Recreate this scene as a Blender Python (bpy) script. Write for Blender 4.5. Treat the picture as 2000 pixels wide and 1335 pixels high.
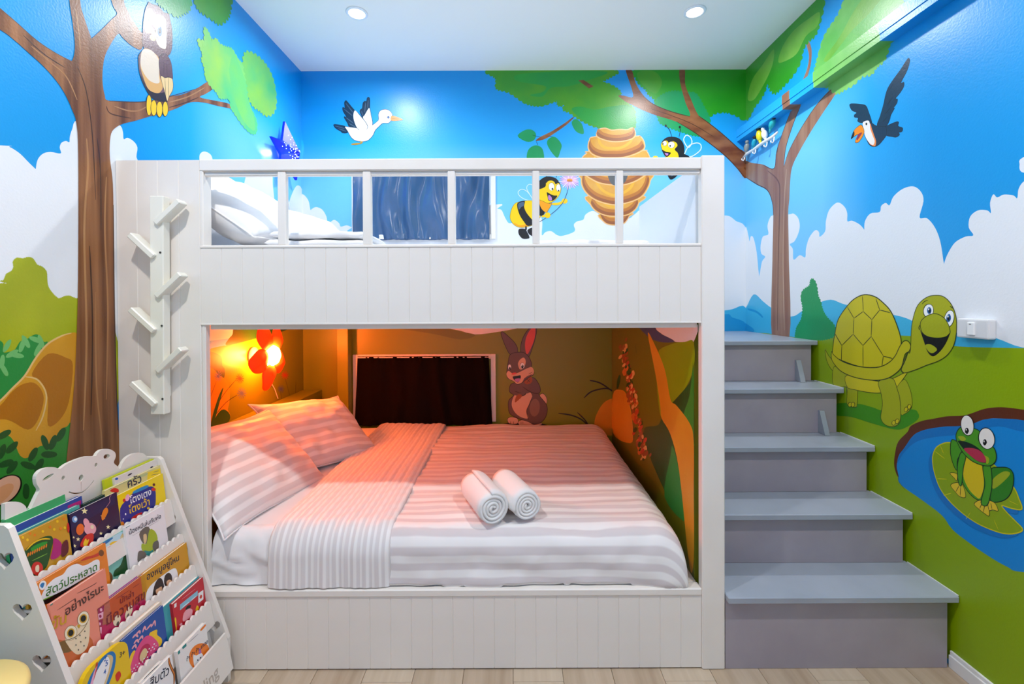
import bpy, bmesh, math, random
from mathutils import Vector, Matrix, noise
from mathutils.geometry import tessellate_polygon
random.seed(7)
S=bpy.context.scene; COL=S.collection
for o in list(bpy.data.objects): bpy.data.objects.remove(o)
PI=math.pi
# ---------- camera, world, exposure
CH=1.446
cam=bpy.data.cameras.new('camera'); cam.sensor_width=36; cam.sensor_fit='HORIZONTAL'; cam.lens=889/2000*36
cam.shift_x=-.4922/2000; cam.shift_y=-74.7674/2000; cam.clip_start=.05
co=bpy.data.objects.new('camera',cam); COL.objects.link(co)
yaw,pitch,roll=-.0005,.0078,-.0044
def _rot():
    cy,sy,cp,sp,cr,sr=math.cos(yaw),math.sin(yaw),math.cos(pitch),math.sin(pitch),math.cos(roll),math.sin(roll)
    w2c=Matrix(((cr,0,sr),(0,1,0),(-sr,0,cr)))@Matrix(((1,0,0),(0,cp,-sp),(0,sp,cp)))@Matrix(((cy,sy,0),(-sy,cy,0),(0,0,1)))
    m=w2c.transposed(); r,f,u=m.col[0],m.col[1],m.col[2]
    return Matrix(((r.x,u.x,-f.x),(r.y,u.y,-f.y),(r.z,u.z,-f.z)))
co.matrix_world=Matrix.Translation((0,0,CH))@_rot().to_4x4(); S.camera=co
S.view_settings.view_transform='Standard'; S.view_settings.look='None'; S.view_settings.gamma=1; S.view_settings.use_curve_mapping=False
S.view_settings.exposure=.28
wd=bpy.data.worlds.new('world'); S.world=wd; wd.use_nodes=True
wd.node_tree.nodes['Background'].inputs[0].default_value=(.75,.87,1,1); wd.node_tree.nodes['Background'].inputs[1].default_value=.8
S.cycles.max_bounces=10; S.cycles.diffuse_bounces=6; S.cycles.transmission_bounces=6; S.cycles.sample_clamp_indirect=4; S.cycles.use_denoising=True
# ---------- room numbers (metres)
XL,XR,YB,YF,ZC=-1.538,1.72,3.347,-.45,3.127
FY=1.772   # front face of the bunk bed
# ---------- small helpers
def hexc(h):
    h=h.lstrip('#'); c=[int(h[i:i+2],16)/255 for i in (0,2,4)]
    return tuple([x/12.92 if x<=.04045 else ((x+.055)/1.055)**2.4 for x in c]+[1])
MATS={}
def nd(nt,t,**k):
    n=nt.nodes.new(t)
    for a,b in k.items(): setattr(n,a,b)
    return n
def mat(name,col,rough=.5,col2=None,scale=(6,6,6),spec=.5,bump=0,bscale=300,bdist=.001,contrast=(.35,.65),emit=0,metal=0,transl=0,coat=0,sheen=0):
    if name in MATS: return MATS[name]
    m=bpy.data.materials.new(name); m.use_nodes=True; nt=m.node_tree; b=nt.nodes['Principled BSDF']; L=nt.links.new
    b.inputs['Base Color'].default_value=hexc(col); b.inputs['Roughness'].default_value=rough; b.inputs['Specular IOR Level'].default_value=spec; b.inputs['Metallic'].default_value=metal
    b.inputs['Coat Weight'].default_value=coat
    if sheen: b.inputs['Sheen Weight'].default_value=sheen
    m.diffuse_color=hexc(col)
    tc=nd(nt,'ShaderNodeTexCoord')
    if col2:
        mp=nd(nt,'ShaderNodeMapping'); mp.inputs['Scale'].default_value=scale; L(tc.outputs['Object'],mp.inputs[0])
        nz=nd(nt,'ShaderNodeTexNoise'); nz.inputs['Scale'].default_value=1; nz.inputs['Detail'].default_value=3; L(mp.outputs[0],nz.inputs['Vector'])
        r=nd(nt,'ShaderNodeValToRGB'); e=r.color_ramp.elements; e[0].position,e[1].position=contrast; e[0].color=hexc(col); e[1].color=hexc(col2)
        L(nz.outputs[0],r.inputs[0]); L(r.outputs[0],b.inputs['Base Color'])
    if bump:
        nz=nd(nt,'ShaderNodeTexNoise'); nz.inputs['Scale'].default_value=bscale; nz.inputs['Detail'].default_value=1; L(tc.outputs['Object'],nz.inputs['Vector'])
        bp=nd(nt,'ShaderNodeBump'); bp.inputs['Strength'].default_value=bump; bp.inputs['Distance'].default_value=bdist; L(nz.outputs[0],bp.inputs['Height']); L(bp.outputs[0],b.inputs['Normal'])
    if emit:
        b.inputs['Emission Color'].default_value=hexc(col); b.inputs['Emission Strength'].default_value=emit
    if transl:
        tr=nd(nt,'ShaderNodeBsdfTranslucent'); tr.inputs[0].default_value=hexc(col); mx=nd(nt,'ShaderNodeMixShader'); mx.inputs[0].default_value=transl
        L(b.outputs[0],mx.inputs[1]); L(tr.outputs[0],mx.inputs[2]); L(mx.outputs[0],nt.nodes['Material Output'].inputs['Surface'])
    MATS[name]=m; return m
WL={}
def wloc(o): return WL.get(o.name,Vector((0,0,0))) if o else Vector((0,0,0))
def empty(name,loc,label=None,cat=None,group=None,kind=None):
    o=bpy.data.objects.new(name,None); o.empty_display_size=.05; COL.objects.link(o); o.location=loc; WL[o.name]=Vector(loc)
    return tag(o,label,cat,group,kind)
def tag(o,label=None,cat=None,group=None,kind=None):
    for k,v in (('label',label),('category',cat),('group',group),('kind',kind)):
        if v: o[k]=v
    return o
def link(name,me,parent=None,loc=None):
    o=bpy.data.objects.new(name,me); COL.objects.link(o)
    if loc is not None: o.location=loc; WL[o.name]=Vector(loc)+wloc(parent)
    elif parent: WL[o.name]=wloc(parent)
    if parent: o.parent=parent
    return o
def obj(name,bm,ms,parent=None,smooth=False,origin=None):
    """bm holds world coordinates; it becomes ONE mesh object, local to its parent"""
    w=wloc(parent); og=Vector(origin) if origin is not None else w
    if og.length: bmesh.ops.translate(bm,verts=bm.verts,vec=-og)
    me=bpy.data.meshes.new(name); bm.normal_update(); bm.to_mesh(me); bm.free()
    for m in (ms if isinstance(ms,(list,tuple)) else [ms]): me.materials.append(m)
    if smooth:
        for p in me.polygons: p.use_smooth=True
    return link(name,me,parent,(og-w) if origin is not None else None)
def box(bm,x0,x1,y0,y1,z0,z1,mi=0,bev=0,seg=1):
    v=[bm.verts.new(c) for c in ((x0,y0,z0),(x1,y0,z0),(x1,y1,z0),(x0,y1,z0),(x0,y0,z1),(x1,y0,z1),(x1,y1,z1),(x0,y1,z1))]
    fs=[bm.faces.new([v[i] for i in q]) for q in ((0,3,2,1),(4,5,6,7),(0,1,5,4),(1,2,6,5),(2,3,7,6),(3,0,4,7))]
    for f in fs: f.material_index=mi
    if bev:
        es={e for f in fs for e in f.edges}
        r=bmesh.ops.bevel(bm,geom=list(es),offset=bev,segments=seg,affect='EDGES',profile=.6)
        for f in r['faces']: f.material_index=mi
    return v
def B(x0,x1,y0,y1,z0,z1,bev=0,seg=1):
    bm=bmesh.new(); box(bm,x0,x1,y0,y1,z0,z1,0,bev,seg); return bm
def xform(bm,verts,m): bmesh.ops.transform(bm,matrix=m,verts=verts)
def tube(bm,pts,r,n=8,mi=0,cap=True):
    pts=[Vector(p) for p in pts]; rr=r if isinstance(r,(list,tuple)) else [r]*len(pts); rings=[]; ref=None
    for i,p in enumerate(pts):
        t=(pts[min(i+1,len(pts)-1)]-pts[max(i-1,0)]).normalized()
        if ref is None: ref=Vector((0,0,1)) if abs(t.z)<.9 else Vector((1,0,0))
        a=t.cross(ref).normalized(); b=a.cross(t).normalized(); ref=b
        rings.append([bm.verts.new(p+(a*math.cos(2*PI*k/n)+b*math.sin(2*PI*k/n))*rr[i]) for k in range(n)])
    for a,b in zip(rings,rings[1:]):
        for k in range(n): bm.faces.new((a[k],a[(k+1)%n],b[(k+1)%n],b[k])).material_index=mi
    if cap: bm.faces.new(rings[0][::-1]).material_index=mi; bm.faces.new(rings[-1]).material_index=mi
def lathe(bm,prof,org,ax=Vector((0,0,1)),n=24,mi=0,half=False):
    ax=Vector(ax).normalized(); a=ax.orthogonal().normalized(); b=ax.cross(a); rings=[]
    for r,h in prof:
        rings.append([bm.verts.new(Vector(org)+ax*h+(a*math.cos(2*PI*k/n)+b*math.sin(2*PI*k/n))*max(r,1e-4)) for k in range(n)])
    for p,q in zip(rings,rings[1:]):
        for k in range(n): bm.faces.new((p[k],p[(k+1)%n],q[(k+1)%n],q[k])).material_index=mi
    bm.faces.new(rings[0][::-1]).material_index=mi; bm.faces.new(rings[-1]).material_index=mi
def ball(bm,c,r,u=12,v=8,mi=0):
    rx,ry,rz=r if isinstance(r,(list,tuple)) else (r,r,r)
    g=bmesh.ops.create_uvsphere(bm,u_segments=u,v_segments=v,radius=1,matrix=Matrix.Translation(c)@Matrix.Diagonal((rx,ry,rz,1)))
    for w in g['verts']:
        for f in w.link_faces: f.material_index=mi
    return g['verts']
def cr(pts,n=4,closed=True):
    N=len(pts); out=[]
    rng=range(N) if closed else range(N-1)
    for i in rng:
        g=lambda k: pts[k%N] if closed else pts[min(max(k,0),N-1)]
        p0,p1,p2,p3=g(i-1),g(i),g(i+1),g(i+2)
        if abs(p1[0]-p2[0])+abs(p1[1]-p2[1])<1e-6: continue
        for j in range(n):
            t=j/n; t2=t*t; t3=t2*t
            out.append(tuple(.5*(2*p1[k]+(-p0[k]+p2[k])*t+(2*p0[k]-5*p1[k]+4*p2[k]-p3[k])*t2+(-p0[k]+3*p1[k]-3*p2[k]+p3[k])*t3) for k in (0,1)))
    if not closed: out.append(tuple(pts[-1][:2]))
    return out
def plate(bm,outer,holes,th,to3,mi=0,mi_edge=None):
    """flat board cut to an outline with holes; to3(u,v,w) places it, w in 0..th"""
    loops=[outer]+list(holes); tri=tessellate_polygon([[Vector((p[0],p[1],0)) for p in l] for l in loops]); flat=[p for l in loops for p in l]
    a=[bm.verts.new(to3(p[0],p[1],th)) for p in flat]; b=[bm.verts.new(to3(p[0],p[1],0)) for p in flat]
    for t in tri:
        try: bm.faces.new([a[i] for i in t]).material_index=mi; bm.faces.new([b[i] for i in reversed(t)]).material_index=mi
        except ValueError: pass
    k=0
    for l in loops:
        n=len(l)
        for i in range(n):
            try: bm.faces.new((a[k+i],a[k+(i+1)%n],b[k+(i+1)%n],b[k+i])).material_index=mi if mi_edge is None else mi_edge
            except ValueError: pass
        k+=n
    bmesh.ops.recalc_face_normals(bm,faces=bm.faces)
# flat painting: layers of filled outlines and brush strokes on a plane
class Paint:
    def __init__(s,to3,base,step=.00006): s.bm=bmesh.new(); s.to3=to3; s.w=base; s.step=step; s.ms=[]
    def mi(s,m):
        if m not in s.ms: s.ms.append(m)
        return s.ms.index(m)
    def fill(s,pts,m):
        s.w+=s.step; tri=tessellate_polygon([[Vector((p[0],p[1],0)) for p in pts]]); vs=[s.bm.verts.new(s.to3(p[0],p[1],s.w)) for p in pts]; i=s.mi(m)
        for t in tri:
            try: s.bm.faces.new([vs[k] for k in t]).material_index=i
            except ValueError: pass
    def stroke(s,pts,w,m,closed=False):
        s.w+=s.step; n=len(pts); i=s.mi(m); L=[]
        for k in range(n):
            a=pts[(k-1)%n] if closed else pts[max(k-1,0)]; b=pts[(k+1)%n] if closed else pts[min(k+1,n-1)]
            dx,dy=b[0]-a[0],b[1]-a[1]; l=math.hypot(dx,dy) or 1; h=w/2*(1 if closed else min(1,.45+1.6*min(k,n-1-k)/n*2))
            L.append((s.bm.verts.new(s.to3(pts[k][0]-dy/l*h,pts[k][1]+dx/l*h,s.w)),s.bm.verts.new(s.to3(pts[k][0]+dy/l*h,pts[k][1]-dx/l*h,s.w))))
        for k in range(n if closed else n-1):
            p,q=L[k],L[(k+1)%n]
            try: s.bm.faces.new((p[0],p[1],q[1],q[0])).material_index=i
            except ValueError: pass
    def done(s,name,parent): return obj(name,s.bm,s.ms,parent)
def scallop(pts,amp):
    out=[]; N=len(pts); k=0
    for i in range(N):
        p,q=pts[i],pts[(i+1)%N]; l=math.hypot(q[0]-p[0],q[1]-p[1]); n=max(1,round(l/(amp*2.6)))
        for j in range(n):
            for f,h in ((0,0),(.3,.8),(.65,.9)):
                t=(j+f)/n; out.append((p[0]+(q[0]-p[0])*t-(q[1]-p[1])/max(l,1e-6)*amp*h*s_,p[1]+(q[1]-p[1])*t+(q[0]-p[0])/max(l,1e-6)*amp*h*s_))
    return out
s_=1
def area(p): return sum(p[i][0]*p[(i+1)%len(p)][1]-p[(i+1)%len(p)][0]*p[i][1] for i in range(len(p)))/2
def scal(pts,amp):
    global s_
    s_=-1 if area(pts)>0 else 1; return scallop(pts,amp)

# ---------- paint colours of the mural
PC=dict(cloud='E4E8EE',hill='3FB4E0',hill_dk='1C96D2',grass='88A600',grass_shaded='7E8610',grass_shaded_dk='6C7009',bush_gr='0C9452',leaf_dk='1F8B3A',leaf_lt='6DB86A',leaf_md='2F8A2E',leaf_vd='17521F',  # lower-bunk grass greens are darkened, bunk shade put into the colour
 ochre_dk='AE6C06',rock_edge='E2BC78',black='0A0A0C',black2='14161C',ear_pink='F2B596',ear_in='EBA374',owl_dk='2A1C26',owl_tan='DDA860',owl_cream='E4D2BC',owl_wing='5E3F4C',owl_feather='EBCB8E',owl_face='F0E0C4',owl_beak='E8C898',
 white='F4F6F8',eye_bl='1E62A4',yellow='F6C800',stem='1C2418',fl_blue='50608C',fl_red='C03A22',hive_ed='EBBB82',hive_dk='9A5A32',hive_md='BC7430',hive_lt='E8AE34',hole='565A5C',wing='D4EEFF',bee_y='F6CA00',bee_o='F59E08',bee_ol='3A2A10',grayblue='4A6078',flstem='26365A',tongue='B878BE',petal='E2B4E6',petal2='F2D6F4',fl_or='F0A040',fl_or2='D0742C',
 navy='0E3450',navy_dk='0A1C30',st_beak='E08C36',st_leg='B08A2C',rab='6A5248',rab_dk='1E1210',rab_ear='D6544A',rab_tan='DCB090',rab_lt='8A6A58',nut='9A5220',t_or='F08A4A',t_white='EEE8E2',orange='F58C08',t_mouth='8C2A4A',
 shadow_gr='3C8C10',tu_gr='A4AA10',tu_ol='27360C',tu_bl='CCC00E',tu_sh='C8BC06',tu_rim='BFB80C',tu_hd='A9AC0C',mud='5C2A16',water='0A86D4',water_dk='0B72BE',lily='88A208',lily_ed='C8C010',
 fr_dk='2E7D1A',fr_ol='0C2A14',fr_lt='9AA81C',fr_gr='47931A',belly='D4BA10',fr_y='DABC28',fr_mouth='10261A',fr_tongue='B02C48',hill_pu='3C4C82')
PG=dict(ochre=('CC8C12','D69C24',(3,3,3)),bush_lime=('9CA80A','ACB414',(4,4,4)),bark=('633617','A06A40',(22,22,1.0)),bark_dk=('3E2212','4A2A1A',(9,9,2)),bark_lt=('A87446','B58658',(9,9,2)),bark2=('743C20','9C643C',(5,14,14)),bark3=('8A5C48','A07A62',(18,18,1.2)),bark3d=('6A4236','7A5040',(9,9,2)),bark3l=('AC8870','B89880',(9,9,2)),
 leafA=('2F9A52','3FA060',(4,4,4)),leafB=('4E9A1E','2A8F3A',(3,3,3)),leafC=('9CCB4A','4FBE78',(3.5,3.5,3.5)),leafC2=('5CBF78','74C45E',(4,4,4)),leafD=('86C042','52B46A',(4,4,4)),leafE=('57A31C','3C9A2A',(4,4,4)),leafF=('1E9A44','2AA038',(4,4,4)),leafG=('1C981A','2C9E1C',(4,4,4)),leafT=('0E9452','1A9A5A',(4,4,4)),leafH=('2E9420','3E9A2A',(4,4,4)),leafI=('66A832','7DB648',(5,5,5)),leafJ=('5CB04A','8CCB6C',(3,3,3)),
 owl_br=('7A5A60','6A4A50',(6,6,6)),hive=('D8942C','DFA548',(6,6,6)),)
def paint(k):
    if k in PG: a,b,sc=PG[k]; return mat('paint_'+k,a,.35,b,sc,bump=.35,bscale=130)
    return mat('paint_'+k,PC[k],.35,bump=.35,bscale=130)
MAP={'L':lambda u,v,w:(XL+w,u,v),'R':lambda u,v,w:(XR-w,u,v),'B':lambda u,v,w:(u,YB-w,v),'P':lambda u,v,w:(.733-w,u,v)}
MURAL=[
('L','painted_cloud_bank',0.4,'white painted cloud bank low on the blue left wall',[('f','cloud','.625,1.716 1.01,1.81 1.374,1.918 1.399,1.922 1.429,1.911 1.456,1.89 1.476,1.876 1.476,1.876 1.482,1.908 1.499,1.933 1.524,1.947 1.558,1.953 1.555,1.972 1.561,1.99 1.577,2.002 1.589,2.002 1.591,2.021 1.6,2.051 1.623,2.093 1.74,2.127 1.764,2.136 1.798,2.138 1.809,2.117 1.812,2.091 1.83,2.103 1.859,2.099 1.878,2.08 1.878,2.029 1.962,2.029 2.146,2.069 2.241,2.126 2.253,2.171 2.287,2.197 2.333,2.197 2.351,2.171 2.368,2.092 2.411,2.08 2.58,2.037 2.641,2.166 2.705,2.247 2.839,2.296 2.929,2.264 2.938,2.197 2.955,2.112 2.963,2.004 3.083,2.006 3.17,2.16 3.263,2.269 3.346,2.267 3.393,2.153 3.391,1.284 2.484,1.245 .621,1.317')]),
('L','painted_grass_hill',0.55,'olive green painted meadow on left wall inside lower bunk',[('f','grass_shaded','2.032,1.169 2.314,1.205 2.445,1.21 2.631,1.217 3.03,1.241 3.156,1.264 3.374,1.282 3.389,.016 2.021,.35')]),
('L','painted_bush',0.7,'yellow-green painted bush beside the brown trunk on left wall',[('k','bush_lime','.721,1.482 1.329,1.497 1.369,1.51 1.379,1.513 1.386,1.532 1.401,1.542 1.407,1.557 1.405,1.571 1.416,1.584 1.434,1.583 1.448,1.589 1.464,1.586 1.476,1.567 1.49,1.563 1.505,1.549 1.507,1.529 1.509,1.503 1.519,1.483 1.544,1.458 1.565,1.466 1.587,1.467 1.609,1.458 1.731,1.441 1.738,.935 .717,1.069',.002)]),
('L','painted_leafy_shrub',0.9,'dark green painted shrub above the ochre rock on left wall',[('f','leaf_dk','1.012,1.351 1.316,1.338 1.372,1.327 1.374,1.297 1.391,1.295 1.407,1.3 1.422,1.323 1.44,1.328 1.458,1.339 1.476,1.341 1.495,1.316 1.504,1.305 1.438,1.183 1.364,1.077 1.008,.997'),
('f','leaf_lt','1.491,1.315 1.485,1.312 1.473,1.315 1.461,1.321 1.452,1.328 1.449,1.335 1.455,1.337 1.466,1.335 1.479,1.329 1.488,1.322'),
('f','leaf_lt','1.493,1.294 1.487,1.297 1.48,1.308 1.476,1.322 1.475,1.334 1.478,1.34 1.484,1.337 1.49,1.326 1.495,1.312 1.496,1.3'),
('f','leaf_lt','1.42,1.29 1.418,1.295 1.419,1.307 1.423,1.319 1.429,1.328 1.435,1.33 1.438,1.324 1.437,1.313 1.432,1.3 1.426,1.291'),
('f','leaf_lt','1.45,1.301 1.444,1.302 1.436,1.312 1.43,1.324 1.427,1.336 1.429,1.342 1.435,1.34 1.443,1.331 1.449,1.318 1.452,1.307'),
('f','leaf_lt','1.433,1.275 1.429,1.272 1.418,1.272 1.405,1.276 1.396,1.282 1.393,1.288 1.398,1.291 1.408,1.291 1.42,1.287 1.43,1.281'),
('f','leaf_lt','1.417,1.297 1.415,1.291 1.408,1.284 1.397,1.278 1.387,1.277 1.382,1.279 1.383,1.285 1.39,1.292 1.401,1.298 1.411,1.3'),
('f','leaf_lt','1.466,1.272 1.463,1.279 1.466,1.29 1.472,1.302 1.479,1.311 1.485,1.312 1.488,1.306 1.485,1.294 1.479,1.282 1.472,1.273'),
('f','leaf_lt','1.368,1.247 1.364,1.252 1.364,1.263 1.366,1.276 1.37,1.286 1.375,1.288 1.378,1.283 1.379,1.272 1.377,1.259 1.372,1.249'),
('f','leaf_lt','1.386,1.222 1.38,1.224 1.374,1.233 1.368,1.246 1.365,1.257 1.367,1.263 1.372,1.261 1.379,1.252 1.385,1.239 1.388,1.228'),
('f','leaf_lt','1.375,1.296 1.374,1.302 1.377,1.313 1.383,1.324 1.39,1.331 1.396,1.332 1.397,1.326 1.394,1.315 1.388,1.304 1.381,1.297')]),
('L','painted_rock',1.0,'ochre painted rock with pale edges beside the trunk',[('f','ochre','1.009,1.019 1.265,1.076 1.365,1.151 1.398,1.181 1.435,1.215 1.469,1.267 1.507,1.308 1.554,1.331 1.586,1.339 1.608,1.334 1.607,1.292 1.586,1.015 1.573,.846 1.361,.838 1.008,.953'),
('f','ochre_dk','1.456,1.218 1.507,1.275 1.567,1.255 1.592,1.224 1.576,1.101 1.544,1.047 1.504,1.038 1.505,1.13 1.48,1.188'),
('f','ochre_dk','1.364,1.136 1.398,1.172 1.432,1.19 1.468,1.183 1.492,1.133 1.473,1.066 1.442,1.042 1.396,1.08 1.364,1.095 1.303,1.093'),
('s','rock_edge','1.265,1.073 1.365,1.151 1.398,1.181 1.435,1.215 1.469,1.267 1.507,1.308 1.554,1.331 1.588,1.338',.006),
('s','rock_edge','1.437,1.211 1.474,1.194 1.5,1.141 1.489,1.075 1.466,1.032',.005)]),
('L','painted_undergrowth',1.5,'dark leafy painted undergrowth at the foot of the rock',[('f','leaf_md','1.01,1.13 1.312,1.068 1.363,1.041 1.385,1.04 1.401,1.017 1.418,.968 1.441,.954 1.472,.976 1.487,.977 1.51,.977 1.544,1.007 1.568,1.017 1.586,1.002 1.582,.713 1.563,.054 .999,.159'),
('f','leaf_vd','1.393,1.053 1.392,1.046 1.384,1.039 1.373,1.035 1.362,1.035 1.356,1.04 1.356,1.047 1.364,1.054 1.376,1.058 1.387,1.058'),
('f','leaf_vd','1.412,1.013 1.412,1.005 1.407,.995 1.397,.988 1.387,.985 1.38,.988 1.379,.996 1.384,1.006 1.394,1.013 1.405,1.016'),
('f','leaf_vd','1.469,.976 1.471,.968 1.468,.956 1.461,.945 1.451,.939 1.444,.94 1.441,.949 1.444,.961 1.452,.972 1.461,.978'),
('f','leaf_vd','1.502,.957 1.495,.962 1.487,.976 1.482,.993 1.481,1.006 1.485,1.012 1.493,1.007 1.501,.994 1.506,.977 1.507,.963'),
('f','leaf_vd','1.529,.999 1.534,.991 1.533,.977 1.527,.963 1.518,.955 1.51,.955 1.506,.963 1.507,.977 1.513,.99 1.521,.999'),
('f','leaf_vd','1.561,1.015 1.564,1.006 1.561,.993 1.552,.981 1.542,.975 1.533,.976 1.53,.985 1.533,.998 1.542,1.01 1.552,1.016'),
('f','leaf_vd','1.533,.932 1.527,.927 1.514,.928 1.498,.933 1.485,.942 1.481,.95 1.486,.955 1.498,.955 1.514,.949 1.528,.941'),
('f','leaf_vd','1.463,.912 1.457,.91 1.444,.915 1.431,.925 1.421,.937 1.419,.945 1.425,.947 1.437,.942 1.451,.932 1.461,.92'),
('f','leaf_vd','1.487,.934 1.49,.926 1.487,.914 1.479,.903 1.469,.897 1.462,.899 1.459,.907 1.462,.919 1.469,.93 1.479,.936'),
('f','leaf_vd','1.409,.953 1.411,.945 1.406,.934 1.397,.926 1.387,.923 1.38,.926 1.379,.934 1.384,.944 1.392,.952 1.402,.956'),
('f','leaf_vd','1.376,1.017 1.379,1.01 1.379,.997 1.374,.985 1.367,.977 1.361,.977 1.357,.985 1.358,.997 1.362,1.009 1.369,1.017'),
('f','leaf_vd','1.434,.824 1.428,.831 1.424,.845 1.425,.861 1.428,.872 1.434,.874 1.44,.867 1.444,.853 1.443,.837 1.44,.826'),
('f','leaf_vd','1.399,.958 1.397,.952 1.388,.947 1.375,.947 1.364,.95 1.358,.956 1.36,.963 1.369,.967 1.382,.968 1.393,.965'),
('f','leaf_vd','1.49,.895 1.49,.886 1.483,.878 1.471,.872 1.459,.871 1.452,.876 1.451,.884 1.458,.893 1.47,.899 1.482,.899')]),
('L','painted_animal_ear',2.0,'pink painted animal ear with a black outline at left edge',[('f','black','1.416,.901 1.421,.873 1.406,.848 1.379,.835 1.351,.839 1.331,.857 1.327,.882 1.34,.906 1.365,.92 1.394,.918'),
('f','ear_pink','1.413,.899 1.416,.875 1.403,.852 1.378,.84 1.351,.842 1.334,.858 1.33,.881 1.343,.903 1.367,.916 1.393,.915'),
('f','ear_in','1.396,.886 1.396,.871 1.384,.856 1.365,.846 1.346,.846 1.334,.854 1.333,.868 1.344,.883 1.363,.893 1.383,.894')]),
('L','painted_tree',2.2,'tall brown painted tree trunk on left wall',[('f','bark','1.087,2.346 1.266,2.366 1.378,2.331 1.421,2.317 1.48,2.296 1.534,2.288 1.586,2.288 1.603,2.295 1.612,2.347 1.605,2.424 1.594,2.497 1.591,2.628 1.642,2.665 1.634,2.523 1.648,2.472 1.674,2.416 1.68,2.416 1.719,2.47 1.759,2.529 1.786,2.57 1.769,2.589 1.757,2.639 1.809,2.674 1.822,2.629 1.851,2.598 1.889,2.57 1.912,2.559 1.903,2.496 1.857,2.483 1.813,2.49 1.789,2.493 1.744,2.409 1.725,2.352 1.719,2.28 1.728,2.227 1.745,2.214 1.854,2.257 1.932,2.294 2.045,2.362 2.131,2.411 2.235,2.488 2.326,2.565 2.356,2.544 2.302,2.492 2.257,2.454 2.373,2.488 2.476,2.519 2.533,2.522 2.516,2.507 2.398,2.471 2.29,2.442 2.191,2.401 2.1,2.334 2.017,2.278 1.948,2.237 1.868,2.186 1.809,2.151 1.774,2.122 1.754,2.092 1.747,2.042 1.748,1.99 1.759,1.898 1.76,1.721 1.76,1.484 1.762,1.246 1.77,1.006 1.782,.64 1.782,.094 1.932,-.218 1.504,.255 1.534,.649 1.57,.95 1.595,1.158 1.608,1.373 1.615,1.59 1.62,1.972 1.614,2.078 1.601,2.116 1.574,2.163 1.543,2.195 1.503,2.221 1.456,2.241 1.416,2.257 1.378,2.266 1.265,2.273 1.086,2.255'),
('s','bark_dk','1.76,1.82 1.759,1.484 1.763,1.186 1.769,.946',.005),
('s','bark_dk','1.378,2.329 1.421,2.316 1.48,2.295 1.534,2.287 1.586,2.286',.002),
('s','bark_dk','1.745,2.213 1.854,2.256 1.932,2.293 2.045,2.361 2.235,2.486',.003),
('s','bark_lt','1.72,1.077 1.731,1.425 1.722,1.715 1.731,1.92',.007),
('s','bark_dk','1.657,1.034 1.667,1.37 1.659,1.65',.006),
('s','bark_dk','1.706,1.713 1.706,1.942 1.694,2.053',.005),
('s','bark_lt','1.465,2.266 1.523,2.247 1.58,2.224 1.618,2.161',.005),
('s','bark_dk','1.442,2.287 1.503,2.262 1.575,2.253',.004),
('s','bark_lt','1.632,2.342 1.627,2.41 1.616,2.48',.004),
('s','bark_lt','2.054,2.342 2.171,2.418 2.291,2.517',.005),
('s','bark_lt','1.627,.987 1.643,1.316 1.639,1.703 1.656,1.928 1.652,2.037',.008),
('s','bark_lt','1.683,.685 1.699,.909 1.68,1.142 1.681,1.483',.006),
('s','bark_dk','1.685,1.823 1.676,2.046 1.654,2.205 1.62,2.281',.004),
('s','bark_lt','1.768,2.203 1.831,2.212 1.884,2.234 1.932,2.273',.005),
('s','bark_dk','1.734,2.189 1.754,2.168 1.846,2.187',.004),
('s','bark_dk','2.245,2.448 2.15,2.38 2.053,2.318',.004)]),
('L','painted_foliage',2.8,'painted green leaf clusters at the branch tip on left wall',[('k','leafA','1.985,2.833 1.984,2.753 2.006,2.747 2.041,2.749 2.101,2.756 2.136,2.788 2.166,2.818 2.193,2.86 2.2,2.982',.013),
('k','leafB','2.2,2.982 2.222,2.909 2.252,2.883 2.296,2.889 2.367,2.901 2.41,2.908 2.469,2.968 2.497,3.014 2.511,3.073 2.498,3.14',.015),
('k','leafC','2.244,2.732 2.294,2.749 2.29,2.808 2.307,2.822 2.336,2.804 2.347,2.783 2.39,2.816 2.415,2.801 2.48,2.821 2.521,2.835 2.57,2.81 2.591,2.805 2.621,2.802 2.65,2.764 2.672,2.704 2.664,2.628 2.71,2.576 2.758,2.531 2.753,2.465 2.708,2.439 2.645,2.443 2.586,2.464 2.53,2.493 2.503,2.507 2.49,2.551 2.411,2.517 2.386,2.538 2.338,2.547 2.298,2.574 2.293,2.618 2.27,2.645 2.282,2.674 2.26,2.7',.009),
('f','leafC2','2.535,2.817 2.591,2.778 2.646,2.709 2.676,2.625 2.733,2.531 2.732,2.466 2.646,2.47 2.573,2.519 2.518,2.614 2.492,2.711'),
('k','leafD','2.652,2.885 2.731,2.919 2.815,2.93 2.885,2.919 2.939,2.888 2.976,2.826 2.984,2.73 2.936,2.65 2.844,2.608 2.793,2.615 2.726,2.61 2.679,2.635 2.665,2.7 2.643,2.761 2.624,2.822',.016)]),
('L','painted_owl',3.4,'brown painted owl with yellow feet perched on the branch',[('f','owl_br','1.893,2.472 1.886,2.433 1.892,2.389 1.911,2.354 1.941,2.324 1.972,2.317 2.021,2.33 2.044,2.344 2.062,2.417 2.052,2.541 1.954,2.538'),
('c','owl_dk','1.893,2.472 1.886,2.433 1.892,2.389 1.911,2.354 1.941,2.324 1.972,2.317 2.021,2.33 2.044,2.344 2.062,2.417 2.052,2.541 1.954,2.538',.002),
('f','owl_dk','1.892,2.389 1.911,2.354 1.941,2.324 1.972,2.317 2.021,2.33 2.044,2.344 2.047,2.384 1.994,2.356 1.941,2.344 1.912,2.37'),
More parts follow.
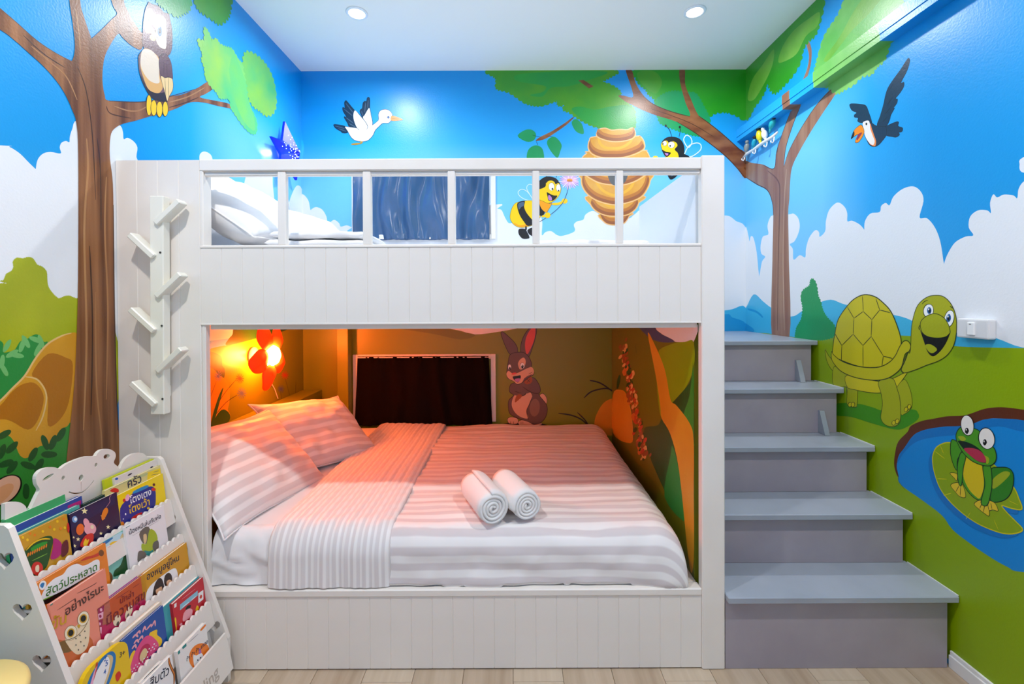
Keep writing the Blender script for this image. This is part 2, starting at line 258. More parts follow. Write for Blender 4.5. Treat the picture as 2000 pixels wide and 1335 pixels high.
('f','owl_br','1.926,2.678 1.936,2.701 1.944,2.718 1.957,2.719 1.999,2.734 2.026,2.726 2.055,2.737 2.063,2.719 2.074,2.682 2.076,2.631 2.07,2.585 2.052,2.551 2.007,2.517 1.944,2.499 1.909,2.516 1.909,2.565 1.915,2.628'),
('c','owl_dk','1.926,2.678 1.936,2.701 1.944,2.718 1.957,2.719 1.999,2.734 2.026,2.726 2.055,2.737 2.063,2.719 2.074,2.682 2.076,2.631 2.07,2.585 2.052,2.551 2.007,2.517 1.944,2.499 1.909,2.516 1.909,2.565 1.915,2.628',.002),
('f','owl_tan','1.908,2.496 1.944,2.518 1.975,2.516 1.996,2.503 1.998,2.437 2.016,2.395 2,2.362 1.973,2.347 1.936,2.346 1.912,2.378 1.895,2.426'),
('f','owl_cream','1.908,2.496 1.944,2.517 1.975,2.515 1.996,2.494 1.995,2.435 1.997,2.403 1.968,2.387 1.932,2.388 1.902,2.414 1.896,2.45'),
('f','owl_wing','2.002,2.522 2.024,2.543 2.046,2.546 2.066,2.527 2.074,2.487 2.074,2.453 2.051,2.454 2.028,2.439 2.006,2.441 1.996,2.469 1.996,2.503'),
('c','owl_dk','2.002,2.522 2.024,2.543 2.046,2.546 2.066,2.527 2.074,2.487 2.074,2.453 2.051,2.454 2.028,2.439 2.006,2.441 1.996,2.469 1.996,2.503',.002),
('f','owl_feather','2.006,2.437 2.028,2.439 2.051,2.452 2.074,2.453 2.076,2.41 2.052,2.365 2.041,2.341 2.027,2.375 2.011,2.41'),
('c','owl_dk','2.006,2.437 2.028,2.439 2.051,2.452 2.074,2.453 2.076,2.41 2.052,2.365 2.041,2.341 2.027,2.375 2.011,2.41',.002),
('s','owl_dk','2.028,2.438 2.034,2.361',.002),
('s','owl_dk','2.051,2.452 2.047,2.362',.002),
('s','owl_dk','2.023,2.509 2.023,2.449',.002),
('s','owl_dk','2.04,2.509 2.042,2.454',.002),
('f','owl_face','1.936,2.681 1.956,2.698 1.977,2.687 1.999,2.7 2.026,2.704 2.04,2.683 2.038,2.584 2.024,2.564 1.997,2.561 1.981,2.577 1.976,2.624 1.956,2.628 1.924,2.577 1.92,2.639'),
('f','owl_dk','1.96,2.65 1.957,2.633 1.948,2.619 1.937,2.613 1.929,2.616 1.926,2.628 1.929,2.644 1.938,2.658 1.949,2.665 1.957,2.662'),
('f','white','1.958,2.648 1.955,2.633 1.947,2.62 1.938,2.615 1.93,2.618 1.928,2.629 1.931,2.644 1.938,2.657 1.948,2.663 1.956,2.66'),
('f','eye_bl','1.948,2.646 1.947,2.641 1.944,2.636 1.941,2.634 1.939,2.636 1.938,2.64 1.939,2.645 1.941,2.65 1.945,2.652 1.947,2.65'),
('f','owl_dk','2.025,2.644 2.02,2.618 2.007,2.597 1.993,2.588 1.981,2.596 1.977,2.616 1.982,2.642 1.994,2.663 2.008,2.672 2.02,2.665'),
('f','white','2.023,2.643 2.018,2.618 2.007,2.598 1.993,2.59 1.983,2.598 1.979,2.617 1.983,2.642 1.994,2.662 2.008,2.67 2.019,2.663'),
('f','eye_bl','2.015,2.637 2.013,2.622 2.006,2.61 1.998,2.605 1.991,2.61 1.989,2.621 1.992,2.636 1.998,2.648 2.006,2.653 2.013,2.649'),
('f','black','2.009,2.633 2.007,2.626 2.004,2.62 2,2.617 1.997,2.62 1.996,2.625 1.997,2.632 2,2.638 2.004,2.641 2.007,2.639'),
('f','owl_beak','1.945,2.62 1.966,2.618 1.981,2.602 1.976,2.574 1.955,2.562 1.945,2.573 1.955,2.591 1.924,2.577'),
('f','owl_dk','1.955,2.286 1.951,2.258 1.943,2.238 1.932,2.234 1.925,2.247 1.922,2.272 1.925,2.299 1.934,2.319 1.944,2.323 1.952,2.311'),
('f','yellow','1.951,2.284 1.949,2.258 1.942,2.24 1.933,2.237 1.927,2.249 1.925,2.273 1.928,2.299 1.934,2.317 1.943,2.321 1.949,2.308'),
('f','owl_dk','1.982,2.286 1.978,2.264 1.969,2.247 1.958,2.242 1.949,2.252 1.946,2.271 1.95,2.293 1.959,2.31 1.97,2.315 1.979,2.306'),
('f','yellow','1.979,2.285 1.976,2.264 1.968,2.249 1.959,2.245 1.952,2.254 1.949,2.272 1.952,2.293 1.96,2.308 1.969,2.312 1.976,2.303'),
('f','owl_dk','2.015,2.294 2.011,2.271 2.001,2.254 1.99,2.249 1.98,2.258 1.977,2.278 1.981,2.3 1.99,2.317 2.002,2.323 2.012,2.313'),
('f','yellow','2.012,2.292 2.008,2.271 2,2.256 1.991,2.252 1.983,2.261 1.98,2.279 1.983,2.3 1.991,2.315 2.001,2.32 2.009,2.311'),
('f','owl_dk','2.047,2.309 2.043,2.287 2.034,2.271 2.023,2.266 2.014,2.275 2.011,2.294 2.015,2.316 2.024,2.332 2.035,2.337 2.044,2.328'),
('f','yellow','2.044,2.308 2.041,2.287 2.033,2.273 2.024,2.269 2.017,2.278 2.015,2.296 2.018,2.316 2.025,2.33 2.034,2.334 2.041,2.326')]),
('L','painted_dark_bush',0.8,'dark painted bushes on the wall inside the lower bunk',[('f','leaf_vd','2.449,1.21 2.469,1.243 2.502,1.265 2.511,1.3 2.545,1.334 3.118,1.308 3.251,1.282 3.156,1.264 3.03,1.241 2.631,1.217'),
('f','leaf_vd','2.21,1.22 2.314,1.191 2.361,1.178 2.405,1.151 2.412,1.106 2.431,1.084 2.427,1.04 2.381,1.053 2.312,1.083 2.208,1.1')]),
('L','painted_boulder',1.2,'tan painted boulder beside the bunk pillow',[('f','ochre','2.147,1.153 2.316,1.111 2.381,1.062 2.442,1.023 2.473,.967 2.468,.898 2.455,.861 2.471,.812 2.34,.746 2.141,.763'),
('f','leaf_vd','2.333,.81 2.378,.865 2.432,.867 2.475,.811 2.376,.735')]),
('L','painted_flowers',1.6,'painted blue and red star flowers by the lamp',[('s','stem','2.362,1.032 2.318,.965',.003),
('s','stem','2.54,1.016 2.417,.949 2.349,.887',.004),
('s','stem','2.539,.923 2.44,.904 2.349,.858',.004),
('s','stem','3.074,.93 3.123,.827 3.148,.758',.004),
('s','stem','3.012,.849 3.035,.783',.004),
('s','stem','3.231,.884 3.221,.742',.005),
('f','leaf_vd','2.418,.983 2.38,.952 2.32,.837 2.311,.755 2.348,.839'),
('s','fl_blue','2.377,1.056 2.411,1.05',.004),
('s','fl_blue','2.377,1.056 2.406,1.037',.004),
('s','fl_blue','2.377,1.056 2.394,1.029',.004),
('s','fl_blue','2.377,1.056 2.377,1.029',.004),
('s','fl_blue','2.377,1.056 2.36,1.035',.004),
('s','fl_blue','2.377,1.056 2.349,1.047',.004),
('s','fl_blue','2.377,1.056 2.344,1.061',.004),
('s','fl_blue','2.377,1.056 2.349,1.074',.004),
('s','fl_blue','2.377,1.056 2.361,1.082',.004),
('s','fl_blue','2.377,1.056 2.378,1.083',.004),
('s','fl_blue','2.377,1.056 2.395,1.077',.004),
('s','fl_blue','2.377,1.056 2.407,1.065',.004),
('s','fl_blue','2.582,.925 2.628,.915',.005),
('s','fl_blue','2.582,.925 2.622,.899',.005),
('s','fl_blue','2.582,.925 2.604,.89',.005),
('s','fl_blue','2.582,.925 2.581,.891',.005),
('s','fl_blue','2.582,.925 2.559,.9',.005),
('s','fl_blue','2.582,.925 2.543,.916',.005),
('s','fl_blue','2.582,.925 2.537,.934',.005),
('s','fl_blue','2.582,.925 2.543,.949',.005),
('s','fl_blue','2.582,.925 2.56,.959',.005),
('s','fl_blue','2.582,.925 2.582,.959',.005),
('s','fl_blue','2.582,.925 2.605,.95',.005),
('s','fl_blue','2.582,.925 2.622,.934',.005),
('s','fl_red','2.566,1.011 2.608,1.004',.005),
('s','fl_red','2.566,1.011 2.602,.989',.005),
('s','fl_red','2.566,1.011 2.586,.981',.005),
('s','fl_red','2.566,1.011 2.565,.98',.005),
('s','fl_red','2.566,1.011 2.545,.988',.005),
('s','fl_red','2.566,1.011 2.53,1.002',.005),
('s','fl_red','2.566,1.011 2.525,1.018',.005),
('s','fl_red','2.566,1.011 2.53,1.033',.005),
('s','fl_red','2.566,1.011 2.545,1.042',.005),
('s','fl_red','2.566,1.011 2.566,1.042',.005),
('s','fl_red','2.566,1.011 2.587,1.035',.005),
('s','fl_red','2.566,1.011 2.602,1.021',.005),
('s','fl_red','3.074,.946 3.125,.937',.006),
('s','fl_red','3.074,.946 3.118,.923',.006),
('s','fl_red','3.074,.946 3.099,.914',.006),
('s','fl_red','3.074,.946 3.074,.914',.006),
('s','fl_red','3.074,.946 3.049,.923',.006),
('s','fl_red','3.074,.946 3.032,.937',.006),
('s','fl_red','3.074,.946 3.025,.954',.006),
('s','fl_red','3.074,.946 3.032,.968',.006),
('s','fl_red','3.074,.946 3.05,.976',.006),
('s','fl_red','3.074,.946 3.075,.977',.006),
('s','fl_red','3.074,.946 3.1,.969',.006),
('s','fl_red','3.074,.946 3.118,.954',.006),
('s','fl_blue','3.018,.863 3.067,.854',.005),
('s','fl_blue','3.018,.863 3.06,.839',.005),
('s','fl_blue','3.018,.863 3.042,.832',.005),
('s','fl_blue','3.018,.863 3.017,.833',.005),
('s','fl_blue','3.018,.863 2.994,.842',.005),
('s','fl_blue','3.018,.863 2.977,.856',.005),
('s','fl_blue','3.018,.863 2.971,.872',.005),
('s','fl_blue','3.018,.863 2.977,.886',.005),
('s','fl_blue','3.018,.863 2.995,.894',.005),
('s','fl_blue','3.018,.863 3.018,.894',.005),
('s','fl_blue','3.018,.863 3.043,.885',.005),
('s','fl_blue','3.018,.863 3.06,.87',.005)]),
('B','painted_cloud_bank',0.4,'white painted clouds low on the back wall around window',[('f','cloud','-1.566,1.023 -1.556,2.226 -1.549,2.233 -1.52,2.222 -1.489,2.178 -1.477,2.116 -1.465,2.122 -1.434,2.135 -1.39,2.116 -1.36,2.066 -1.348,2.016 -1.304,2.041 -1.267,2.016 -1.255,1.991 -1.211,2 -1.174,1.985 -1.126,1.962 -.147,2.145 -.105,2.117 -.073,2.106 -.046,2.047 -.009,2.009 .077,2.062 .184,2.083 .224,2.03 .221,1.923 .248,1.944 .29,1.951 .333,1.922 .376,1.917 .462,1.949 .456,1.997 .483,2.023 .526,2.034 .542,2.071 .591,2.098 .633,2.081 .687,2.038 .847,2.038 .901,2.07 .976,2.123 1.169,2.165 1.329,2.068 1.447,2.024 1.532,2.056 1.597,2.056 1.65,2.018 1.693,2.002 1.72,1.97 1.721,1.968 1.721,1.008')]),
('B','painted_hills',0.6,'blue painted hills in the back corner above the stairs',[('f','hill','1.167,1.32 1.557,1.363 1.619,1.372 1.717,1.385 1.717,1.159 1.167,1.161'),
('f','hill_dk','1.167,1.274 1.557,1.335 1.619,1.312 1.717,1.269 1.717,1.159 1.167,1.161')]),
('B','painted_meadow',0.7,'olive painted meadow on the back wall of the lower bunk',[('f','grass_shaded','-1.577,1.346 -.741,1.342 -.645,1.277 -.463,1.239 -.378,1.222 -.271,1.195 -.088,1.216 .03,1.237 .159,1.263 .373,1.294 .761,1.292 .756,-.733 -1.594,-.722'),
('f','grass_shaded_dk','-1.342,1.259 -.914,1.246 -.592,1.202 -.378,1.158 -.271,1.19 -.378,1.217 -.645,1.272 -.913,1.289')]),
('B','painted_boulder',1.0,'ochre painted boulder in back corner of lower bunk',[('f','ochre','.601,.466 .601,.52 .612,.584 .65,.659 .693,.702 .755,.725 .779,.725 .778,.465'),
('s','stem','.57,.853 .651,.831 .752,.761',.01),
('s','stem','.527,.724 .586,.772 .693,.793 .752,.764',.01),
('s','stem','.338,.612 .435,.596 .51,.563 .564,.511',.01),
('s','stem','.478,.617 .532,.563 .564,.511',.009)]),
('B','painted_foliage',1.2,'green painted leaf canopy along the top of back wall',[('k','leafE','-.138,3.14 -.132,3.087 -.106,3.065 -.112,3.002 -.08,2.985 -.016,2.969 .048,2.926 .112,2.884 .208,2.867 .283,2.888 .337,2.904 .342,2.872 .379,2.872 .444,2.925 .529,2.978 .722,3.073 .727,3.136',.011),
('f','leafF','.134,2.947 .23,2.936 .294,3 .422,3.01 .593,3.062 .7,3.115 .316,3.117 .049,3.097 .038,3.054 .134,3.032 .252,3.011 .23,2.968'),
('k','leafE','.379,2.84 .411,2.904 .465,2.967 .529,2.994 .625,3.03 .7,3.03 .764,2.998 .801,2.966 .807,2.923 .871,2.87 .903,2.838 .908,2.763 .902,2.699 .827,2.694 .742,2.691 .657,2.706 .592,2.722 .528,2.754 .475,2.786 .422,2.824',.011),
('f','leafF','.443,2.84 .507,2.861 .614,2.839 .721,2.86 .849,2.87 .903,2.827 .902,2.704 .742,2.698 .657,2.711 .592,2.73 .528,2.759'),
('k','leafG','.925,3.135 .914,3.072 .946,3.018 .988,2.986 1.01,2.944 1.052,2.912 1.106,2.762 1.383,2.708 1.453,2.782 1.512,2.814 1.597,2.813 1.672,2.781 1.721,2.776 1.721,3.132',.011),
('f','leafE','.935,3.114 .93,3.061 .988,2.997 1.063,2.954 1.106,3.039 1.053,3.114'),
('k','leafT','1.052,2.88 1.106,2.943 1.191,2.97 1.277,2.959 1.352,2.953 1.405,2.867 1.453,2.771 1.447,2.708 1.383,2.642 1.244,2.676 1.105,2.73 1.079,2.773',.01),
('f','leafT','.047,2.649 .101,2.692 .154,2.692 .181,2.66 .165,2.617 .111,2.607'),
('f','leafT','.116,2.457 .122,2.543 .175,2.58 .228,2.553 .237,2.457 .174,2.404'),
('f','leafT','.261,2.595 .282,2.633 .325,2.638 .368,2.584 .357,2.531 .337,2.488 .293,2.531'),
('f','leafT','.443,2.744 .475,2.77 .518,2.733 .531,2.663 .475,2.68')]),
('B','painted_branch',2.0,'brown painted branch reaching over the painted beehive',[('f','bark2','.785,2.939 .828,2.939 .892,2.928 .882,2.997 .839,3.131 .882,3.13 .914,3.029 .967,2.944 1.042,2.88 1.17,2.826 1.309,2.788 1.277,2.889 1.24,3.028 1.234,3.129 1.273,3.129 1.277,3.017 1.319,2.91 1.373,2.793 1.448,2.739 1.554,2.654 1.661,2.557 1.721,2.504 1.721,2.333 1.661,2.397 1.597,2.472 1.511,2.547 1.426,2.612 1.319,2.687 1.202,2.751 1.063,2.794 .956,2.837 .892,2.87 .839,2.896'),
('p','bark2','.492,3.052 .529,3.056 .604,3.009 .572,2.993'),
('f','bark2','.459,2.781 .411,2.733 .336,2.68 .25,2.627 .181,2.612 .207,2.638 .293,2.68 .379,2.733 .448,2.781'),
('s','bark_dk','.967,2.939 1.042,2.876 1.17,2.823 1.309,2.785',.006),
('s','bark_dk','1.373,2.791 1.448,2.737 1.554,2.652 1.661,2.555 1.717,2.504',.006),
('s','bark_dk','1.212,2.749 1.319,2.685 1.426,2.61 1.511,2.545 1.597,2.47 1.717,2.337',.006),
('s','bark_dk','1.01,2.848 1.17,2.794 1.33,2.729 1.49,2.633',.004),
('s','stem','.181,2.612 .196,2.58',.003),
('s','stem','.154,2.654 .218,2.638',.003),
('s','stem','.25,2.649 .304,2.643',.003)]),
('B','painted_beehive',2.4,'golden painted beehive hanging on the back wall',[('f','hive','.646,2.075 .673,2.021 .713,1.997 .774,1.993 .828,2.007 .862,2.054 .883,2.081'),
('c','hive_ed','.646,2.075 .673,2.021 .713,1.997 .774,1.993 .828,2.007 .862,2.054 .883,2.081',.007),
('f','hive_md','.649,2.08 .675,2.026 .715,2.002 .774,1.999 .826,2.012 .859,2.059 .852,2.104 .821,2.057 .772,2.044 .718,2.048 .681,2.071 .657,2.125'),
('f','hive_dk','.649,2.08 .675,2.026 .715,2.002 .774,1.999 .826,2.012 .859,2.059 .855,2.082 .823,2.035 .773,2.022 .716,2.025 .679,2.049 .654,2.103'),
('f','hive','.565,2.21 .579,2.143 .619,2.095 .687,2.065 .768,2.057 .849,2.067 .903,2.101 .927,2.134 .934,2.155 .964,2.208'),
('c','hive_ed','.565,2.21 .579,2.143 .619,2.095 .687,2.065 .768,2.057 .849,2.067 .903,2.101 .927,2.134 .934,2.155 .964,2.208',.007),
('f','hive_md','.584,2.148 .623,2.101 .689,2.07 .767,2.063 .846,2.073 .899,2.106 .922,2.14 .928,2.16 .916,2.205 .91,2.185 .888,2.151 .84,2.118 .767,2.108 .694,2.115 .633,2.146 .596,2.193'),
('f','hive_dk','.584,2.148 .623,2.101 .689,2.07 .767,2.063 .846,2.073 .899,2.106 .922,2.14 .928,2.16 .921,2.183 .915,2.163 .893,2.129 .842,2.096 .767,2.086 .691,2.093 .629,2.124 .591,2.171'),
('s','hive_lt','.649,2.212 .673,2.165 .714,2.134 .763,2.127 .811,2.137 .844,2.171 .858,2.204 .862,2.224',.02),
('f','hive','.529,2.376 .512,2.332 .518,2.278 .552,2.224 .619,2.176 .721,2.145 .795,2.145 .89,2.168 .957,2.202 .998,2.256 1.018,2.316 1.005,2.377'),
('c','hive_ed','.529,2.376 .512,2.332 .518,2.278 .552,2.224 .619,2.176 .721,2.145 .795,2.145 .89,2.168 .957,2.202 .998,2.256 1.018,2.316 1.005,2.377',.007),
('f','hive_md','.519,2.337 .525,2.283 .558,2.229 .623,2.182 .722,2.151 .794,2.15 .886,2.174 .951,2.207 .991,2.261 1.011,2.322 .992,2.367 .974,2.306 .937,2.252 .876,2.219 .791,2.196 .724,2.196 .633,2.227 .572,2.274 .542,2.328 .536,2.382'),
('f','hive_dk','.519,2.337 .525,2.283 .558,2.229 .623,2.182 .722,2.151 .794,2.15 .886,2.174 .951,2.207 .991,2.261 1.011,2.322 1,2.345 .981,2.284 .943,2.23 .88,2.197 .792,2.173 .723,2.174 .629,2.204 .566,2.252 .535,2.306 .529,2.36'),
('s','hive_lt','.609,2.401 .613,2.347 .633,2.293 .673,2.245 .734,2.215 .779,2.215 .836,2.238 .877,2.272 .901,2.325 .914,2.386',.02),
('f','hive','.519,2.487 .553,2.52 .573,2.534 .958,2.539 .992,2.532 1.015,2.485 1.025,2.41 .998,2.37 .917,2.317 .822,2.287 .741,2.287 .64,2.304 .552,2.352 .525,2.386 .512,2.44'),
('c','hive_ed','.519,2.487 .553,2.52 .573,2.534 .958,2.539 .992,2.532 1.015,2.485 1.025,2.41 .998,2.37 .917,2.317 .822,2.287 .741,2.287 .64,2.304 .552,2.352 .525,2.386 .512,2.44',.007),
('f','hive_md','.519,2.445 .532,2.391 .558,2.357 .643,2.31 .742,2.292 .82,2.292 .912,2.322 .991,2.376 1.017,2.416 .998,2.461 .974,2.421 .901,2.367 .816,2.337 .743,2.338 .652,2.355 .573,2.402 .549,2.436 .537,2.49'),
('f','hive_dk','.519,2.445 .532,2.391 .558,2.357 .643,2.31 .742,2.292 .82,2.292 .912,2.322 .991,2.376 1.017,2.416 1.007,2.439 .981,2.399 .906,2.345 .818,2.315 .742,2.315 .648,2.333 .567,2.38 .542,2.414 .529,2.468'),
('s','hive_lt','.609,2.509 .617,2.455 .633,2.421 .686,2.373 .747,2.356 .796,2.356 .853,2.386 .901,2.44 .918,2.48',.02),
('f','hive','.563,2.581 .573,2.614 .614,2.641 .911,2.643 .945,2.643 .972,2.606 .978,2.559 .951,2.532 .89,2.505 .823,2.489 .742,2.486 .654,2.49 .593,2.513 .566,2.547'),
('c','hive_ed','.563,2.581 .573,2.614 .614,2.641 .911,2.643 .945,2.643 .972,2.606 .978,2.559 .951,2.532 .89,2.505 .823,2.489 .742,2.486 .654,2.49 .593,2.513 .566,2.547',.007),
('f','hive_md','.569,2.586 .572,2.553 .598,2.519 .657,2.495 .742,2.491 .821,2.494 .886,2.511 .945,2.537 .972,2.564 .956,2.609 .932,2.583 .877,2.556 .816,2.539 .743,2.536 .664,2.54 .61,2.564 .585,2.598 .583,2.631'),
('f','hive_dk','.569,2.586 .572,2.553 .598,2.519 .657,2.495 .742,2.491 .821,2.494 .886,2.511 .945,2.537 .972,2.564 .963,2.587 .938,2.56 .881,2.534 .818,2.517 .743,2.514 .661,2.518 .605,2.542 .58,2.575 .577,2.609'),
('s','hive_lt','.64,2.65 .642,2.616 .658,2.582 .695,2.559 .747,2.555 .796,2.558 .837,2.575 .873,2.602 .89,2.629',.02),
('f','hive','.641,2.692 .688,2.703 .736,2.688 .796,2.694 .85,2.691 .891,2.704 .911,2.66 .891,2.627 .823,2.607 .742,2.604 .668,2.621 .624,2.648'),
('c','hive_ed','.641,2.692 .688,2.703 .736,2.688 .796,2.694 .85,2.691 .891,2.704 .911,2.66 .891,2.627 .823,2.607 .742,2.604 .668,2.621 .624,2.648',.007),
('f','hive_md','.628,2.653 .671,2.626 .743,2.609 .821,2.612 .887,2.632 .906,2.666 .896,2.711 .877,2.677 .817,2.657 .744,2.654 .677,2.671 .637,2.698'),
('f','hive_dk','.628,2.653 .671,2.626 .743,2.609 .821,2.612 .887,2.632 .906,2.666 .9,2.688 .881,2.655 .819,2.635 .743,2.632 .674,2.649 .633,2.676'),
('f','hole','.708,2.385 .714,2.331 .735,2.294 .768,2.283 .822,2.297 .85,2.344 .85,2.384 .782,2.412')]),
('B','painted_bee',3.0,'yellow striped painted bee holding a pink daisy',[('c','wing','.153,2.178 .108,2.181 .063,2.206 .048,2.237 .073,2.258 .109,2.246 .14,2.21',.005),
('c','wing','.162,2.183 .126,2.233 .111,2.269 .127,2.293 .154,2.286 .167,2.232',.005),
('f','bee_y','.036,2.161 .099,2.174 .162,2.174 .216,2.156 .234,2.102 .18,2.012 .121,1.985 .062,1.979 .017,1.999 -.01,2.04 -.009,2.085 .009,2.134'),
('c','bee_ol','.036,2.161 .099,2.174 .162,2.174 .216,2.156 .234,2.102 .18,2.012 .121,1.985 .062,1.979 .017,1.999 -.01,2.04 -.009,2.085 .009,2.134',.002),
('f','bee_o','.017,2.013 .062,1.994 .126,2.012 .18,2.048 .18,2.016 .121,1.99 .062,1.983 .022,2.001'),
('f','black2','.041,2.152 .063,2.168 .097,2.172 .092,2.129 .108,2.089 .135,2.053 .162,2.025 .18,2.012 .121,1.989 .09,2.021 .063,2.062 .045,2.111'),
('f','black2','.153,2.165 .18,2.174 .216,2.129 .243,2.088 .22,2.063 .18,2.084'),
('f','grayblue','.047,2.147 .063,2.161 .09,2.165 .088,2.138 .072,2.129 .054,2.111'),
('f','black2','.049,1.958 .062,1.97 .098,1.967 .116,1.94 .13,1.908 .121,1.897 .08,1.897 .053,1.927'),
('f','black2','.116,1.96 .161,1.976 .17,1.913 .13,1.927'),
('s','black2','.105,1.99 .105,1.958',.013),
('f','bee_o','.198,2.192 .27,2.155 .297,2.155 .27,2.106 .252,2.088 .216,2.12'),
('c','bee_ol','.198,2.192 .27,2.155 .297,2.155 .27,2.106 .252,2.088 .216,2.12',.002),
('s','bee_y','.297,2.149 .342,2.151 .383,2.168',.019),
('f','bee_y','.411,2.171 .407,2.16 .396,2.153 .383,2.153 .372,2.16 .368,2.171 .372,2.182 .383,2.189 .397,2.189 .407,2.182'),
('s','flstem','.18,2.012 .214,2.025 .27,2.061 .333,2.11 .379,2.164 .406,2.227 .42,2.285',.004),
('s','bee_y','.22,2.057 .252,2.066',.016),
('f','bee_y','.285,2.068 .281,2.055 .27,2.047 .257,2.047 .246,2.055 .242,2.068 .246,2.081 .257,2.088 .27,2.088 .281,2.08'),
('f','bee_y','.181,2.228 .19,2.264 .244,2.295 .28,2.322 .343,2.308 .361,2.277 .363,2.25 .347,2.209 .311,2.173 .27,2.155 .234,2.169 .198,2.187'),
('c','bee_ol','.181,2.228 .19,2.264 .244,2.295 .28,2.322 .343,2.308 .361,2.277 .363,2.25 .347,2.209 .311,2.173 .27,2.155 .234,2.169 .198,2.187',.002),
('f','black2','.185,2.264 .194,2.304 .212,2.327 .244,2.347 .28,2.351 .321,2.34 .348,2.313 .363,2.276 .345,2.303 .324,2.294 .312,2.313 .285,2.322 .255,2.306 .248,2.277 .208,2.259'),
('f','bee_ol','.315,2.277 .31,2.26 .3,2.249 .287,2.249 .276,2.26 .272,2.277 .276,2.294 .287,2.305 .3,2.305 .311,2.294'),
('f','white','.313,2.277 .309,2.26 .299,2.25 .287,2.25 .277,2.26 .274,2.277 .277,2.293 .287,2.303 .3,2.303 .309,2.293'),
('f','bee_ol','.361,2.268 .358,2.252 .349,2.242 .338,2.242 .33,2.252 .326,2.268 .33,2.283 .338,2.293 .349,2.293 .358,2.283'),
('f','white','.36,2.268 .357,2.253 .349,2.244 .339,2.244 .331,2.253 .328,2.268 .331,2.282 .339,2.292 .349,2.292 .357,2.282'),
('f','black','.306,2.26 .305,2.255 .302,2.253 .298,2.253 .295,2.255 .294,2.26 .295,2.264 .298,2.267 .302,2.267 .305,2.264'),
('f','black','.35,2.247 .349,2.244 .347,2.241 .343,2.241 .341,2.244 .34,2.247 .341,2.251 .343,2.253 .347,2.253 .349,2.251'),
('f','black','.259,2.236 .284,2.223 .311,2.212 .336,2.209 .316,2.182 .288,2.171 .27,2.178 .264,2.205'),
('f','tongue','.273,2.216 .293,2.2 .295,2.178 .279,2.176 .268,2.191'),
('s','black2','.26,2.347 .251,2.369 .24,2.389',.004),
('s','black2','.327,2.342 .336,2.364 .352,2.38',.004),
('f','black2','.245,2.392 .243,2.387 .24,2.385 .235,2.385 .232,2.387 .23,2.392 .232,2.396 .235,2.399 .24,2.398 .243,2.396'),
('f','black2','.362,2.382 .36,2.378 .357,2.375 .352,2.375 .349,2.378 .347,2.382 .349,2.386 .352,2.389 .357,2.389 .36,2.386'),
('s','petal2','.444,2.32 .494,2.315',.008),
('s','petal','.443,2.318 .497,2.3',.008),
('s','petal','.441,2.316 .495,2.283',.008),
('s','petal2','.439,2.314 .475,2.277',.008),
('s','petal','.435,2.312 .464,2.263',.008),
('s','petal','.431,2.312 .444,2.266',.008),
('s','petal2','.427,2.311 .428,2.258',.008),
('s','petal','.422,2.312 .408,2.253',.008),
('s','petal','.418,2.312 .394,2.267',.008),
('s','petal2','.415,2.314 .375,2.271',.008),
('s','petal','.412,2.315 .371,2.288',.008),
('s','petal','.41,2.318 .357,2.298',.008),
('s','petal2','.409,2.32 .345,2.312',.008),
('s','petal','.408,2.322 .356,2.328',.008),
('s','petal','.409,2.325 .353,2.344',.008),
('s','petal2','.411,2.327 .37,2.353',.008),
('s','petal','.414,2.329 .376,2.368',.008),
('s','petal','.418,2.33 .387,2.382',.008),
('s','petal2','.422,2.331 .408,2.38',.008),
('s','petal','.426,2.331 .425,2.388',.008),
('s','petal','.43,2.331 .441,2.377',.008),
('s','petal2','.434,2.33 .46,2.378',.008),
('s','petal','.438,2.329 .48,2.374',.008),
('s','petal','.441,2.327 .484,2.356',.008),
('s','petal2','.443,2.325 .499,2.346',.008),
('s','petal','.444,2.323 .493,2.329',.008),
('f','fl_or','.448,2.323 .444,2.317 .433,2.313 .42,2.313 .409,2.317 .405,2.324 .409,2.33 .42,2.334 .433,2.334 .444,2.33'),
('f','fl_or2','.447,2.317 .443,2.313 .433,2.312 .42,2.312 .41,2.314 .406,2.317 .41,2.32 .42,2.322 .433,2.322 .443,2.32')]),
('B','painted_bee',3.0,'yellow painted bee peeking over the rail at the hive',[('c','wing','1.265,2.605 1.27,2.635 1.289,2.648 1.316,2.628 1.323,2.591 1.296,2.558',.007),
('c','wing','1.272,2.517 1.303,2.571 1.357,2.591 1.389,2.577 1.384,2.537 1.323,2.493 1.275,2.497',.007),
('f','black2','1.221,2.517 1.309,2.487 1.255,2.409 1.211,2.349 1.167,2.326 1.144,2.373 1.154,2.477'),
('s','grayblue','1.167,2.349 1.204,2.364',.006),
('f','black2','1.097,2.585 1.127,2.626 1.168,2.638 1.222,2.629 1.255,2.598 1.269,2.551 1.262,2.497 1.228,2.464 1.161,2.477 1.12,2.531'),
('f','bee_y','1.097,2.579 1.114,2.605 1.141,2.609 1.154,2.595 1.181,2.605 1.208,2.595 1.218,2.571 1.198,2.544 1.221,2.517 1.221,2.477 1.147,2.477 1.127,2.498 1.107,2.538'),
('c','bee_ol','1.097,2.579 1.114,2.605 1.141,2.609 1.154,2.595 1.181,2.605 1.208,2.595 1.218,2.571 1.198,2.544 1.221,2.517 1.221,2.477 1.147,2.477 1.127,2.498 1.107,2.538',.002),
('f','bee_ol','1.141,2.588 1.137,2.577 1.129,2.571 1.118,2.571 1.11,2.578 1.107,2.589 1.11,2.6 1.118,2.607 1.129,2.606 1.137,2.6'),
('f','white','1.139,2.589 1.136,2.579 1.128,2.573 1.119,2.573 1.112,2.579 1.109,2.589 1.112,2.599 1.119,2.605 1.128,2.605 1.136,2.598'),
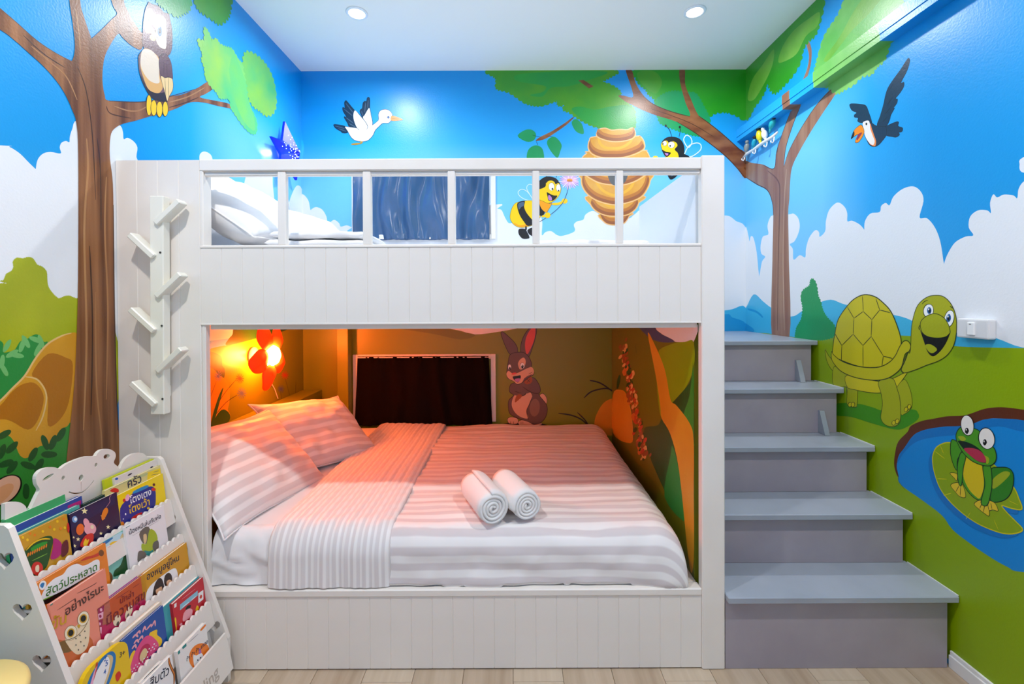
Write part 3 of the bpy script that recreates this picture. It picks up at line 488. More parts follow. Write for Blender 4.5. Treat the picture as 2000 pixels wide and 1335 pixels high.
('f','bee_ol','1.198,2.578 1.193,2.564 1.181,2.555 1.165,2.555 1.153,2.564 1.148,2.578 1.153,2.593 1.165,2.602 1.181,2.602 1.193,2.593'),
('f','white','1.196,2.578 1.191,2.565 1.18,2.556 1.166,2.557 1.154,2.565 1.15,2.578 1.154,2.592 1.166,2.6 1.18,2.6 1.192,2.592'),
('f','black','1.117,2.585 1.116,2.582 1.113,2.579 1.11,2.579 1.107,2.582 1.106,2.585 1.107,2.589 1.11,2.591 1.113,2.591 1.116,2.589'),
('f','black','1.17,2.57 1.169,2.566 1.166,2.564 1.162,2.564 1.159,2.566 1.158,2.57 1.159,2.574 1.162,2.577 1.166,2.577 1.169,2.574'),
('f','black','1.103,2.542 1.134,2.528 1.169,2.52 1.147,2.493 1.13,2.496'),
('f','tongue','1.124,2.518 1.151,2.514 1.14,2.499'),
('s','black2','1.176,2.638 1.161,2.686 1.139,2.713',.004),
('f','black2','1.139,2.718 1.138,2.713 1.134,2.71 1.13,2.71 1.126,2.713 1.125,2.718 1.126,2.724 1.13,2.727 1.134,2.727 1.138,2.724'),
('s','black2','1.228,2.631 1.239,2.679 1.237,2.699',.004),
('f','black2','1.243,2.708 1.241,2.703 1.238,2.7 1.233,2.7 1.229,2.703 1.228,2.708 1.229,2.713 1.233,2.716 1.238,2.716 1.241,2.713'),
('f','bee_y','1.075,2.488 1.071,2.481 1.062,2.478 1.05,2.478 1.041,2.482 1.037,2.488 1.041,2.494 1.05,2.498 1.062,2.498 1.071,2.494')]),
('B','painted_stork',2.4,'white painted stork with dark wing tips flying on back wall',[('f','navy','-1.221,2.896 -1.21,2.912 -1.196,2.899 -1.171,2.868 -1.147,2.841 -1.122,2.813 -1.117,2.699 -1.132,2.711 -1.16,2.714 -1.191,2.727 -1.2,2.748 -1.221,2.782 -1.223,2.795 -1.206,2.792 -1.227,2.826 -1.235,2.85 -1.232,2.863 -1.218,2.859'),
('c','navy_dk','-1.221,2.896 -1.21,2.912 -1.196,2.899 -1.171,2.868 -1.147,2.841 -1.122,2.813 -1.117,2.699 -1.132,2.711 -1.16,2.714 -1.191,2.727 -1.2,2.748 -1.221,2.782 -1.223,2.795 -1.206,2.792 -1.227,2.826 -1.235,2.85 -1.232,2.863 -1.218,2.859',.003),
('f','navy','-1.085,2.893 -1.072,2.907 -1.06,2.905 -1.054,2.93 -1.041,2.934 -1.035,2.917 -1.035,2.856 -1.027,2.8 -1.036,2.757 -1.067,2.776 -1.088,2.788 -1.107,2.825 -1.105,2.844 -1.091,2.856'),
('c','navy_dk','-1.085,2.893 -1.072,2.907 -1.06,2.905 -1.054,2.93 -1.041,2.934 -1.035,2.917 -1.035,2.856 -1.027,2.8 -1.036,2.757 -1.067,2.776 -1.088,2.788 -1.107,2.825 -1.105,2.844 -1.091,2.856',.003),
('f','navy','-1.299,2.738 -1.268,2.736 -1.225,2.727 -1.191,2.711 -1.197,2.684 -1.21,2.675 -1.235,2.676 -1.253,2.69 -1.281,2.706 -1.298,2.724'),
('c','navy_dk','-1.299,2.738 -1.268,2.736 -1.225,2.727 -1.191,2.711 -1.197,2.684 -1.21,2.675 -1.235,2.676 -1.253,2.69 -1.281,2.706 -1.298,2.724',.003),
('s','grayblue','-1.211,2.893 -1.159,2.825',.006),
('s','grayblue','-1.224,2.85 -1.163,2.801',.006),
('s','grayblue','-1.212,2.789 -1.154,2.745',.006),
('s','grayblue','-1.188,2.745 -1.138,2.717',.006),
('s','grayblue','-1.066,2.896 -1.073,2.825',.006),
('s','grayblue','-1.047,2.917 -1.051,2.856',.006),
('s','grayblue','-1.097,2.834 -1.085,2.8',.006),
('s','grayblue','-1.29,2.727 -1.222,2.708',.006),
('s','grayblue','-1.268,2.709 -1.21,2.687',.006),
('f','white','-1.219,2.722 -1.179,2.718 -1.132,2.711 -1.117,2.699 -1.08,2.702 -1.018,2.732 -.981,2.76 -.971,2.775 -.972,2.812 -.958,2.837 -.927,2.847 -.897,2.84 -.875,2.818 -.871,2.793 -.882,2.763 -.903,2.746 -.94,2.746 -.968,2.723 -.996,2.695 -1.012,2.661 -1.034,2.634 -1.056,2.618 -1.09,2.612 -1.13,2.616 -1.161,2.631 -1.182,2.656 -1.2,2.69'),
('c','navy_dk','-1.219,2.722 -1.179,2.718 -1.132,2.711 -1.117,2.699 -1.08,2.702 -1.018,2.732 -.981,2.76 -.971,2.775 -.972,2.812 -.958,2.837 -.927,2.847 -.897,2.84 -.875,2.818 -.871,2.793 -.882,2.763 -.903,2.746 -.94,2.746 -.968,2.723 -.996,2.695 -1.012,2.661 -1.034,2.634 -1.056,2.618 -1.09,2.612 -1.13,2.616 -1.161,2.631 -1.182,2.656 -1.2,2.69',.003),
('f','white','-1.147,2.838 -1.128,2.828 -1.104,2.8 -1.082,2.773 -1.061,2.745 -1.053,2.717 -1.061,2.699 -1.117,2.699 -1.147,2.751 -1.156,2.801'),
('f','white','-1.045,2.853 -1.036,2.849 -1.027,2.8 -1.018,2.757 -1.018,2.729 -1.052,2.695 -1.055,2.732 -1.085,2.785 -1.073,2.806'),
('s','navy_dk','-1.131,2.831 -1.104,2.8 -1.076,2.766 -1.058,2.739 -1.052,2.717 -1.061,2.699',.004),
('s','navy_dk','-1.032,2.843 -1.025,2.8 -1.016,2.757 -1.018,2.729',.003),
('s','navy_dk','-1.132,2.711 -1.117,2.699',.003),
('f','st_beak','-.877,2.798 -.838,2.792 -.793,2.771 -.826,2.764 -.88,2.765'),
('s','bark_dk','-.875,2.779 -.82,2.775',.002),
('f','st_leg','-1.111,2.616 -1.09,2.612 -1.093,2.6 -1.13,2.588 -1.17,2.588 -1.17,2.597 -1.136,2.602 -1.105,2.603'),
('f','navy_dk','-.891,2.788 -.893,2.783 -.897,2.779 -.903,2.779 -.907,2.783 -.909,2.788 -.907,2.794 -.903,2.797 -.897,2.797 -.893,2.794'),
('f','eye_bl','-.894,2.788 -.895,2.784 -.898,2.782 -.902,2.782 -.905,2.784 -.906,2.788 -.905,2.792 -.902,2.795 -.898,2.795 -.895,2.792')]),
('B','painted_rabbit',2.0,'grey-brown painted rabbit with long ears beside lower window',[('f','black2','-.077,.535 .04,.544 .241,.53 .238,.494 .014,.493 -.071,.512'),
('f','rab','-.081,1.194 -.071,1.214 -.029,1.181 .017,1.135 .039,1.09 .032,1.051 -.013,1.045 -.048,1.103'),
('c','rab_dk','-.081,1.194 -.071,1.214 -.029,1.181 .017,1.135 .039,1.09 .032,1.051 -.013,1.045 -.048,1.103',.004),
('f','rab','.062,1.051 .065,1.122 .088,1.187 .127,1.239 .166,1.261 .18,1.232 .172,1.174 .153,1.109 .12,1.025 .074,1.031'),
('c','rab_dk','.062,1.051 .065,1.122 .088,1.187 .127,1.239 .166,1.261 .18,1.232 .172,1.174 .153,1.109 .12,1.025 .074,1.031',.004),
('f','rab_ear','.1,1.161 .127,1.219 .163,1.252 .171,1.219 .165,1.167 .145,1.109 .11,1.047 .095,1.096'),
('f','rab_tan','.2,.738 .223,.758 .249,.732 .254,.693 .235,.673'),
('c','rab_dk','.2,.738 .223,.758 .249,.732 .254,.693 .235,.673',.003),
('f','rab','-.017,.817 .009,.837 .106,.862 .158,.875 .197,.823 .206,.777 .197,.745 .248,.68 .256,.627 .235,.569 .183,.533 .118,.543 .04,.576 -.018,.609 -.031,.668 -.024,.713 .008,.746 -.021,.772'),
('c','rab_dk','-.017,.817 .009,.837 .106,.862 .158,.875 .197,.823 .206,.777 .197,.745 .248,.68 .256,.627 .235,.569 .183,.533 .118,.543 .04,.576 -.018,.609 -.031,.668 -.024,.713 .008,.746 -.021,.772',.004),
('f','rab_tan','.002,.72 .028,.752 .106,.758 .132,.765 .145,.732 .125,.68 .105,.628 .115,.576 .066,.583 .021,.616 -.005,.668'),
('s','rab_dk','.145,.732 .122,.674 .104,.628 .118,.563',.004),
('f','rab_lt','.201,.65 .191,.613 .17,.591 .147,.593 .13,.619 .126,.657 .137,.695 .158,.717 .181,.714 .198,.689'),
('s','rab_dk','.008,.765 .06,.752 .099,.765',.03),
('s','rab','.009,.798 .008,.765 .06,.753 .099,.771',.025),
('s','rab_dk','.074,.81 .119,.778 .171,.758 .2,.764',.004),
('f','nut','.087,.869 .106,.885 .139,.882 .146,.849 .126,.83 .093,.833'),
('f','nut','.018,.694 .028,.739 .054,.755 .07,.739 .047,.713'),
('s','rab_dk','.103,.869 .132,.839',.003),
('s','rab_dk','.132,.869 .106,.836',.003),
('f','rab','-.03,.993 -.016,1.045 .029,1.061 .081,1.061 .12,1.031 .142,.979 .139,.94 .158,.92 .152,.895 .119,.875 .067,.836 .035,.827 .009,.85 -.03,.869 -.04,.895 -.04,.928'),
('c','rab_dk','-.03,.993 -.016,1.045 .029,1.061 .081,1.061 .12,1.031 .142,.979 .139,.94 .158,.92 .152,.895 .119,.875 .067,.836 .035,.827 .009,.85 -.03,.869 -.04,.895 -.04,.928',.004),
('f','rab_tan','-.043,.902 -.027,.925 .009,.902 .048,.914 .107,.943 .142,.953 .158,.927 .152,.898 .119,.891 .087,.869 .07,.84 .035,.829 .009,.851 -.027,.869'),
('f','rab_tan','.042,.979 .061,1.012 .087,1.022 .099,.992 .084,.947 .055,.937'),
('f','rab_dk','.092,.963 .088,.95 .08,.941 .069,.942 .06,.95 .057,.963 .06,.977 .069,.985 .08,.985 .088,.976'),
('f','white','.09,.963 .087,.951 .079,.943 .069,.943 .062,.951 .059,.963 .062,.975 .069,.983 .079,.983 .087,.975'),
('f','black','.083,.957 .081,.949 .077,.944 .071,.944 .067,.949 .065,.957 .067,.964 .071,.969 .077,.969 .082,.964'),
('f','white','.074,.963 .073,.961 .072,.959 .07,.959 .069,.961 .068,.963 .069,.965 .07,.967 .072,.967 .073,.965'),
('f','rab_dk','-.007,.954 -.01,.941 -.016,.933 -.024,.933 -.031,.941 -.033,.954 -.03,.966 -.024,.974 -.016,.974 -.009,.966'),
('f','white','-.009,.954 -.011,.942 -.017,.935 -.023,.935 -.029,.942 -.031,.954 -.029,.965 -.023,.972 -.016,.972 -.011,.965'),
('f','black','-.012,.944 -.013,.938 -.016,.934 -.02,.934 -.023,.938 -.025,.944 -.023,.95 -.02,.954 -.016,.954 -.013,.95'),
('f','rab_ear','.031,.908 .029,.903 .019,.899 .008,.897 -.002,.898 -.007,.902 -.004,.907 .005,.911 .017,.913 .027,.912'),
('f','black','.002,.882 .035,.889 .061,.892 .058,.862 .041,.84 .019,.853'),
('f','tongue','.019,.866 .058,.869 .048,.846 .028,.846'),
('s','rab_dk','.119,.901 .149,.917',.003),
('s','rab_dk','.126,.891 .152,.904',.003),
('f','rab_tan','-.038,.57 -.012,.586 .034,.576 .043,.55 .027,.534 -.025,.538'),
('c','rab_dk','-.038,.57 -.012,.586 .034,.576 .043,.55 .027,.534 -.025,.538',.003),
('f','rab_tan','.04,.544 .066,.563 .118,.55 .157,.53 .209,.54 .215,.53 .157,.514 .066,.518'),
('c','rab_dk','.04,.544 .066,.563 .118,.55 .157,.53 .209,.54 .215,.53 .157,.514 .066,.518',.003),
('s','rab_dk','-.015,.554 -.015,.534',.003),
('s','rab_dk','.007,.554 .007,.534',.003),
('s','rab_dk','.063,.553 .063,.534',.003),
('s','rab_dk','.076,.553 .076,.534',.003)]),
('R','painted_cloud_bank',0.4,'white painted cloud bank on right wall above turtle',[('f','cloud','3.435,2.009 3.351,1.984 3.312,1.91 3.295,1.864 3.28,1.895 3.249,1.89 3.218,1.832 3.194,1.754 3.178,1.656 3.166,1.602 3.166,1.602 3.149,1.654 3.129,1.705 3.091,1.733 3.139,1.759 3.149,1.813 3.12,1.873 3.054,1.879 3.064,1.937 3.036,1.984 2.992,1.996 2.826,1.97 2.78,1.966 2.735,1.93 2.72,1.881 2.735,1.837 2.772,1.796 2.818,1.783 2.787,1.751 2.78,1.685 2.72,1.707 2.67,1.689 2.663,1.737 2.636,1.796 2.583,1.834 2.55,1.819 2.544,1.792 2.5,1.816 2.494,1.87 2.47,1.924 2.423,1.951 2.389,1.948 2.351,1.916 2.335,1.881 2.334,1.842 2.303,1.84 2.252,1.812 2.222,1.781 2.222,1.781 2.218,1.822 2.185,1.853 2.13,1.85 2.121,1.876 2.095,1.885 2.074,1.87 2.053,1.904 2.005,1.927 1.951,1.925 1.914,1.892 1.903,1.851 1.921,1.787 1.886,1.777 1.851,1.733 1.828,1.674 1.815,1.599 1.812,1.582 1.812,1.582 1.799,1.616 1.768,1.661 1.726,1.679 1.697,1.68 1.714,1.712 1.709,1.751 1.681,1.769 1.648,1.763 1.635,1.751 1.638,1.788 1.627,1.816 1.614,1.802 1.592,1.807 1.562,1.797 1.55,1.785 1.546,1.815 1.53,1.837 1.494,1.848 1.537,1.87 1.543,1.897 1.53,1.919 1.404,1.936 1.234,1.834 .956,1.681 .695,1.615 .693,1.31 1.532,1.259 3.436,1.035')]),
('R','painted_hills',0.6,'blue painted hills along the right wall',[('f','hill','3.436,1.36 3.352,1.379 3.239,1.48 3.12,1.431 3.009,1.385 2.81,1.337 2.691,1.377 2.582,1.415 2.458,1.441 2.355,1.417 2.184,1.389 2.011,1.366 1.934,1.342 1.864,1.321 1.757,1.312 1.702,1.315 1.615,1.303 1.532,1.279 1.401,1.279 1.401,1.227 3.436,.919'),
('f','hill_dk','3.436,1.285 3.352,1.268 3.229,1.223 3.352,1.17 3.436,1.163'),
('s','hill_dk','3.323,1.374 3.198,1.355 3.12,1.32',.016)]),
('R','painted_grass',0.7,'green painted grass slope on right wall beside the stairs',[('f','grass','3.556,1.141 2.635,1.214 2.531,1.22 2.434,1.243 2.183,1.267 1.964,1.284 1.863,1.27 1.76,1.26 1.528,1.277 1.232,1.302 .694,1.333 .488,.713 1.226,.041 1.756,.008 2.279,.243 3.557,.54')]),
('R','painted_bush',0.9,'dark green painted cypress bush behind turtle',[('k','bush_gr','2.772,1.16 2.764,1.217 2.749,1.274 2.705,1.322 2.691,1.395 2.708,1.45 2.691,1.495 2.629,1.521 2.625,1.547 2.606,1.56 2.576,1.536 2.563,1.493 2.556,1.458 2.537,1.432 2.518,1.381 2.481,1.34 2.434,1.309 2.422,1.285 2.434,1.243 2.531,1.218 2.635,1.209',.007)]),
('R','painted_tree',1.4,'slender brown painted tree rising behind the stairs',[('f','bark3','3.434,2.494 3.351,2.463 3.259,2.418 3.12,2.366 2.988,2.302 2.957,2.407 2.874,2.524 2.795,2.617 2.721,2.713 2.692,2.736 2.651,2.787 2.637,2.85 2.665,2.936 2.665,2.952 2.637,2.93 2.613,2.864 2.621,2.789 2.651,2.733 2.671,2.69 2.714,2.591 2.78,2.517 2.858,2.394 2.879,2.28 2.826,2.364 2.706,2.461 2.57,2.539 2.442,2.574 2.407,2.542 2.507,2.478 2.623,2.403 2.735,2.316 2.795,2.251 2.814,2.171 2.823,2.059 2.834,1.966 2.826,1.679 2.822,1.203 3.009,1.187 3.006,1.695 2.995,1.996 3.006,2.079 3.064,2.174 3.198,2.249 3.351,2.339 3.435,2.39'),
('s','bark_dk','3.12,2.364 2.988,2.3 2.957,2.405 2.874,2.522 2.795,2.615',.005),
('s','bark_dk','2.879,2.28 2.858,2.394 2.78,2.517 2.714,2.591',.005),
('s','bark_dk','2.442,2.572 2.57,2.537 2.706,2.459 2.826,2.362 2.879,2.278',.004),
('s','bark_dk','3.351,2.341 3.198,2.251 3.064,2.176 3.006,2.081 2.995,1.996',.006),
('s','bark3d','2.948,1.242 2.94,1.689 2.923,2.081 2.94,2.204 3.064,2.308',.01),
('s','bark3l','2.873,1.247 2.887,1.684 2.874,2.07 2.85,2.257',.01)]),
('R','painted_foliage',2.0,'green painted leaf canopy on upper right wall',[('k','leafH','3.434,3.15 3.351,3.142 3.064,3.144 2.584,3.133 2.514,3.125 2.52,3.041 2.552,2.975 2.584,2.934 2.637,2.939 2.693,2.916 2.714,2.855 2.78,2.815 2.858,2.796 2.923,2.788 2.983,2.791 3.036,2.85 3.064,2.889 3.101,2.849 3.158,2.822 3.238,2.803 3.301,2.758 3.434,2.811',.018),
('f','leafI','2.94,2.973 2.89,3.044 2.781,3.076 2.637,3.062 2.546,3.04 2.565,2.974 2.665,2.976 2.751,2.92 2.874,2.939'),
('f','leafI','3.322,2.905 3.259,3.008 3.12,3.046 2.992,3.08 3.009,2.979 3.12,2.9 3.238,2.857'),
('k','leafJ','2.326,3.057 2.358,2.985 2.402,2.933 2.466,2.907 2.514,2.877 2.558,2.799 2.577,2.758 2.584,2.701 2.453,2.571 2.401,2.527 2.357,2.527 2.294,2.521 2.234,2.537 2.177,2.516 2.149,2.539 2.109,2.54 2.084,2.582 2.071,2.631 2.03,2.689 2.003,2.752 1.984,2.819',.013),
('f','leafI','2.284,2.891 2.187,2.916 2.097,2.856 2.187,2.814 2.305,2.796 2.413,2.755 2.483,2.735 2.508,2.764 2.391,2.814')]),
('R','painted_toucan',2.0,'dark blue painted toucan with orange beak flying',[('f','navy','1.976,2.484 1.97,2.468 1.983,2.435 2.014,2.397 2,2.392 2,2.373 2.018,2.355 2.042,2.34 2.032,2.332 2.036,2.315 2.054,2.302 2.048,2.298 2.067,2.276 2.075,2.255 2.096,2.236 2.144,2.258 2.127,2.297 2.109,2.34 2.096,2.383 2.08,2.41 2.046,2.436 2.014,2.457 1.987,2.48'),
('c','navy_dk','1.976,2.484 1.97,2.468 1.983,2.435 2.014,2.397 2,2.392 2,2.373 2.018,2.355 2.042,2.34 2.032,2.332 2.036,2.315 2.054,2.302 2.048,2.298 2.067,2.276 2.075,2.255 2.096,2.236 2.144,2.258 2.127,2.297 2.109,2.34 2.096,2.383 2.08,2.41 2.046,2.436 2.014,2.457 1.987,2.48',.002),
('f','navy','2.32,2.429 2.304,2.429 2.253,2.405 2.214,2.381 2.195,2.34 2.179,2.296 2.181,2.283 2.224,2.303 2.248,2.312 2.266,2.327 2.263,2.341 2.286,2.354 2.288,2.366 2.273,2.372 2.304,2.396'),
('c','navy_dk','2.32,2.429 2.304,2.429 2.253,2.405 2.214,2.381 2.195,2.34 2.179,2.296 2.181,2.283 2.224,2.303 2.248,2.312 2.266,2.327 2.263,2.341 2.286,2.354 2.288,2.366 2.273,2.372 2.304,2.396',.002),
('f','navy','2.1,2.23 2.079,2.236 2.038,2.234 2.026,2.227 2.028,2.211 2.006,2.195 2.008,2.18 2.025,2.182 2.021,2.17 2.038,2.166 2.058,2.175 2.096,2.197'),
('c','navy_dk','2.1,2.23 2.079,2.236 2.038,2.234 2.026,2.227 2.028,2.211 2.006,2.195 2.008,2.18 2.025,2.182 2.021,2.17 2.038,2.166 2.058,2.175 2.096,2.197',.002),
('f','navy','2.19,2.301 2.172,2.279 2.149,2.259 2.1,2.236 2.092,2.227 2.092,2.195 2.109,2.18 2.135,2.165 2.162,2.165 2.19,2.183 2.209,2.216 2.219,2.245 2.195,2.281'),
('c','navy_dk','2.19,2.301 2.172,2.279 2.149,2.259 2.1,2.236 2.092,2.227 2.092,2.195 2.109,2.18 2.135,2.165 2.162,2.165 2.19,2.183 2.209,2.216 2.219,2.245 2.195,2.281',.002),
('f','t_or','2.186,2.284 2.176,2.255 2.163,2.221 2.151,2.188 2.156,2.166 2.176,2.176 2.195,2.2 2.195,2.266'),
('f','t_white','2.233,2.303 2.219,2.308 2.197,2.302 2.189,2.286 2.185,2.258 2.172,2.224 2.159,2.191 2.167,2.175 2.186,2.187 2.207,2.215 2.219,2.241 2.226,2.27'),
('f','orange','2.241,2.298 2.224,2.265 2.228,2.245 2.248,2.226 2.265,2.22 2.281,2.227 2.276,2.243 2.258,2.259 2.288,2.259 2.309,2.253 2.304,2.268 2.288,2.29 2.263,2.299'),
('c','navy_dk','2.241,2.298 2.224,2.265 2.228,2.245 2.248,2.226 2.265,2.22 2.281,2.227 2.276,2.243 2.258,2.259 2.288,2.259 2.309,2.253 2.304,2.268 2.288,2.29 2.263,2.299',.002),
('f','t_mouth','2.263,2.259 2.236,2.259 2.263,2.235 2.273,2.238'),
('f','black','2.309,2.253 2.304,2.268 2.291,2.285 2.286,2.273 2.291,2.26'),
('f','black','2.204,2.289 2.205,2.286 2.208,2.284 2.211,2.286 2.214,2.289 2.215,2.293 2.214,2.296 2.211,2.298 2.208,2.296 2.205,2.293'),
('s','navy_dk','2.079,2.39 2.055,2.412',.003),
('s','navy_dk','2.088,2.33 2.058,2.352',.003),
('s','navy_dk','2.101,2.294 2.071,2.309',.003),
('s','navy_dk','2.113,2.263 2.083,2.276',.003)]),
('R','painted_turtle',2.0,'yellow-green painted smiling turtle on the right wall',[('f','shadow_gr','2.42,.885 2.269,.922 2.167,.927 2.105,.927 1.957,.968 1.926,.961 1.926,.934 1.989,.88 2.045,.857 2.167,.85 2.305,.846 2.42,.828'),
('f','tu_gr','2.499,1.166 2.47,1.137 2.436,1.112 2.42,1.086 2.436,1.06 2.469,1.084 2.491,1.122'),
('c','tu_ol','2.499,1.166 2.47,1.137 2.436,1.112 2.42,1.086 2.436,1.06 2.469,1.084 2.491,1.122',.003),
('f','tu_gr','2.428,1.084 2.438,.991 2.38,.984 2.336,.987 2.336,.91 2.312,.898 2.279,.902 2.265,.923 2.268,1.049 2.342,1.075'),
('c','tu_ol','2.428,1.084 2.438,.991 2.38,.984 2.336,.987 2.336,.91 2.312,.898 2.279,.902 2.265,.923 2.268,1.049 2.342,1.075',.003),
('s','tu_ol','2.336,1.054 2.336,.954',.003),
('f','tu_bl','2.333,1.054 2.13,1.057 2.051,1.086 1.979,1.126 2.012,1.074 2.031,1.046 2.117,1.007 2.2,.993 2.283,.989 2.333,.993'),
('c','tu_ol','2.333,1.054 2.13,1.057 2.051,1.086 1.979,1.126 2.012,1.074 2.031,1.046 2.117,1.007 2.2,.993 2.283,.989 2.333,.993',.003),
('f','tu_gr','2.031,1.048 1.992,1.091 1.963,1.05 1.953,.996 1.963,.966 1.989,.941 2.011,.936 2.023,1.019'),
('c','tu_ol','2.031,1.048 1.992,1.091 1.963,1.05 1.953,.996 1.963,.966 1.989,.941 2.011,.936 2.023,1.019',.002),
('f','tu_gr','2.133,1.057 2.057,1.085 2.028,1.037 2.014,.992 2.011,.926 2.02,.89 2.051,.867 2.092,.863 2.12,.888 2.111,.951 2.117,.999'),
('c','tu_ol','2.133,1.057 2.057,1.085 2.028,1.037 2.014,.992 2.011,.926 2.02,.89 2.051,.867 2.092,.863 2.12,.888 2.111,.951 2.117,.999',.003),
('f','tu_ol','2.3,.907 2.305,.899 2.314,.893 2.322,.893 2.327,.898 2.327,.906 2.322,.915 2.313,.92 2.305,.92 2.3,.915'),
('f','tu_bl','2.304,.907 2.308,.9 2.314,.896 2.32,.896 2.324,.9 2.324,.906 2.319,.913 2.313,.917 2.307,.918 2.303,.914'),
('f','tu_ol','2.281,.912 2.286,.903 2.294,.898 2.302,.898 2.307,.902 2.307,.911 2.302,.919 2.294,.925 2.285,.925 2.28,.92'),
('f','tu_bl','2.284,.911 2.288,.905 2.294,.9 2.3,.9 2.304,.904 2.304,.911 2.3,.918 2.293,.922 2.287,.922 2.284,.918'),
('f','tu_ol','2.038,.886 2.042,.878 2.048,.873 2.055,.873 2.059,.877 2.059,.885 2.054,.892 2.048,.897 2.041,.897 2.037,.893'),
('f','tu_bl','2.04,.885 2.044,.879 2.048,.876 2.053,.875 2.056,.879 2.056,.885 2.053,.891 2.048,.895 2.043,.895 2.04,.891'),
('f','tu_ol','2.019,.898 2.023,.89 2.029,.886 2.036,.885 2.04,.89 2.04,.897 2.036,.905 2.029,.909 2.023,.91 2.019,.905'),
('f','tu_bl','2.022,.898 2.025,.892 2.03,.888 2.034,.888 2.037,.891 2.037,.897 2.034,.903 2.029,.907 2.024,.907 2.021,.904'),
('f','tu_ol','1.974,.961 1.978,.954 1.984,.95 1.99,.95 1.994,.954 1.994,.961 1.99,.968 1.984,.973 1.978,.973 1.974,.968'),
('f','tu_bl','1.977,.961 1.98,.956 1.984,.952 1.989,.952 1.992,.955 1.991,.961 1.988,.967 1.984,.97 1.979,.971 1.976,.967'),
('f','tu_ol','1.958,.977 1.962,.97 1.968,.965 1.974,.965 1.978,.97 1.978,.977 1.974,.984 1.968,.988 1.962,.988 1.958,.984'),
('f','tu_bl','1.961,.977 1.964,.971 1.968,.968 1.973,.968 1.975,.971 1.975,.977 1.972,.982 1.967,.986 1.963,.986 1.96,.982'),
('f','tu_sh','2.432,1.141 2.437,1.187 2.42,1.269 2.397,1.338 2.335,1.407 2.284,1.445 2.221,1.465 2.156,1.455 2.106,1.425 2.064,1.386 2.029,1.32 2.009,1.255 2.023,1.21 2.063,1.162 2.13,1.125 2.234,1.11 2.342,1.119'),
('c','tu_ol','2.432,1.141 2.437,1.187 2.42,1.269 2.397,1.338 2.335,1.407 2.284,1.445 2.221,1.465 2.156,1.455 2.106,1.425 2.064,1.386 2.029,1.32 2.009,1.255 2.023,1.21 2.063,1.162 2.13,1.125 2.234,1.11 2.342,1.119',.005),
('s','tu_ol','2.334,1.404 2.31,1.375 2.287,1.347',.004),
('s','tu_ol','2.287,1.347 2.257,1.365 2.227,1.383',.004),
('s','tu_ol','2.227,1.383 2.229,1.421 2.232,1.458',.004),
('s','tu_ol','2.227,1.383 2.2,1.364 2.173,1.345',.004),
('s','tu_ol','2.173,1.345 2.15,1.369 2.127,1.392',.004),
('s','tu_ol','2.127,1.392 2.138,1.418 2.149,1.445',.004),
('s','tu_ol','2.127,1.392 2.097,1.387 2.067,1.381',.004),
('s','tu_ol','2.287,1.347 2.29,1.307 2.292,1.267',.004),
('s','tu_ol','2.292,1.267 2.331,1.235 2.371,1.202',.004),
('s','tu_ol','2.292,1.267 2.26,1.241 2.228,1.216',.004),
('s','tu_ol','2.173,1.345 2.175,1.305 2.177,1.265',.004),
('s','tu_ol','2.177,1.265 2.202,1.241 2.228,1.216',.004),
('s','tu_ol','2.228,1.216 2.228,1.164 2.227,1.111',.004),
('s','tu_ol','2.371,1.202 2.373,1.161 2.374,1.12',.004),
('s','tu_ol','2.424,1.263 2.398,1.232 2.371,1.202',.005),
('s','tu_ol','2.177,1.265 2.14,1.221 2.105,1.179',.004),
('s','tu_ol','2.105,1.179 2.08,1.177 2.055,1.175',.004),
('s','tu_ol','2.105,1.179 2.11,1.155 2.114,1.13',.004),
('f','tu_rim','2.445,1.163 2.432,1.147 2.373,1.121 2.291,1.11 2.201,1.112 2.13,1.125 2.075,1.153 2.04,1.189 2.018,1.23 1.996,1.258 1.974,1.26 1.961,1.241 1.969,1.217 1.99,1.2 2.006,1.146 2.034,1.113 2.081,1.081 2.142,1.061 2.221,1.052 2.305,1.053 2.381,1.069 2.436,1.106 2.449,1.134'),
('c','tu_ol','2.445,1.163 2.432,1.147 2.373,1.121 2.291,1.11 2.201,1.112 2.13,1.125 2.075,1.153 2.04,1.189 2.018,1.23 1.996,1.258 1.974,1.26 1.961,1.241 1.969,1.217 1.99,1.2 2.006,1.146 2.034,1.113 2.081,1.081 2.142,1.061 2.221,1.052 2.305,1.053 2.381,1.069 2.436,1.106 2.449,1.134',.004),
('f','tu_hd','1.963,1.217 1.958,1.31 1.948,1.366 1.927,1.417 1.888,1.449 1.849,1.458 1.812,1.452 1.781,1.423 1.762,1.377 1.759,1.323 1.768,1.268 1.794,1.224 1.834,1.193 1.887,1.168 1.937,1.142 1.99,1.12 2.006,1.125 2.004,1.151 1.979,1.206'),
('c','tu_ol','1.963,1.217 1.958,1.31 1.948,1.366 1.927,1.417 1.888,1.449 1.849,1.458 1.812,1.452 1.781,1.423 1.762,1.377 1.759,1.323 1.768,1.268 1.794,1.224 1.834,1.193 1.887,1.168 1.937,1.142 1.99,1.12 2.006,1.125 2.004,1.151 1.979,1.206',.003),
('s','tu_ol','1.974,1.211 1.99,1.172 2.009,1.131 1.995,1.12',.005),
('f','tu_ol','1.854,1.392 1.861,1.376 1.874,1.366 1.889,1.367 1.9,1.379 1.902,1.397 1.895,1.414 1.881,1.423 1.866,1.421 1.856,1.409'),
('f','white','1.857,1.392 1.863,1.377 1.875,1.369 1.888,1.37 1.897,1.381 1.899,1.397 1.892,1.412 1.88,1.42 1.867,1.419 1.858,1.408'),
('f','eye_bl','1.864,1.396 1.866,1.387 1.871,1.382 1.877,1.382 1.882,1.387 1.884,1.395 1.882,1.404 1.877,1.409 1.871,1.409 1.866,1.404'),
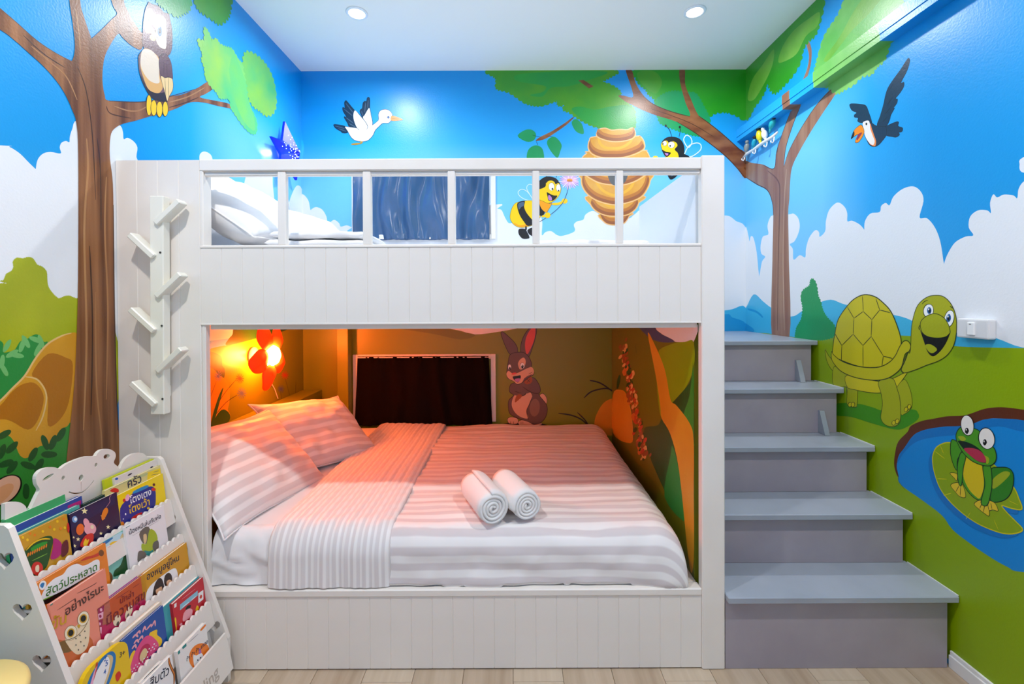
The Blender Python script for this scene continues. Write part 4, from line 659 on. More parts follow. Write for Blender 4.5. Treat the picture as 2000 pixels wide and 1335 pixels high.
('f','black','1.867,1.395 1.868,1.39 1.871,1.386 1.874,1.386 1.877,1.389 1.878,1.395 1.877,1.4 1.874,1.403 1.871,1.403 1.869,1.4'),
('f','white','1.874,1.401 1.874,1.399 1.876,1.397 1.878,1.397 1.879,1.399 1.88,1.401 1.879,1.403 1.878,1.404 1.876,1.404 1.874,1.403'),
('f','tu_ol','1.768,1.362 1.776,1.343 1.789,1.332 1.802,1.334 1.81,1.348 1.809,1.369 1.801,1.389 1.788,1.399 1.775,1.397 1.768,1.383'),
('f','white','1.771,1.363 1.778,1.345 1.789,1.335 1.801,1.336 1.807,1.349 1.807,1.369 1.799,1.387 1.788,1.397 1.776,1.395 1.77,1.382'),
('f','eye_bl','1.781,1.367 1.784,1.358 1.79,1.352 1.796,1.353 1.8,1.359 1.8,1.369 1.797,1.378 1.791,1.383 1.786,1.383 1.782,1.376'),
('f','black','1.786,1.367 1.787,1.362 1.789,1.358 1.792,1.358 1.795,1.361 1.796,1.367 1.795,1.372 1.792,1.376 1.789,1.376 1.787,1.373'),
('f','white','1.791,1.374 1.791,1.372 1.793,1.37 1.794,1.37 1.796,1.372 1.796,1.374 1.796,1.376 1.794,1.378 1.793,1.378 1.791,1.376'),
('f','tu_gr','1.914,1.345 1.887,1.372 1.849,1.384 1.817,1.373 1.799,1.355 1.787,1.33 1.786,1.305 1.812,1.29 1.849,1.285 1.887,1.29 1.909,1.309'),
('c','tu_ol','1.914,1.345 1.887,1.372 1.849,1.384 1.817,1.373 1.799,1.355 1.787,1.33 1.786,1.305 1.812,1.29 1.849,1.285 1.887,1.29 1.909,1.309',.003),
('f','black','1.919,1.32 1.909,1.304 1.887,1.29 1.849,1.285 1.807,1.291 1.785,1.309 1.803,1.265 1.83,1.228 1.858,1.209 1.882,1.226 1.899,1.269'),
('f','tu_gr','1.892,1.25 1.868,1.257 1.839,1.24 1.858,1.222 1.877,1.227'),
('s','tu_ol','1.919,1.313 1.921,1.324 1.914,1.335',.004),
('s','tu_ol','1.907,1.422 1.895,1.433 1.88,1.438',.003),
('s','tu_ol','1.786,1.415 1.775,1.408 1.768,1.4',.003)]),
('R','painted_pond',1.4,'blue painted pond with brown muddy bank on right wall',[('f','mud','2.045,.69 2.041,.75 2.024,.808 1.977,.865 1.961,.895 1.91,.93 1.851,.956 1.797,.979 1.736,.997 1.704,1.013 1.654,1.043 1.606,1.06 1.571,1.066 1.527,1.07 1.418,1.074 1.364,1.01 1.526,.923 1.805,.829 2.004,.715 2.023,.65'),
('f','water','2.032,.695 2.021,.747 1.993,.789 1.956,.848 1.92,.882 1.851,.917 1.805,.936 1.745,.955 1.692,.98 1.642,1.009 1.606,1.02 1.527,1.034 1.391,1.038 1.131,1.11 1.017,1.078 1.27,.657 1.525,.523 1.574,.511 1.636,.513 1.712,.525 1.774,.542 1.819,.577 1.913,.6 1.991,.615 2.022,.63 2.024,.66'),
('f','water_dk','2.029,.71 2.018,.75 1.991,.793 1.953,.851 1.917,.884 1.851,.918 1.745,.955 1.692,.98 1.642,1.009 1.527,1.034 1.527,.996 1.606,.992 1.692,.948 1.761,.915 1.851,.88 1.93,.838 1.988,.777'),
('s','tu_ol','2.032,.685 2.023,.655 2.019,.63 1.987,.607',.002)]),
('R','painted_lily_pad',2.0,'yellow-green painted lily pad on the painted pond',[('f','water_dk','1.804,.856 1.769,.859 1.637,.832 1.573,.781 1.553,.746 1.543,.713 1.576,.701 1.608,.696 1.59,.68 1.562,.663 1.541,.645 1.566,.619 1.6,.601 1.644,.592 1.694,.59 1.747,.601 1.799,.623 1.84,.657 1.864,.704 1.874,.745 1.874,.78 1.86,.816 1.831,.843'),
('f','lily','1.787,.878 1.753,.88 1.623,.852 1.56,.801 1.54,.765 1.531,.733 1.563,.721 1.594,.717 1.577,.7 1.55,.683 1.528,.665 1.553,.639 1.587,.622 1.63,.614 1.679,.613 1.731,.624 1.782,.647 1.823,.681 1.846,.728 1.856,.768 1.856,.803 1.842,.839 1.814,.865'),
('c','lily_ed','1.787,.878 1.753,.88 1.623,.852 1.56,.801 1.54,.765 1.531,.733 1.563,.721 1.594,.717 1.577,.7 1.55,.683 1.528,.665 1.553,.639 1.587,.622 1.63,.614 1.679,.613 1.731,.624 1.782,.647 1.823,.681 1.846,.728 1.856,.768 1.856,.803 1.842,.839 1.814,.865',.004),
('s','lily_ed','1.846,.824 1.805,.808',.003),
('s','lily_ed','1.837,.716 1.796,.73',.003),
('s','lily_ed','1.809,.66 1.778,.682',.003),
('s','lily_ed','1.719,.609 1.703,.641',.002),
('s','lily_ed','1.605,.626 1.619,.654',.002),
('s','lily_ed','1.543,.742 1.57,.744',.002),
('s','lily_ed','1.823,.853 1.81,.828',.003)]),
('R','painted_frog',2.8,'green painted frog with wide eyes sitting on lily pad',[('f','fr_dk','1.631,.83 1.598,.85 1.571,.856 1.557,.839 1.559,.794 1.574,.754 1.601,.727 1.63,.718 1.638,.769'),
('c','fr_ol','1.631,.83 1.598,.85 1.571,.856 1.557,.839 1.559,.794 1.574,.754 1.601,.727 1.63,.718 1.638,.769',.003),
('f','fr_lt','1.623,.798 1.588,.839 1.567,.839 1.595,.794 1.623,.764'),
('f','fr_gr','1.779,.885 1.766,.895 1.744,.883 1.736,.857 1.753,.822 1.755,.78 1.77,.799 1.781,.838'),
('c','fr_ol','1.779,.885 1.766,.895 1.744,.883 1.736,.857 1.753,.822 1.755,.78 1.77,.799 1.781,.838',.003),
('f','fr_gr','1.732,.854 1.691,.844 1.657,.84 1.645,.797 1.649,.745 1.662,.708 1.683,.701 1.711,.715 1.734,.746 1.738,.794'),
('c','fr_ol','1.732,.854 1.691,.844 1.657,.84 1.645,.797 1.649,.745 1.662,.708 1.683,.701 1.711,.715 1.734,.746 1.738,.794',.003),
('f','belly','1.722,.845 1.691,.844 1.662,.832 1.655,.794 1.656,.75 1.668,.711 1.681,.709 1.707,.725 1.727,.757 1.731,.797'),
('f','fr_y','1.752,.735 1.731,.731 1.721,.692 1.744,.684 1.761,.694 1.78,.713'),
('c','fr_ol','1.752,.735 1.731,.731 1.721,.692 1.744,.684 1.761,.694 1.78,.713',.002),
('f','fr_y','1.783,.759 1.755,.767 1.755,.74 1.765,.746'),
('c','fr_ol','1.783,.759 1.755,.767 1.755,.74 1.765,.746',.002),
('f','fr_y','1.666,.704 1.641,.699 1.635,.661 1.656,.663 1.671,.668 1.689,.68'),
('c','fr_ol','1.666,.704 1.641,.699 1.635,.661 1.656,.663 1.671,.668 1.689,.68',.002),
('f','fr_y','1.639,.712 1.617,.716 1.605,.693 1.623,.688 1.636,.681'),
('c','fr_ol','1.639,.712 1.617,.716 1.605,.693 1.623,.688 1.636,.681',.002),
('s','fr_ol','1.746,.725 1.759,.695',.002),
('s','fr_ol','1.74,.725 1.742,.687',.002),
('s','fr_ol','1.66,.697 1.669,.671',.002),
('s','fr_ol','1.651,.695 1.655,.666',.002),
('s','fr_ol','1.63,.71 1.626,.689',.002),
('f','fr_gr','1.738,.856 1.72,.85 1.73,.797 1.736,.733 1.746,.729 1.752,.756 1.753,.797 1.748,.828'),
('c','fr_ol','1.738,.856 1.72,.85 1.73,.797 1.736,.733 1.746,.729 1.752,.756 1.753,.797 1.748,.828',.003),
('f','fr_gr','1.657,.832 1.634,.844 1.627,.812 1.627,.766 1.641,.698 1.664,.695 1.651,.764 1.655,.801'),
('c','fr_ol','1.657,.832 1.634,.844 1.627,.812 1.627,.766 1.641,.698 1.664,.695 1.651,.764 1.655,.801',.003),
('f','fr_gr','1.759,.916 1.745,.947 1.72,.96 1.688,.961 1.669,.955 1.642,.923 1.62,.911 1.612,.887 1.616,.862 1.634,.842 1.668,.834 1.703,.839 1.732,.858 1.753,.888'),
('c','fr_ol','1.759,.916 1.745,.947 1.72,.96 1.688,.961 1.669,.955 1.642,.923 1.62,.911 1.612,.887 1.616,.862 1.634,.842 1.668,.834 1.703,.839 1.732,.858 1.753,.888',.003),
('f','fr_lt','1.751,.912 1.732,.92 1.72,.911 1.736,.9'),
('f','fr_lt','1.657,.871 1.638,.87 1.638,.851 1.647,.847'),
('f','fr_mouth','1.749,.896 1.72,.901 1.688,.897 1.661,.882 1.647,.851 1.672,.844 1.699,.853 1.728,.872 1.744,.887'),
('c','fr_ol','1.749,.896 1.72,.901 1.688,.897 1.661,.882 1.647,.851 1.672,.844 1.699,.853 1.728,.872 1.744,.887',.002),
('f','fr_tongue','1.728,.872 1.7,.885 1.672,.886 1.653,.873 1.647,.851 1.672,.844 1.699,.853'),
('f','black','1.69,.976 1.692,.952 1.702,.933 1.717,.926 1.732,.934 1.741,.955 1.739,.98 1.728,.999 1.713,1.005 1.698,.996'),
('f','t_white','1.693,.975 1.694,.952 1.703,.935 1.717,.929 1.73,.937 1.738,.956 1.737,.979 1.727,.997 1.713,1.002 1.7,.994'),
('f','black','1.617,.952 1.618,.928 1.629,.907 1.646,.898 1.663,.903 1.674,.922 1.673,.947 1.662,.968 1.644,.977 1.627,.97'),
('f','t_white','1.62,.95 1.62,.928 1.63,.909 1.646,.9 1.661,.906 1.671,.924 1.67,.947 1.66,.966 1.644,.974 1.629,.968'),
('f','black','1.709,.947 1.711,.94 1.714,.934 1.719,.933 1.723,.936 1.724,.943 1.723,.95 1.719,.955 1.714,.956 1.711,.953'),
('f','black','1.644,.924 1.646,.917 1.649,.912 1.653,.91 1.657,.913 1.658,.919 1.657,.926 1.654,.931 1.649,.933 1.646,.93'),
('f','t_white','1.717,.949 1.717,.947 1.718,.945 1.72,.945 1.721,.946 1.721,.947 1.721,.949 1.72,.951 1.718,.951 1.717,.95'),
('f','t_white','1.652,.925 1.652,.923 1.653,.921 1.655,.921 1.655,.922 1.656,.924 1.655,.926 1.655,.927 1.653,.927 1.652,.927')]),
('P','painted_hills',0.5,'painted landscape of hills and path on bunk end panel',[('p','grass_shaded_dk','3.342,1.291 1.838,1.36 1.838,.543 2.111,.343 3.25,.462'),
('f','cloud','2.418,1.326 1.838,1.36 1.838,1.274 1.929,1.265 2.069,1.256 2.23,1.278'),
('f','hill_pu','2.704,1.313 2.393,1.32 2.274,1.282 2.05,1.257 2.274,1.235 2.471,1.249'),
('f','grass','2.298,1.17 2.107,1.237 1.929,1.266 1.838,1.274 1.838,1.166 1.946,1.056 2.108,.956 2.232,.862 2.299,.986'),
('f','leaf_vd','1.838,1.166 1.882,1.099 2.108,.956 2.232,.862 2.3,.808 2.529,.728 2.475,.632 2.278,.55 2.11,.514 1.9,.551 1.838,.632'),
('f','leaf_md','1.838,1.172 1.882,1.044 1.947,.937 1.838,.874 1.838,.877'),
('f','leaf_dk','2.08,.775 1.999,.692 1.9,.514 2.191,.492 2.109,.718'),
('f','ochre','2.457,1.262 2.344,1.217 2.188,1.113 2.108,.983 2.033,.973 1.883,.935 1.838,.873 1.838,.655 1.838,.395 1.885,.339 1.999,.692 2.109,.82 2.232,.862 2.254,.922 2.322,1.056'),
('f','ochre','3.317,.751 3.071,.837 2.915,.835 2.808,.749 2.769,.643 2.827,.553 3.32,.473'),
('s','rock_edge','2.907,.832 2.808,.749 2.769,.634',.005)]),
('P','painted_wildflowers',1.6,'strip of red painted wildflowers on bunk end panel',[('f','leaf_vd','2.527,.561 2.527,.554 2.535,.546 2.548,.541 2.561,.54 2.57,.543 2.57,.55 2.562,.558 2.549,.563 2.536,.564'),
('f','hive_dk','2.57,.699 2.581,.689 2.597,.68 2.612,.677 2.62,.68 2.617,.689 2.606,.7 2.59,.708 2.575,.711 2.568,.708'),
('f','hive_dk','2.71,.903 2.721,.89 2.742,.879 2.765,.875 2.782,.879 2.786,.89 2.774,.903 2.753,.914 2.73,.918 2.713,.914'),
('f','leaf_vd','2.942,1.016 2.96,1.009 2.978,1.005 2.99,1.005 2.99,1.01 2.978,1.018 2.96,1.025 2.941,1.029 2.93,1.028 2.93,1.024'),
('f','fl_or2','2.823,.798 2.842,.789 2.861,.783 2.873,.782 2.872,.788 2.86,.796 2.841,.805 2.822,.811 2.811,.811 2.811,.806'),
('f','nut','2.683,.846 2.702,.832 2.727,.821 2.749,.818 2.76,.823 2.755,.836 2.736,.851 2.71,.861 2.689,.864 2.678,.858'),
('f','rock_edge','2.762,.837 2.766,.826 2.783,.816 2.805,.81 2.824,.812 2.833,.821 2.828,.832 2.812,.843 2.79,.848 2.771,.846'),
('f','nut','2.81,1.032 2.813,1.019 2.83,1.009 2.856,1.004 2.88,1.008 2.893,1.018 2.889,1.03 2.871,1.041 2.845,1.045 2.822,1.042'),
('f','hive_dk','2.547,.583 2.546,.575 2.554,.567 2.569,.56 2.585,.559 2.597,.563 2.598,.571 2.589,.579 2.574,.585 2.558,.587'),
('f','hive_dk','2.587,.65 2.593,.641 2.606,.633 2.621,.628 2.631,.63 2.634,.637 2.628,.646 2.615,.654 2.6,.659 2.589,.657'),
('f','nut','2.647,.846 2.658,.834 2.677,.824 2.698,.82 2.712,.823 2.714,.833 2.703,.846 2.684,.856 2.663,.86 2.65,.856'),
('f','nut','2.918,1.055 2.935,1.049 2.952,1.045 2.963,1.045 2.963,1.05 2.953,1.056 2.936,1.063 2.919,1.066 2.909,1.066 2.908,1.062'),
('f','fl_red','2.639,.611 2.652,.598 2.672,.587 2.69,.582 2.701,.585 2.699,.595 2.686,.608 2.666,.619 2.648,.624 2.637,.621'),
('f','fl_or2','2.648,.837 2.663,.827 2.682,.819 2.697,.817 2.704,.821 2.698,.831 2.683,.842 2.664,.849 2.649,.851 2.643,.847'),
('f','fl_red','2.806,.896 2.818,.888 2.834,.882 2.848,.88 2.854,.884 2.85,.892 2.837,.9 2.821,.906 2.808,.908 2.802,.904'),
('f','rock_edge','2.943,1.116 2.944,1.107 2.956,1.099 2.976,1.096 2.996,1.099 3.008,1.106 3.007,1.116 2.994,1.123 2.974,1.126 2.955,1.123'),
('f','fl_red','2.759,.785 2.769,.777 2.783,.771 2.795,.769 2.801,.772 2.798,.779 2.787,.787 2.773,.793 2.761,.794 2.756,.792'),
('f','fl_or2','2.594,.728 2.607,.715 2.627,.705 2.645,.701 2.656,.705 2.654,.715 2.641,.728 2.621,.738 2.603,.742 2.593,.738'),
('f','hive_dk','2.845,.995 2.858,.983 2.88,.973 2.904,.97 2.92,.975 2.922,.986 2.908,.999 2.885,1.008 2.862,1.011 2.846,1.006'),
('f','leaf_vd','2.555,.656 2.562,.644 2.578,.632 2.599,.626 2.615,.627 2.621,.636 2.615,.648 2.598,.66 2.577,.666 2.561,.665'),
('f','rock_edge','2.771,.924 2.779,.913 2.796,.904 2.815,.901 2.83,.904 2.834,.913 2.825,.924 2.808,.932 2.789,.935 2.775,.932'),
('f','hive_dk','2.689,.766 2.69,.755 2.704,.743 2.727,.736 2.751,.736 2.765,.744 2.764,.756 2.749,.768 2.725,.775 2.702,.774'),
('f','fl_red','2.485,.673 2.504,.659 2.526,.649 2.543,.646 2.547,.652 2.537,.665 2.517,.679 2.495,.689 2.479,.691 2.475,.685'),
('f','nut','2.896,1.098 2.923,1.088 2.949,1.083 2.966,1.084 2.965,1.091 2.948,1.102 2.921,1.111 2.894,1.116 2.879,1.115 2.879,1.108'),
('f','fl_or2','2.614,.605 2.637,.59 2.661,.579 2.679,.577 2.681,.583 2.669,.597 2.645,.612 2.621,.622 2.605,.625 2.602,.618'),
('f','rock_edge','2.827,.884 2.832,.878 2.843,.872 2.855,.87 2.864,.872 2.865,.878 2.859,.884 2.848,.89 2.836,.892 2.828,.89'),
('f','rock_edge','2.486,.631 2.501,.619 2.519,.609 2.534,.606 2.541,.61 2.535,.62 2.52,.633 2.502,.642 2.487,.645 2.481,.641'),
('f','nut','2.528,.639 2.535,.629 2.548,.62 2.563,.616 2.573,.618 2.576,.625 2.569,.635 2.555,.643 2.54,.647 2.53,.646'),
('f','leaf_vd','2.52,.703 2.533,.696 2.545,.691 2.553,.69 2.553,.694 2.544,.701 2.531,.709 2.519,.714 2.511,.714 2.511,.71'),
('f','fl_or2','2.674,.764 2.705,.749 2.736,.738 2.754,.738 2.753,.747 2.732,.762 2.7,.778 2.67,.787 2.653,.788 2.654,.779'),
('f','nut','2.884,1.101 2.905,1.093 2.927,1.087 2.943,1.088 2.945,1.094 2.933,1.103 2.912,1.111 2.89,1.116 2.875,1.116 2.873,1.11'),
('f','fl_red','2.856,1.044 2.878,1.033 2.904,1.026 2.923,1.025 2.929,1.032 2.918,1.043 2.895,1.054 2.87,1.061 2.851,1.061 2.846,1.055'),
('f','hive_dk','2.855,.954 2.871,.943 2.893,.935 2.912,.933 2.921,.938 2.916,.948 2.9,.959 2.878,.967 2.86,.969 2.851,.964'),
('f','nut','2.675,.732 2.701,.716 2.729,.705 2.749,.702 2.753,.71 2.738,.725 2.712,.74 2.683,.751 2.664,.753 2.661,.746'),
('f','hive_dk','2.768,.792 2.781,.784 2.795,.778 2.806,.777 2.809,.78 2.804,.788 2.791,.795 2.776,.801 2.766,.802 2.762,.798'),
('f','fl_or2','2.57,.617 2.572,.611 2.58,.605 2.591,.601 2.6,.601 2.605,.605 2.602,.612 2.594,.618 2.583,.621 2.574,.621'),
('f','fl_or2','2.593,.626 2.616,.61 2.642,.599 2.661,.595 2.665,.602 2.652,.616 2.629,.632 2.603,.644 2.585,.647 2.581,.64'),
('f','rock_edge','2.686,.813 2.705,.804 2.724,.798 2.736,.798 2.735,.803 2.722,.813 2.702,.822 2.683,.828 2.672,.828 2.673,.822'),
('f','nut','2.765,.809 2.769,.802 2.78,.795 2.795,.792 2.806,.793 2.812,.798 2.808,.806 2.796,.813 2.782,.816 2.77,.815'),
('f','hive_dk','2.635,.79 2.64,.783 2.651,.776 2.664,.773 2.674,.774 2.677,.78 2.672,.788 2.661,.794 2.648,.797 2.638,.796'),
('f','rock_edge','2.473,.636 2.474,.63 2.481,.624 2.491,.62 2.501,.62 2.506,.624 2.505,.63 2.498,.636 2.488,.639 2.478,.639'),
('f','leaf_vd','2.781,.96 2.797,.95 2.817,.943 2.833,.942 2.84,.946 2.834,.956 2.818,.966 2.798,.973 2.782,.974 2.775,.969'),
('f','rock_edge','2.538,.615 2.548,.603 2.566,.592 2.584,.587 2.595,.59 2.595,.599 2.584,.612 2.566,.623 2.549,.627 2.538,.625'),
('f','rock_edge','2.889,1.149 2.898,1.137 2.918,1.129 2.942,1.127 2.96,1.132 2.965,1.142 2.955,1.154 2.934,1.162 2.911,1.164 2.893,1.159'),
('f','hive_dk','2.534,.589 2.535,.578 2.548,.567 2.568,.56 2.587,.559 2.598,.565 2.597,.577 2.583,.588 2.563,.595 2.544,.596'),
('f','hive_dk','2.397,.625 2.406,.616 2.418,.609 2.429,.606 2.435,.608 2.433,.615 2.423,.624 2.411,.632 2.4,.634 2.395,.632'),
('f','rock_edge','2.608,.664 2.623,.655 2.639,.648 2.65,.646 2.651,.651 2.643,.659 2.628,.669 2.612,.675 2.602,.677 2.6,.672'),
('f','leaf_vd','2.888,1.117 2.917,1.106 2.948,1.099 2.968,1.1 2.969,1.108 2.951,1.12 2.921,1.131 2.891,1.137 2.872,1.136 2.871,1.128'),
('f','rock_edge','2.507,.587 2.522,.572 2.544,.559 2.564,.554 2.574,.558 2.57,.57 2.554,.585 2.532,.598 2.513,.603 2.503,.599'),
('f','fl_red','2.705,.85 2.709,.841 2.722,.833 2.738,.829 2.753,.831 2.759,.838 2.755,.847 2.742,.855 2.725,.859 2.711,.857'),
('f','fl_or2','2.556,.609 2.575,.597 2.595,.589 2.606,.588 2.605,.594 2.593,.605 2.573,.616 2.554,.624 2.543,.625 2.543,.619'),
('f','rock_edge','2.947,1.055 2.963,1.041 2.99,1.031 3.017,1.028 3.035,1.034 3.036,1.047 3.02,1.061 2.993,1.071 2.966,1.073 2.948,1.067'),
('f','hive_dk','3.039,1.113 3.052,1.104 3.071,1.097 3.09,1.096 3.101,1.101 3.099,1.11 3.085,1.119 3.065,1.125 3.047,1.126 3.037,1.121'),
('f','leaf_vd','2.605,.728 2.619,.719 2.635,.712 2.647,.71 2.651,.714 2.645,.723 2.63,.732 2.614,.739 2.602,.741 2.598,.737'),
('f','leaf_vd','2.622,.657 2.633,.649 2.647,.643 2.656,.641 2.658,.645 2.652,.652 2.64,.66 2.627,.665 2.618,.667 2.616,.663'),
('f','fl_red','2.603,.744 2.631,.729 2.66,.718 2.678,.717 2.679,.725 2.661,.74 2.633,.756 2.605,.766 2.587,.767 2.587,.759'),
('f','fl_or2','2.666,.769 2.675,.759 2.691,.75 2.708,.746 2.719,.749 2.719,.758 2.709,.768 2.693,.777 2.677,.78 2.666,.777'),
('f','rock_edge','2.656,.855 2.657,.849 2.665,.843 2.677,.84 2.688,.841 2.694,.845 2.693,.851 2.685,.857 2.673,.86 2.662,.859'),
('f','leaf_vd','2.555,.748 2.565,.736 2.583,.726 2.602,.722 2.613,.725 2.614,.735 2.603,.747 2.585,.757 2.567,.761 2.556,.758'),
('f','leaf_vd','2.845,.91 2.868,.897 2.894,.888 2.914,.887 2.92,.894 2.91,.906 2.886,.918 2.86,.927 2.84,.928 2.835,.922'),
('f','hive_dk','2.564,.649 2.57,.642 2.58,.636 2.589,.634 2.595,.636 2.595,.641 2.589,.647 2.579,.653 2.57,.656 2.564,.654'),
('f','nut','2.868,.951 2.888,.942 2.908,.937 2.92,.937 2.92,.943 2.908,.951 2.888,.959 2.868,.964 2.856,.964 2.856,.959'),
('f','fl_red','2.665,.729 2.669,.719 2.683,.71 2.701,.704 2.717,.705 2.725,.713 2.72,.723 2.706,.733 2.687,.738 2.672,.736'),
('f','leaf_vd','2.825,1.032 2.837,1.022 2.856,1.015 2.875,1.013 2.885,1.018 2.884,1.027 2.871,1.037 2.851,1.044 2.833,1.046 2.823,1.041'),
('f','hive_dk','2.96,1.089 2.959,1.082 2.967,1.076 2.983,1.073 3,1.075 3.012,1.08 3.013,1.088 3.004,1.094 2.988,1.097 2.971,1.095'),
('f','rock_edge','2.946,1.108 2.976,1.096 3.008,1.089 3.031,1.09 3.033,1.098 3.016,1.111 2.985,1.123 2.953,1.13 2.932,1.129 2.929,1.121'),
('f','rock_edge','2.719,1.006 2.725,.995 2.742,.986 2.763,.982 2.782,.985 2.79,.995 2.784,1.006 2.766,1.015 2.745,1.019 2.727,1.015'),
('f','nut','2.722,.8 2.729,.792 2.743,.784 2.759,.781 2.769,.783 2.772,.79 2.764,.799 2.75,.807 2.735,.81 2.724,.807'),
('f','nut','2.454,.615 2.467,.602 2.485,.593 2.5,.589 2.507,.592 2.504,.602 2.491,.614 2.473,.624 2.458,.628 2.451,.624'),
('f','rock_edge','2.487,.589 2.494,.577 2.51,.566 2.529,.56 2.542,.561 2.546,.57 2.538,.582 2.522,.593 2.504,.599 2.49,.597'),
('f','rock_edge','3.049,1.057 3.081,1.046 3.113,1.039 3.133,1.04 3.132,1.048 3.111,1.06 3.079,1.072 3.047,1.078 3.029,1.077 3.029,1.069'),
('f','nut','2.505,.599 2.511,.587 2.526,.575 2.546,.568 2.563,.569 2.57,.577 2.564,.589 2.549,.601 2.529,.608 2.512,.607'),
('f','fl_red','2.581,.641 2.589,.633 2.601,.626 2.613,.623 2.62,.625 2.62,.631 2.613,.64 2.601,.647 2.589,.65 2.581,.648'),
('f','rock_edge','2.614,.747 2.618,.74 2.628,.733 2.642,.729 2.653,.73 2.658,.735 2.654,.743 2.644,.75 2.63,.754 2.619,.753'),
('f','fl_or2','2.855,.945 2.881,.933 2.908,.926 2.927,.925 2.929,.932 2.914,.944 2.888,.956 2.861,.964 2.843,.964 2.841,.957'),
('f','hive_dk','2.764,.851 2.764,.839 2.778,.829 2.802,.822 2.826,.823 2.841,.831 2.84,.843 2.825,.854 2.802,.86 2.778,.859'),
('f','nut','2.787,.92 2.799,.912 2.815,.907 2.827,.906 2.832,.91 2.827,.917 2.814,.925 2.799,.93 2.786,.931 2.782,.927'),
('f','leaf_vd','2.768,.933 2.788,.921 2.812,.912 2.831,.911 2.838,.917 2.829,.928 2.809,.94 2.784,.949 2.766,.95 2.759,.944'),
('f','nut','2.819,.817 2.851,.803 2.883,.794 2.902,.793 2.9,.802 2.878,.817 2.846,.831 2.815,.84 2.797,.84 2.798,.832'),
('f','fl_or2','2.66,.754 2.668,.747 2.68,.741 2.69,.739 2.696,.742 2.694,.748 2.686,.755 2.674,.76 2.664,.762 2.659,.76'),
('f','hive_dk','2.589,.746 2.607,.736 2.625,.729 2.637,.728 2.637,.734 2.626,.743 2.608,.753 2.59,.76 2.579,.761 2.579,.755'),
('f','nut','2.838,.849 2.842,.836 2.861,.824 2.887,.818 2.911,.82 2.923,.83 2.918,.843 2.899,.855 2.873,.861 2.849,.858'),
('f','rock_edge','2.873,1.016 2.877,1.006 2.892,.998 2.913,.994 2.931,.997 2.94,1.005 2.937,1.015 2.921,1.023 2.901,1.027 2.882,1.024'),
('f','fl_red','2.589,.703 2.589,.695 2.599,.687 2.614,.681 2.63,.681 2.639,.686 2.639,.695 2.629,.703 2.613,.708 2.598,.708'),
('f','fl_red','2.719,.899 2.726,.893 2.736,.889 2.746,.887 2.752,.889 2.751,.894 2.745,.901 2.734,.905 2.724,.907 2.718,.904'),
('f','fl_red','2.587,.735 2.606,.724 2.624,.717 2.636,.717 2.636,.722 2.625,.732 2.606,.742 2.588,.749 2.576,.75 2.576,.744'),
('f','rock_edge','2.871,.998 2.87,.986 2.886,.975 2.911,.97 2.938,.972 2.954,.981 2.955,.993 2.939,1.004 2.913,1.009 2.887,1.006'),
('f','fl_or2','2.508,.645 2.518,.637 2.529,.632 2.538,.63 2.541,.632 2.538,.639 2.528,.646 2.517,.652 2.508,.653 2.505,.651'),
('f','rock_edge','2.729,.8 2.746,.788 2.768,.779 2.787,.776 2.794,.781 2.787,.792 2.769,.804 2.747,.813 2.73,.816 2.723,.81'),
('f','rock_edge','2.66,.883 2.658,.873 2.669,.863 2.689,.858 2.711,.858 2.726,.865 2.728,.875 2.717,.885 2.696,.89 2.674,.889'),
('f','hive_dk','2.706,.748 2.704,.739 2.713,.731 2.73,.725 2.749,.725 2.761,.73 2.764,.738 2.754,.746 2.737,.752 2.718,.752'),
('f','nut','2.634,.818 2.638,.811 2.648,.805 2.66,.803 2.669,.804 2.672,.809 2.668,.816 2.658,.822 2.647,.825 2.637,.823'),
('f','nut','2.896,1.19 2.913,1.181 2.934,1.176 2.951,1.176 2.957,1.182 2.949,1.19 2.932,1.199 2.911,1.204 2.894,1.204 2.888,1.198'),
('f','nut','2.617,.647 2.629,.639 2.642,.633 2.652,.631 2.654,.634 2.648,.642 2.636,.65 2.623,.656 2.613,.657 2.611,.654'),
('f','rock_edge','2.765,.916 2.768,.91 2.777,.904 2.789,.902 2.799,.903 2.804,.908 2.801,.914 2.792,.92 2.78,.922 2.77,.921'),
('f','fl_red','2.559,.724 2.576,.712 2.595,.704 2.609,.702 2.612,.707 2.603,.718 2.586,.729 2.567,.737 2.553,.739 2.55,.734'),
('f','hive_dk','2.764,.926 2.77,.916 2.787,.907 2.806,.903 2.823,.906 2.829,.914 2.822,.925 2.805,.934 2.786,.938 2.77,.935'),
('f','fl_red','2.862,.987 2.888,.976 2.915,.97 2.932,.97 2.932,.978 2.914,.989 2.887,1 2.86,1.006 2.844,1.005 2.845,.998'),
('f','leaf_vd','2.812,1.005 2.834,.994 2.859,.986 2.878,.985 2.883,.992 2.873,1.003 2.851,1.014 2.826,1.022 2.808,1.022 2.802,1.016'),
('f','fl_or2','2.696,.823 2.696,.817 2.703,.811 2.715,.807 2.728,.808 2.737,.812 2.737,.818 2.73,.824 2.717,.828 2.704,.827'),
('f','fl_red','2.804,.835 2.819,.827 2.835,.822 2.847,.821 2.85,.825 2.842,.832 2.828,.841 2.811,.846 2.8,.847 2.797,.843'),
('f','fl_or2','2.945,.979 2.968,.966 2.996,.957 3.018,.956 3.026,.962 3.016,.975 2.993,.987 2.965,.996 2.943,.997 2.936,.99'),
('f','fl_red','2.723,.9 2.731,.889 2.75,.879 2.771,.875 2.787,.878 2.791,.888 2.782,.9 2.763,.91 2.742,.913 2.727,.91'),
('f','fl_red','2.683,.724 2.693,.714 2.708,.707 2.722,.704 2.729,.707 2.727,.715 2.716,.724 2.701,.731 2.687,.734 2.68,.731'),
('f','fl_red','2.691,.732 2.692,.722 2.704,.712 2.724,.706 2.744,.706 2.756,.712 2.756,.722 2.743,.732 2.723,.738 2.703,.738'),
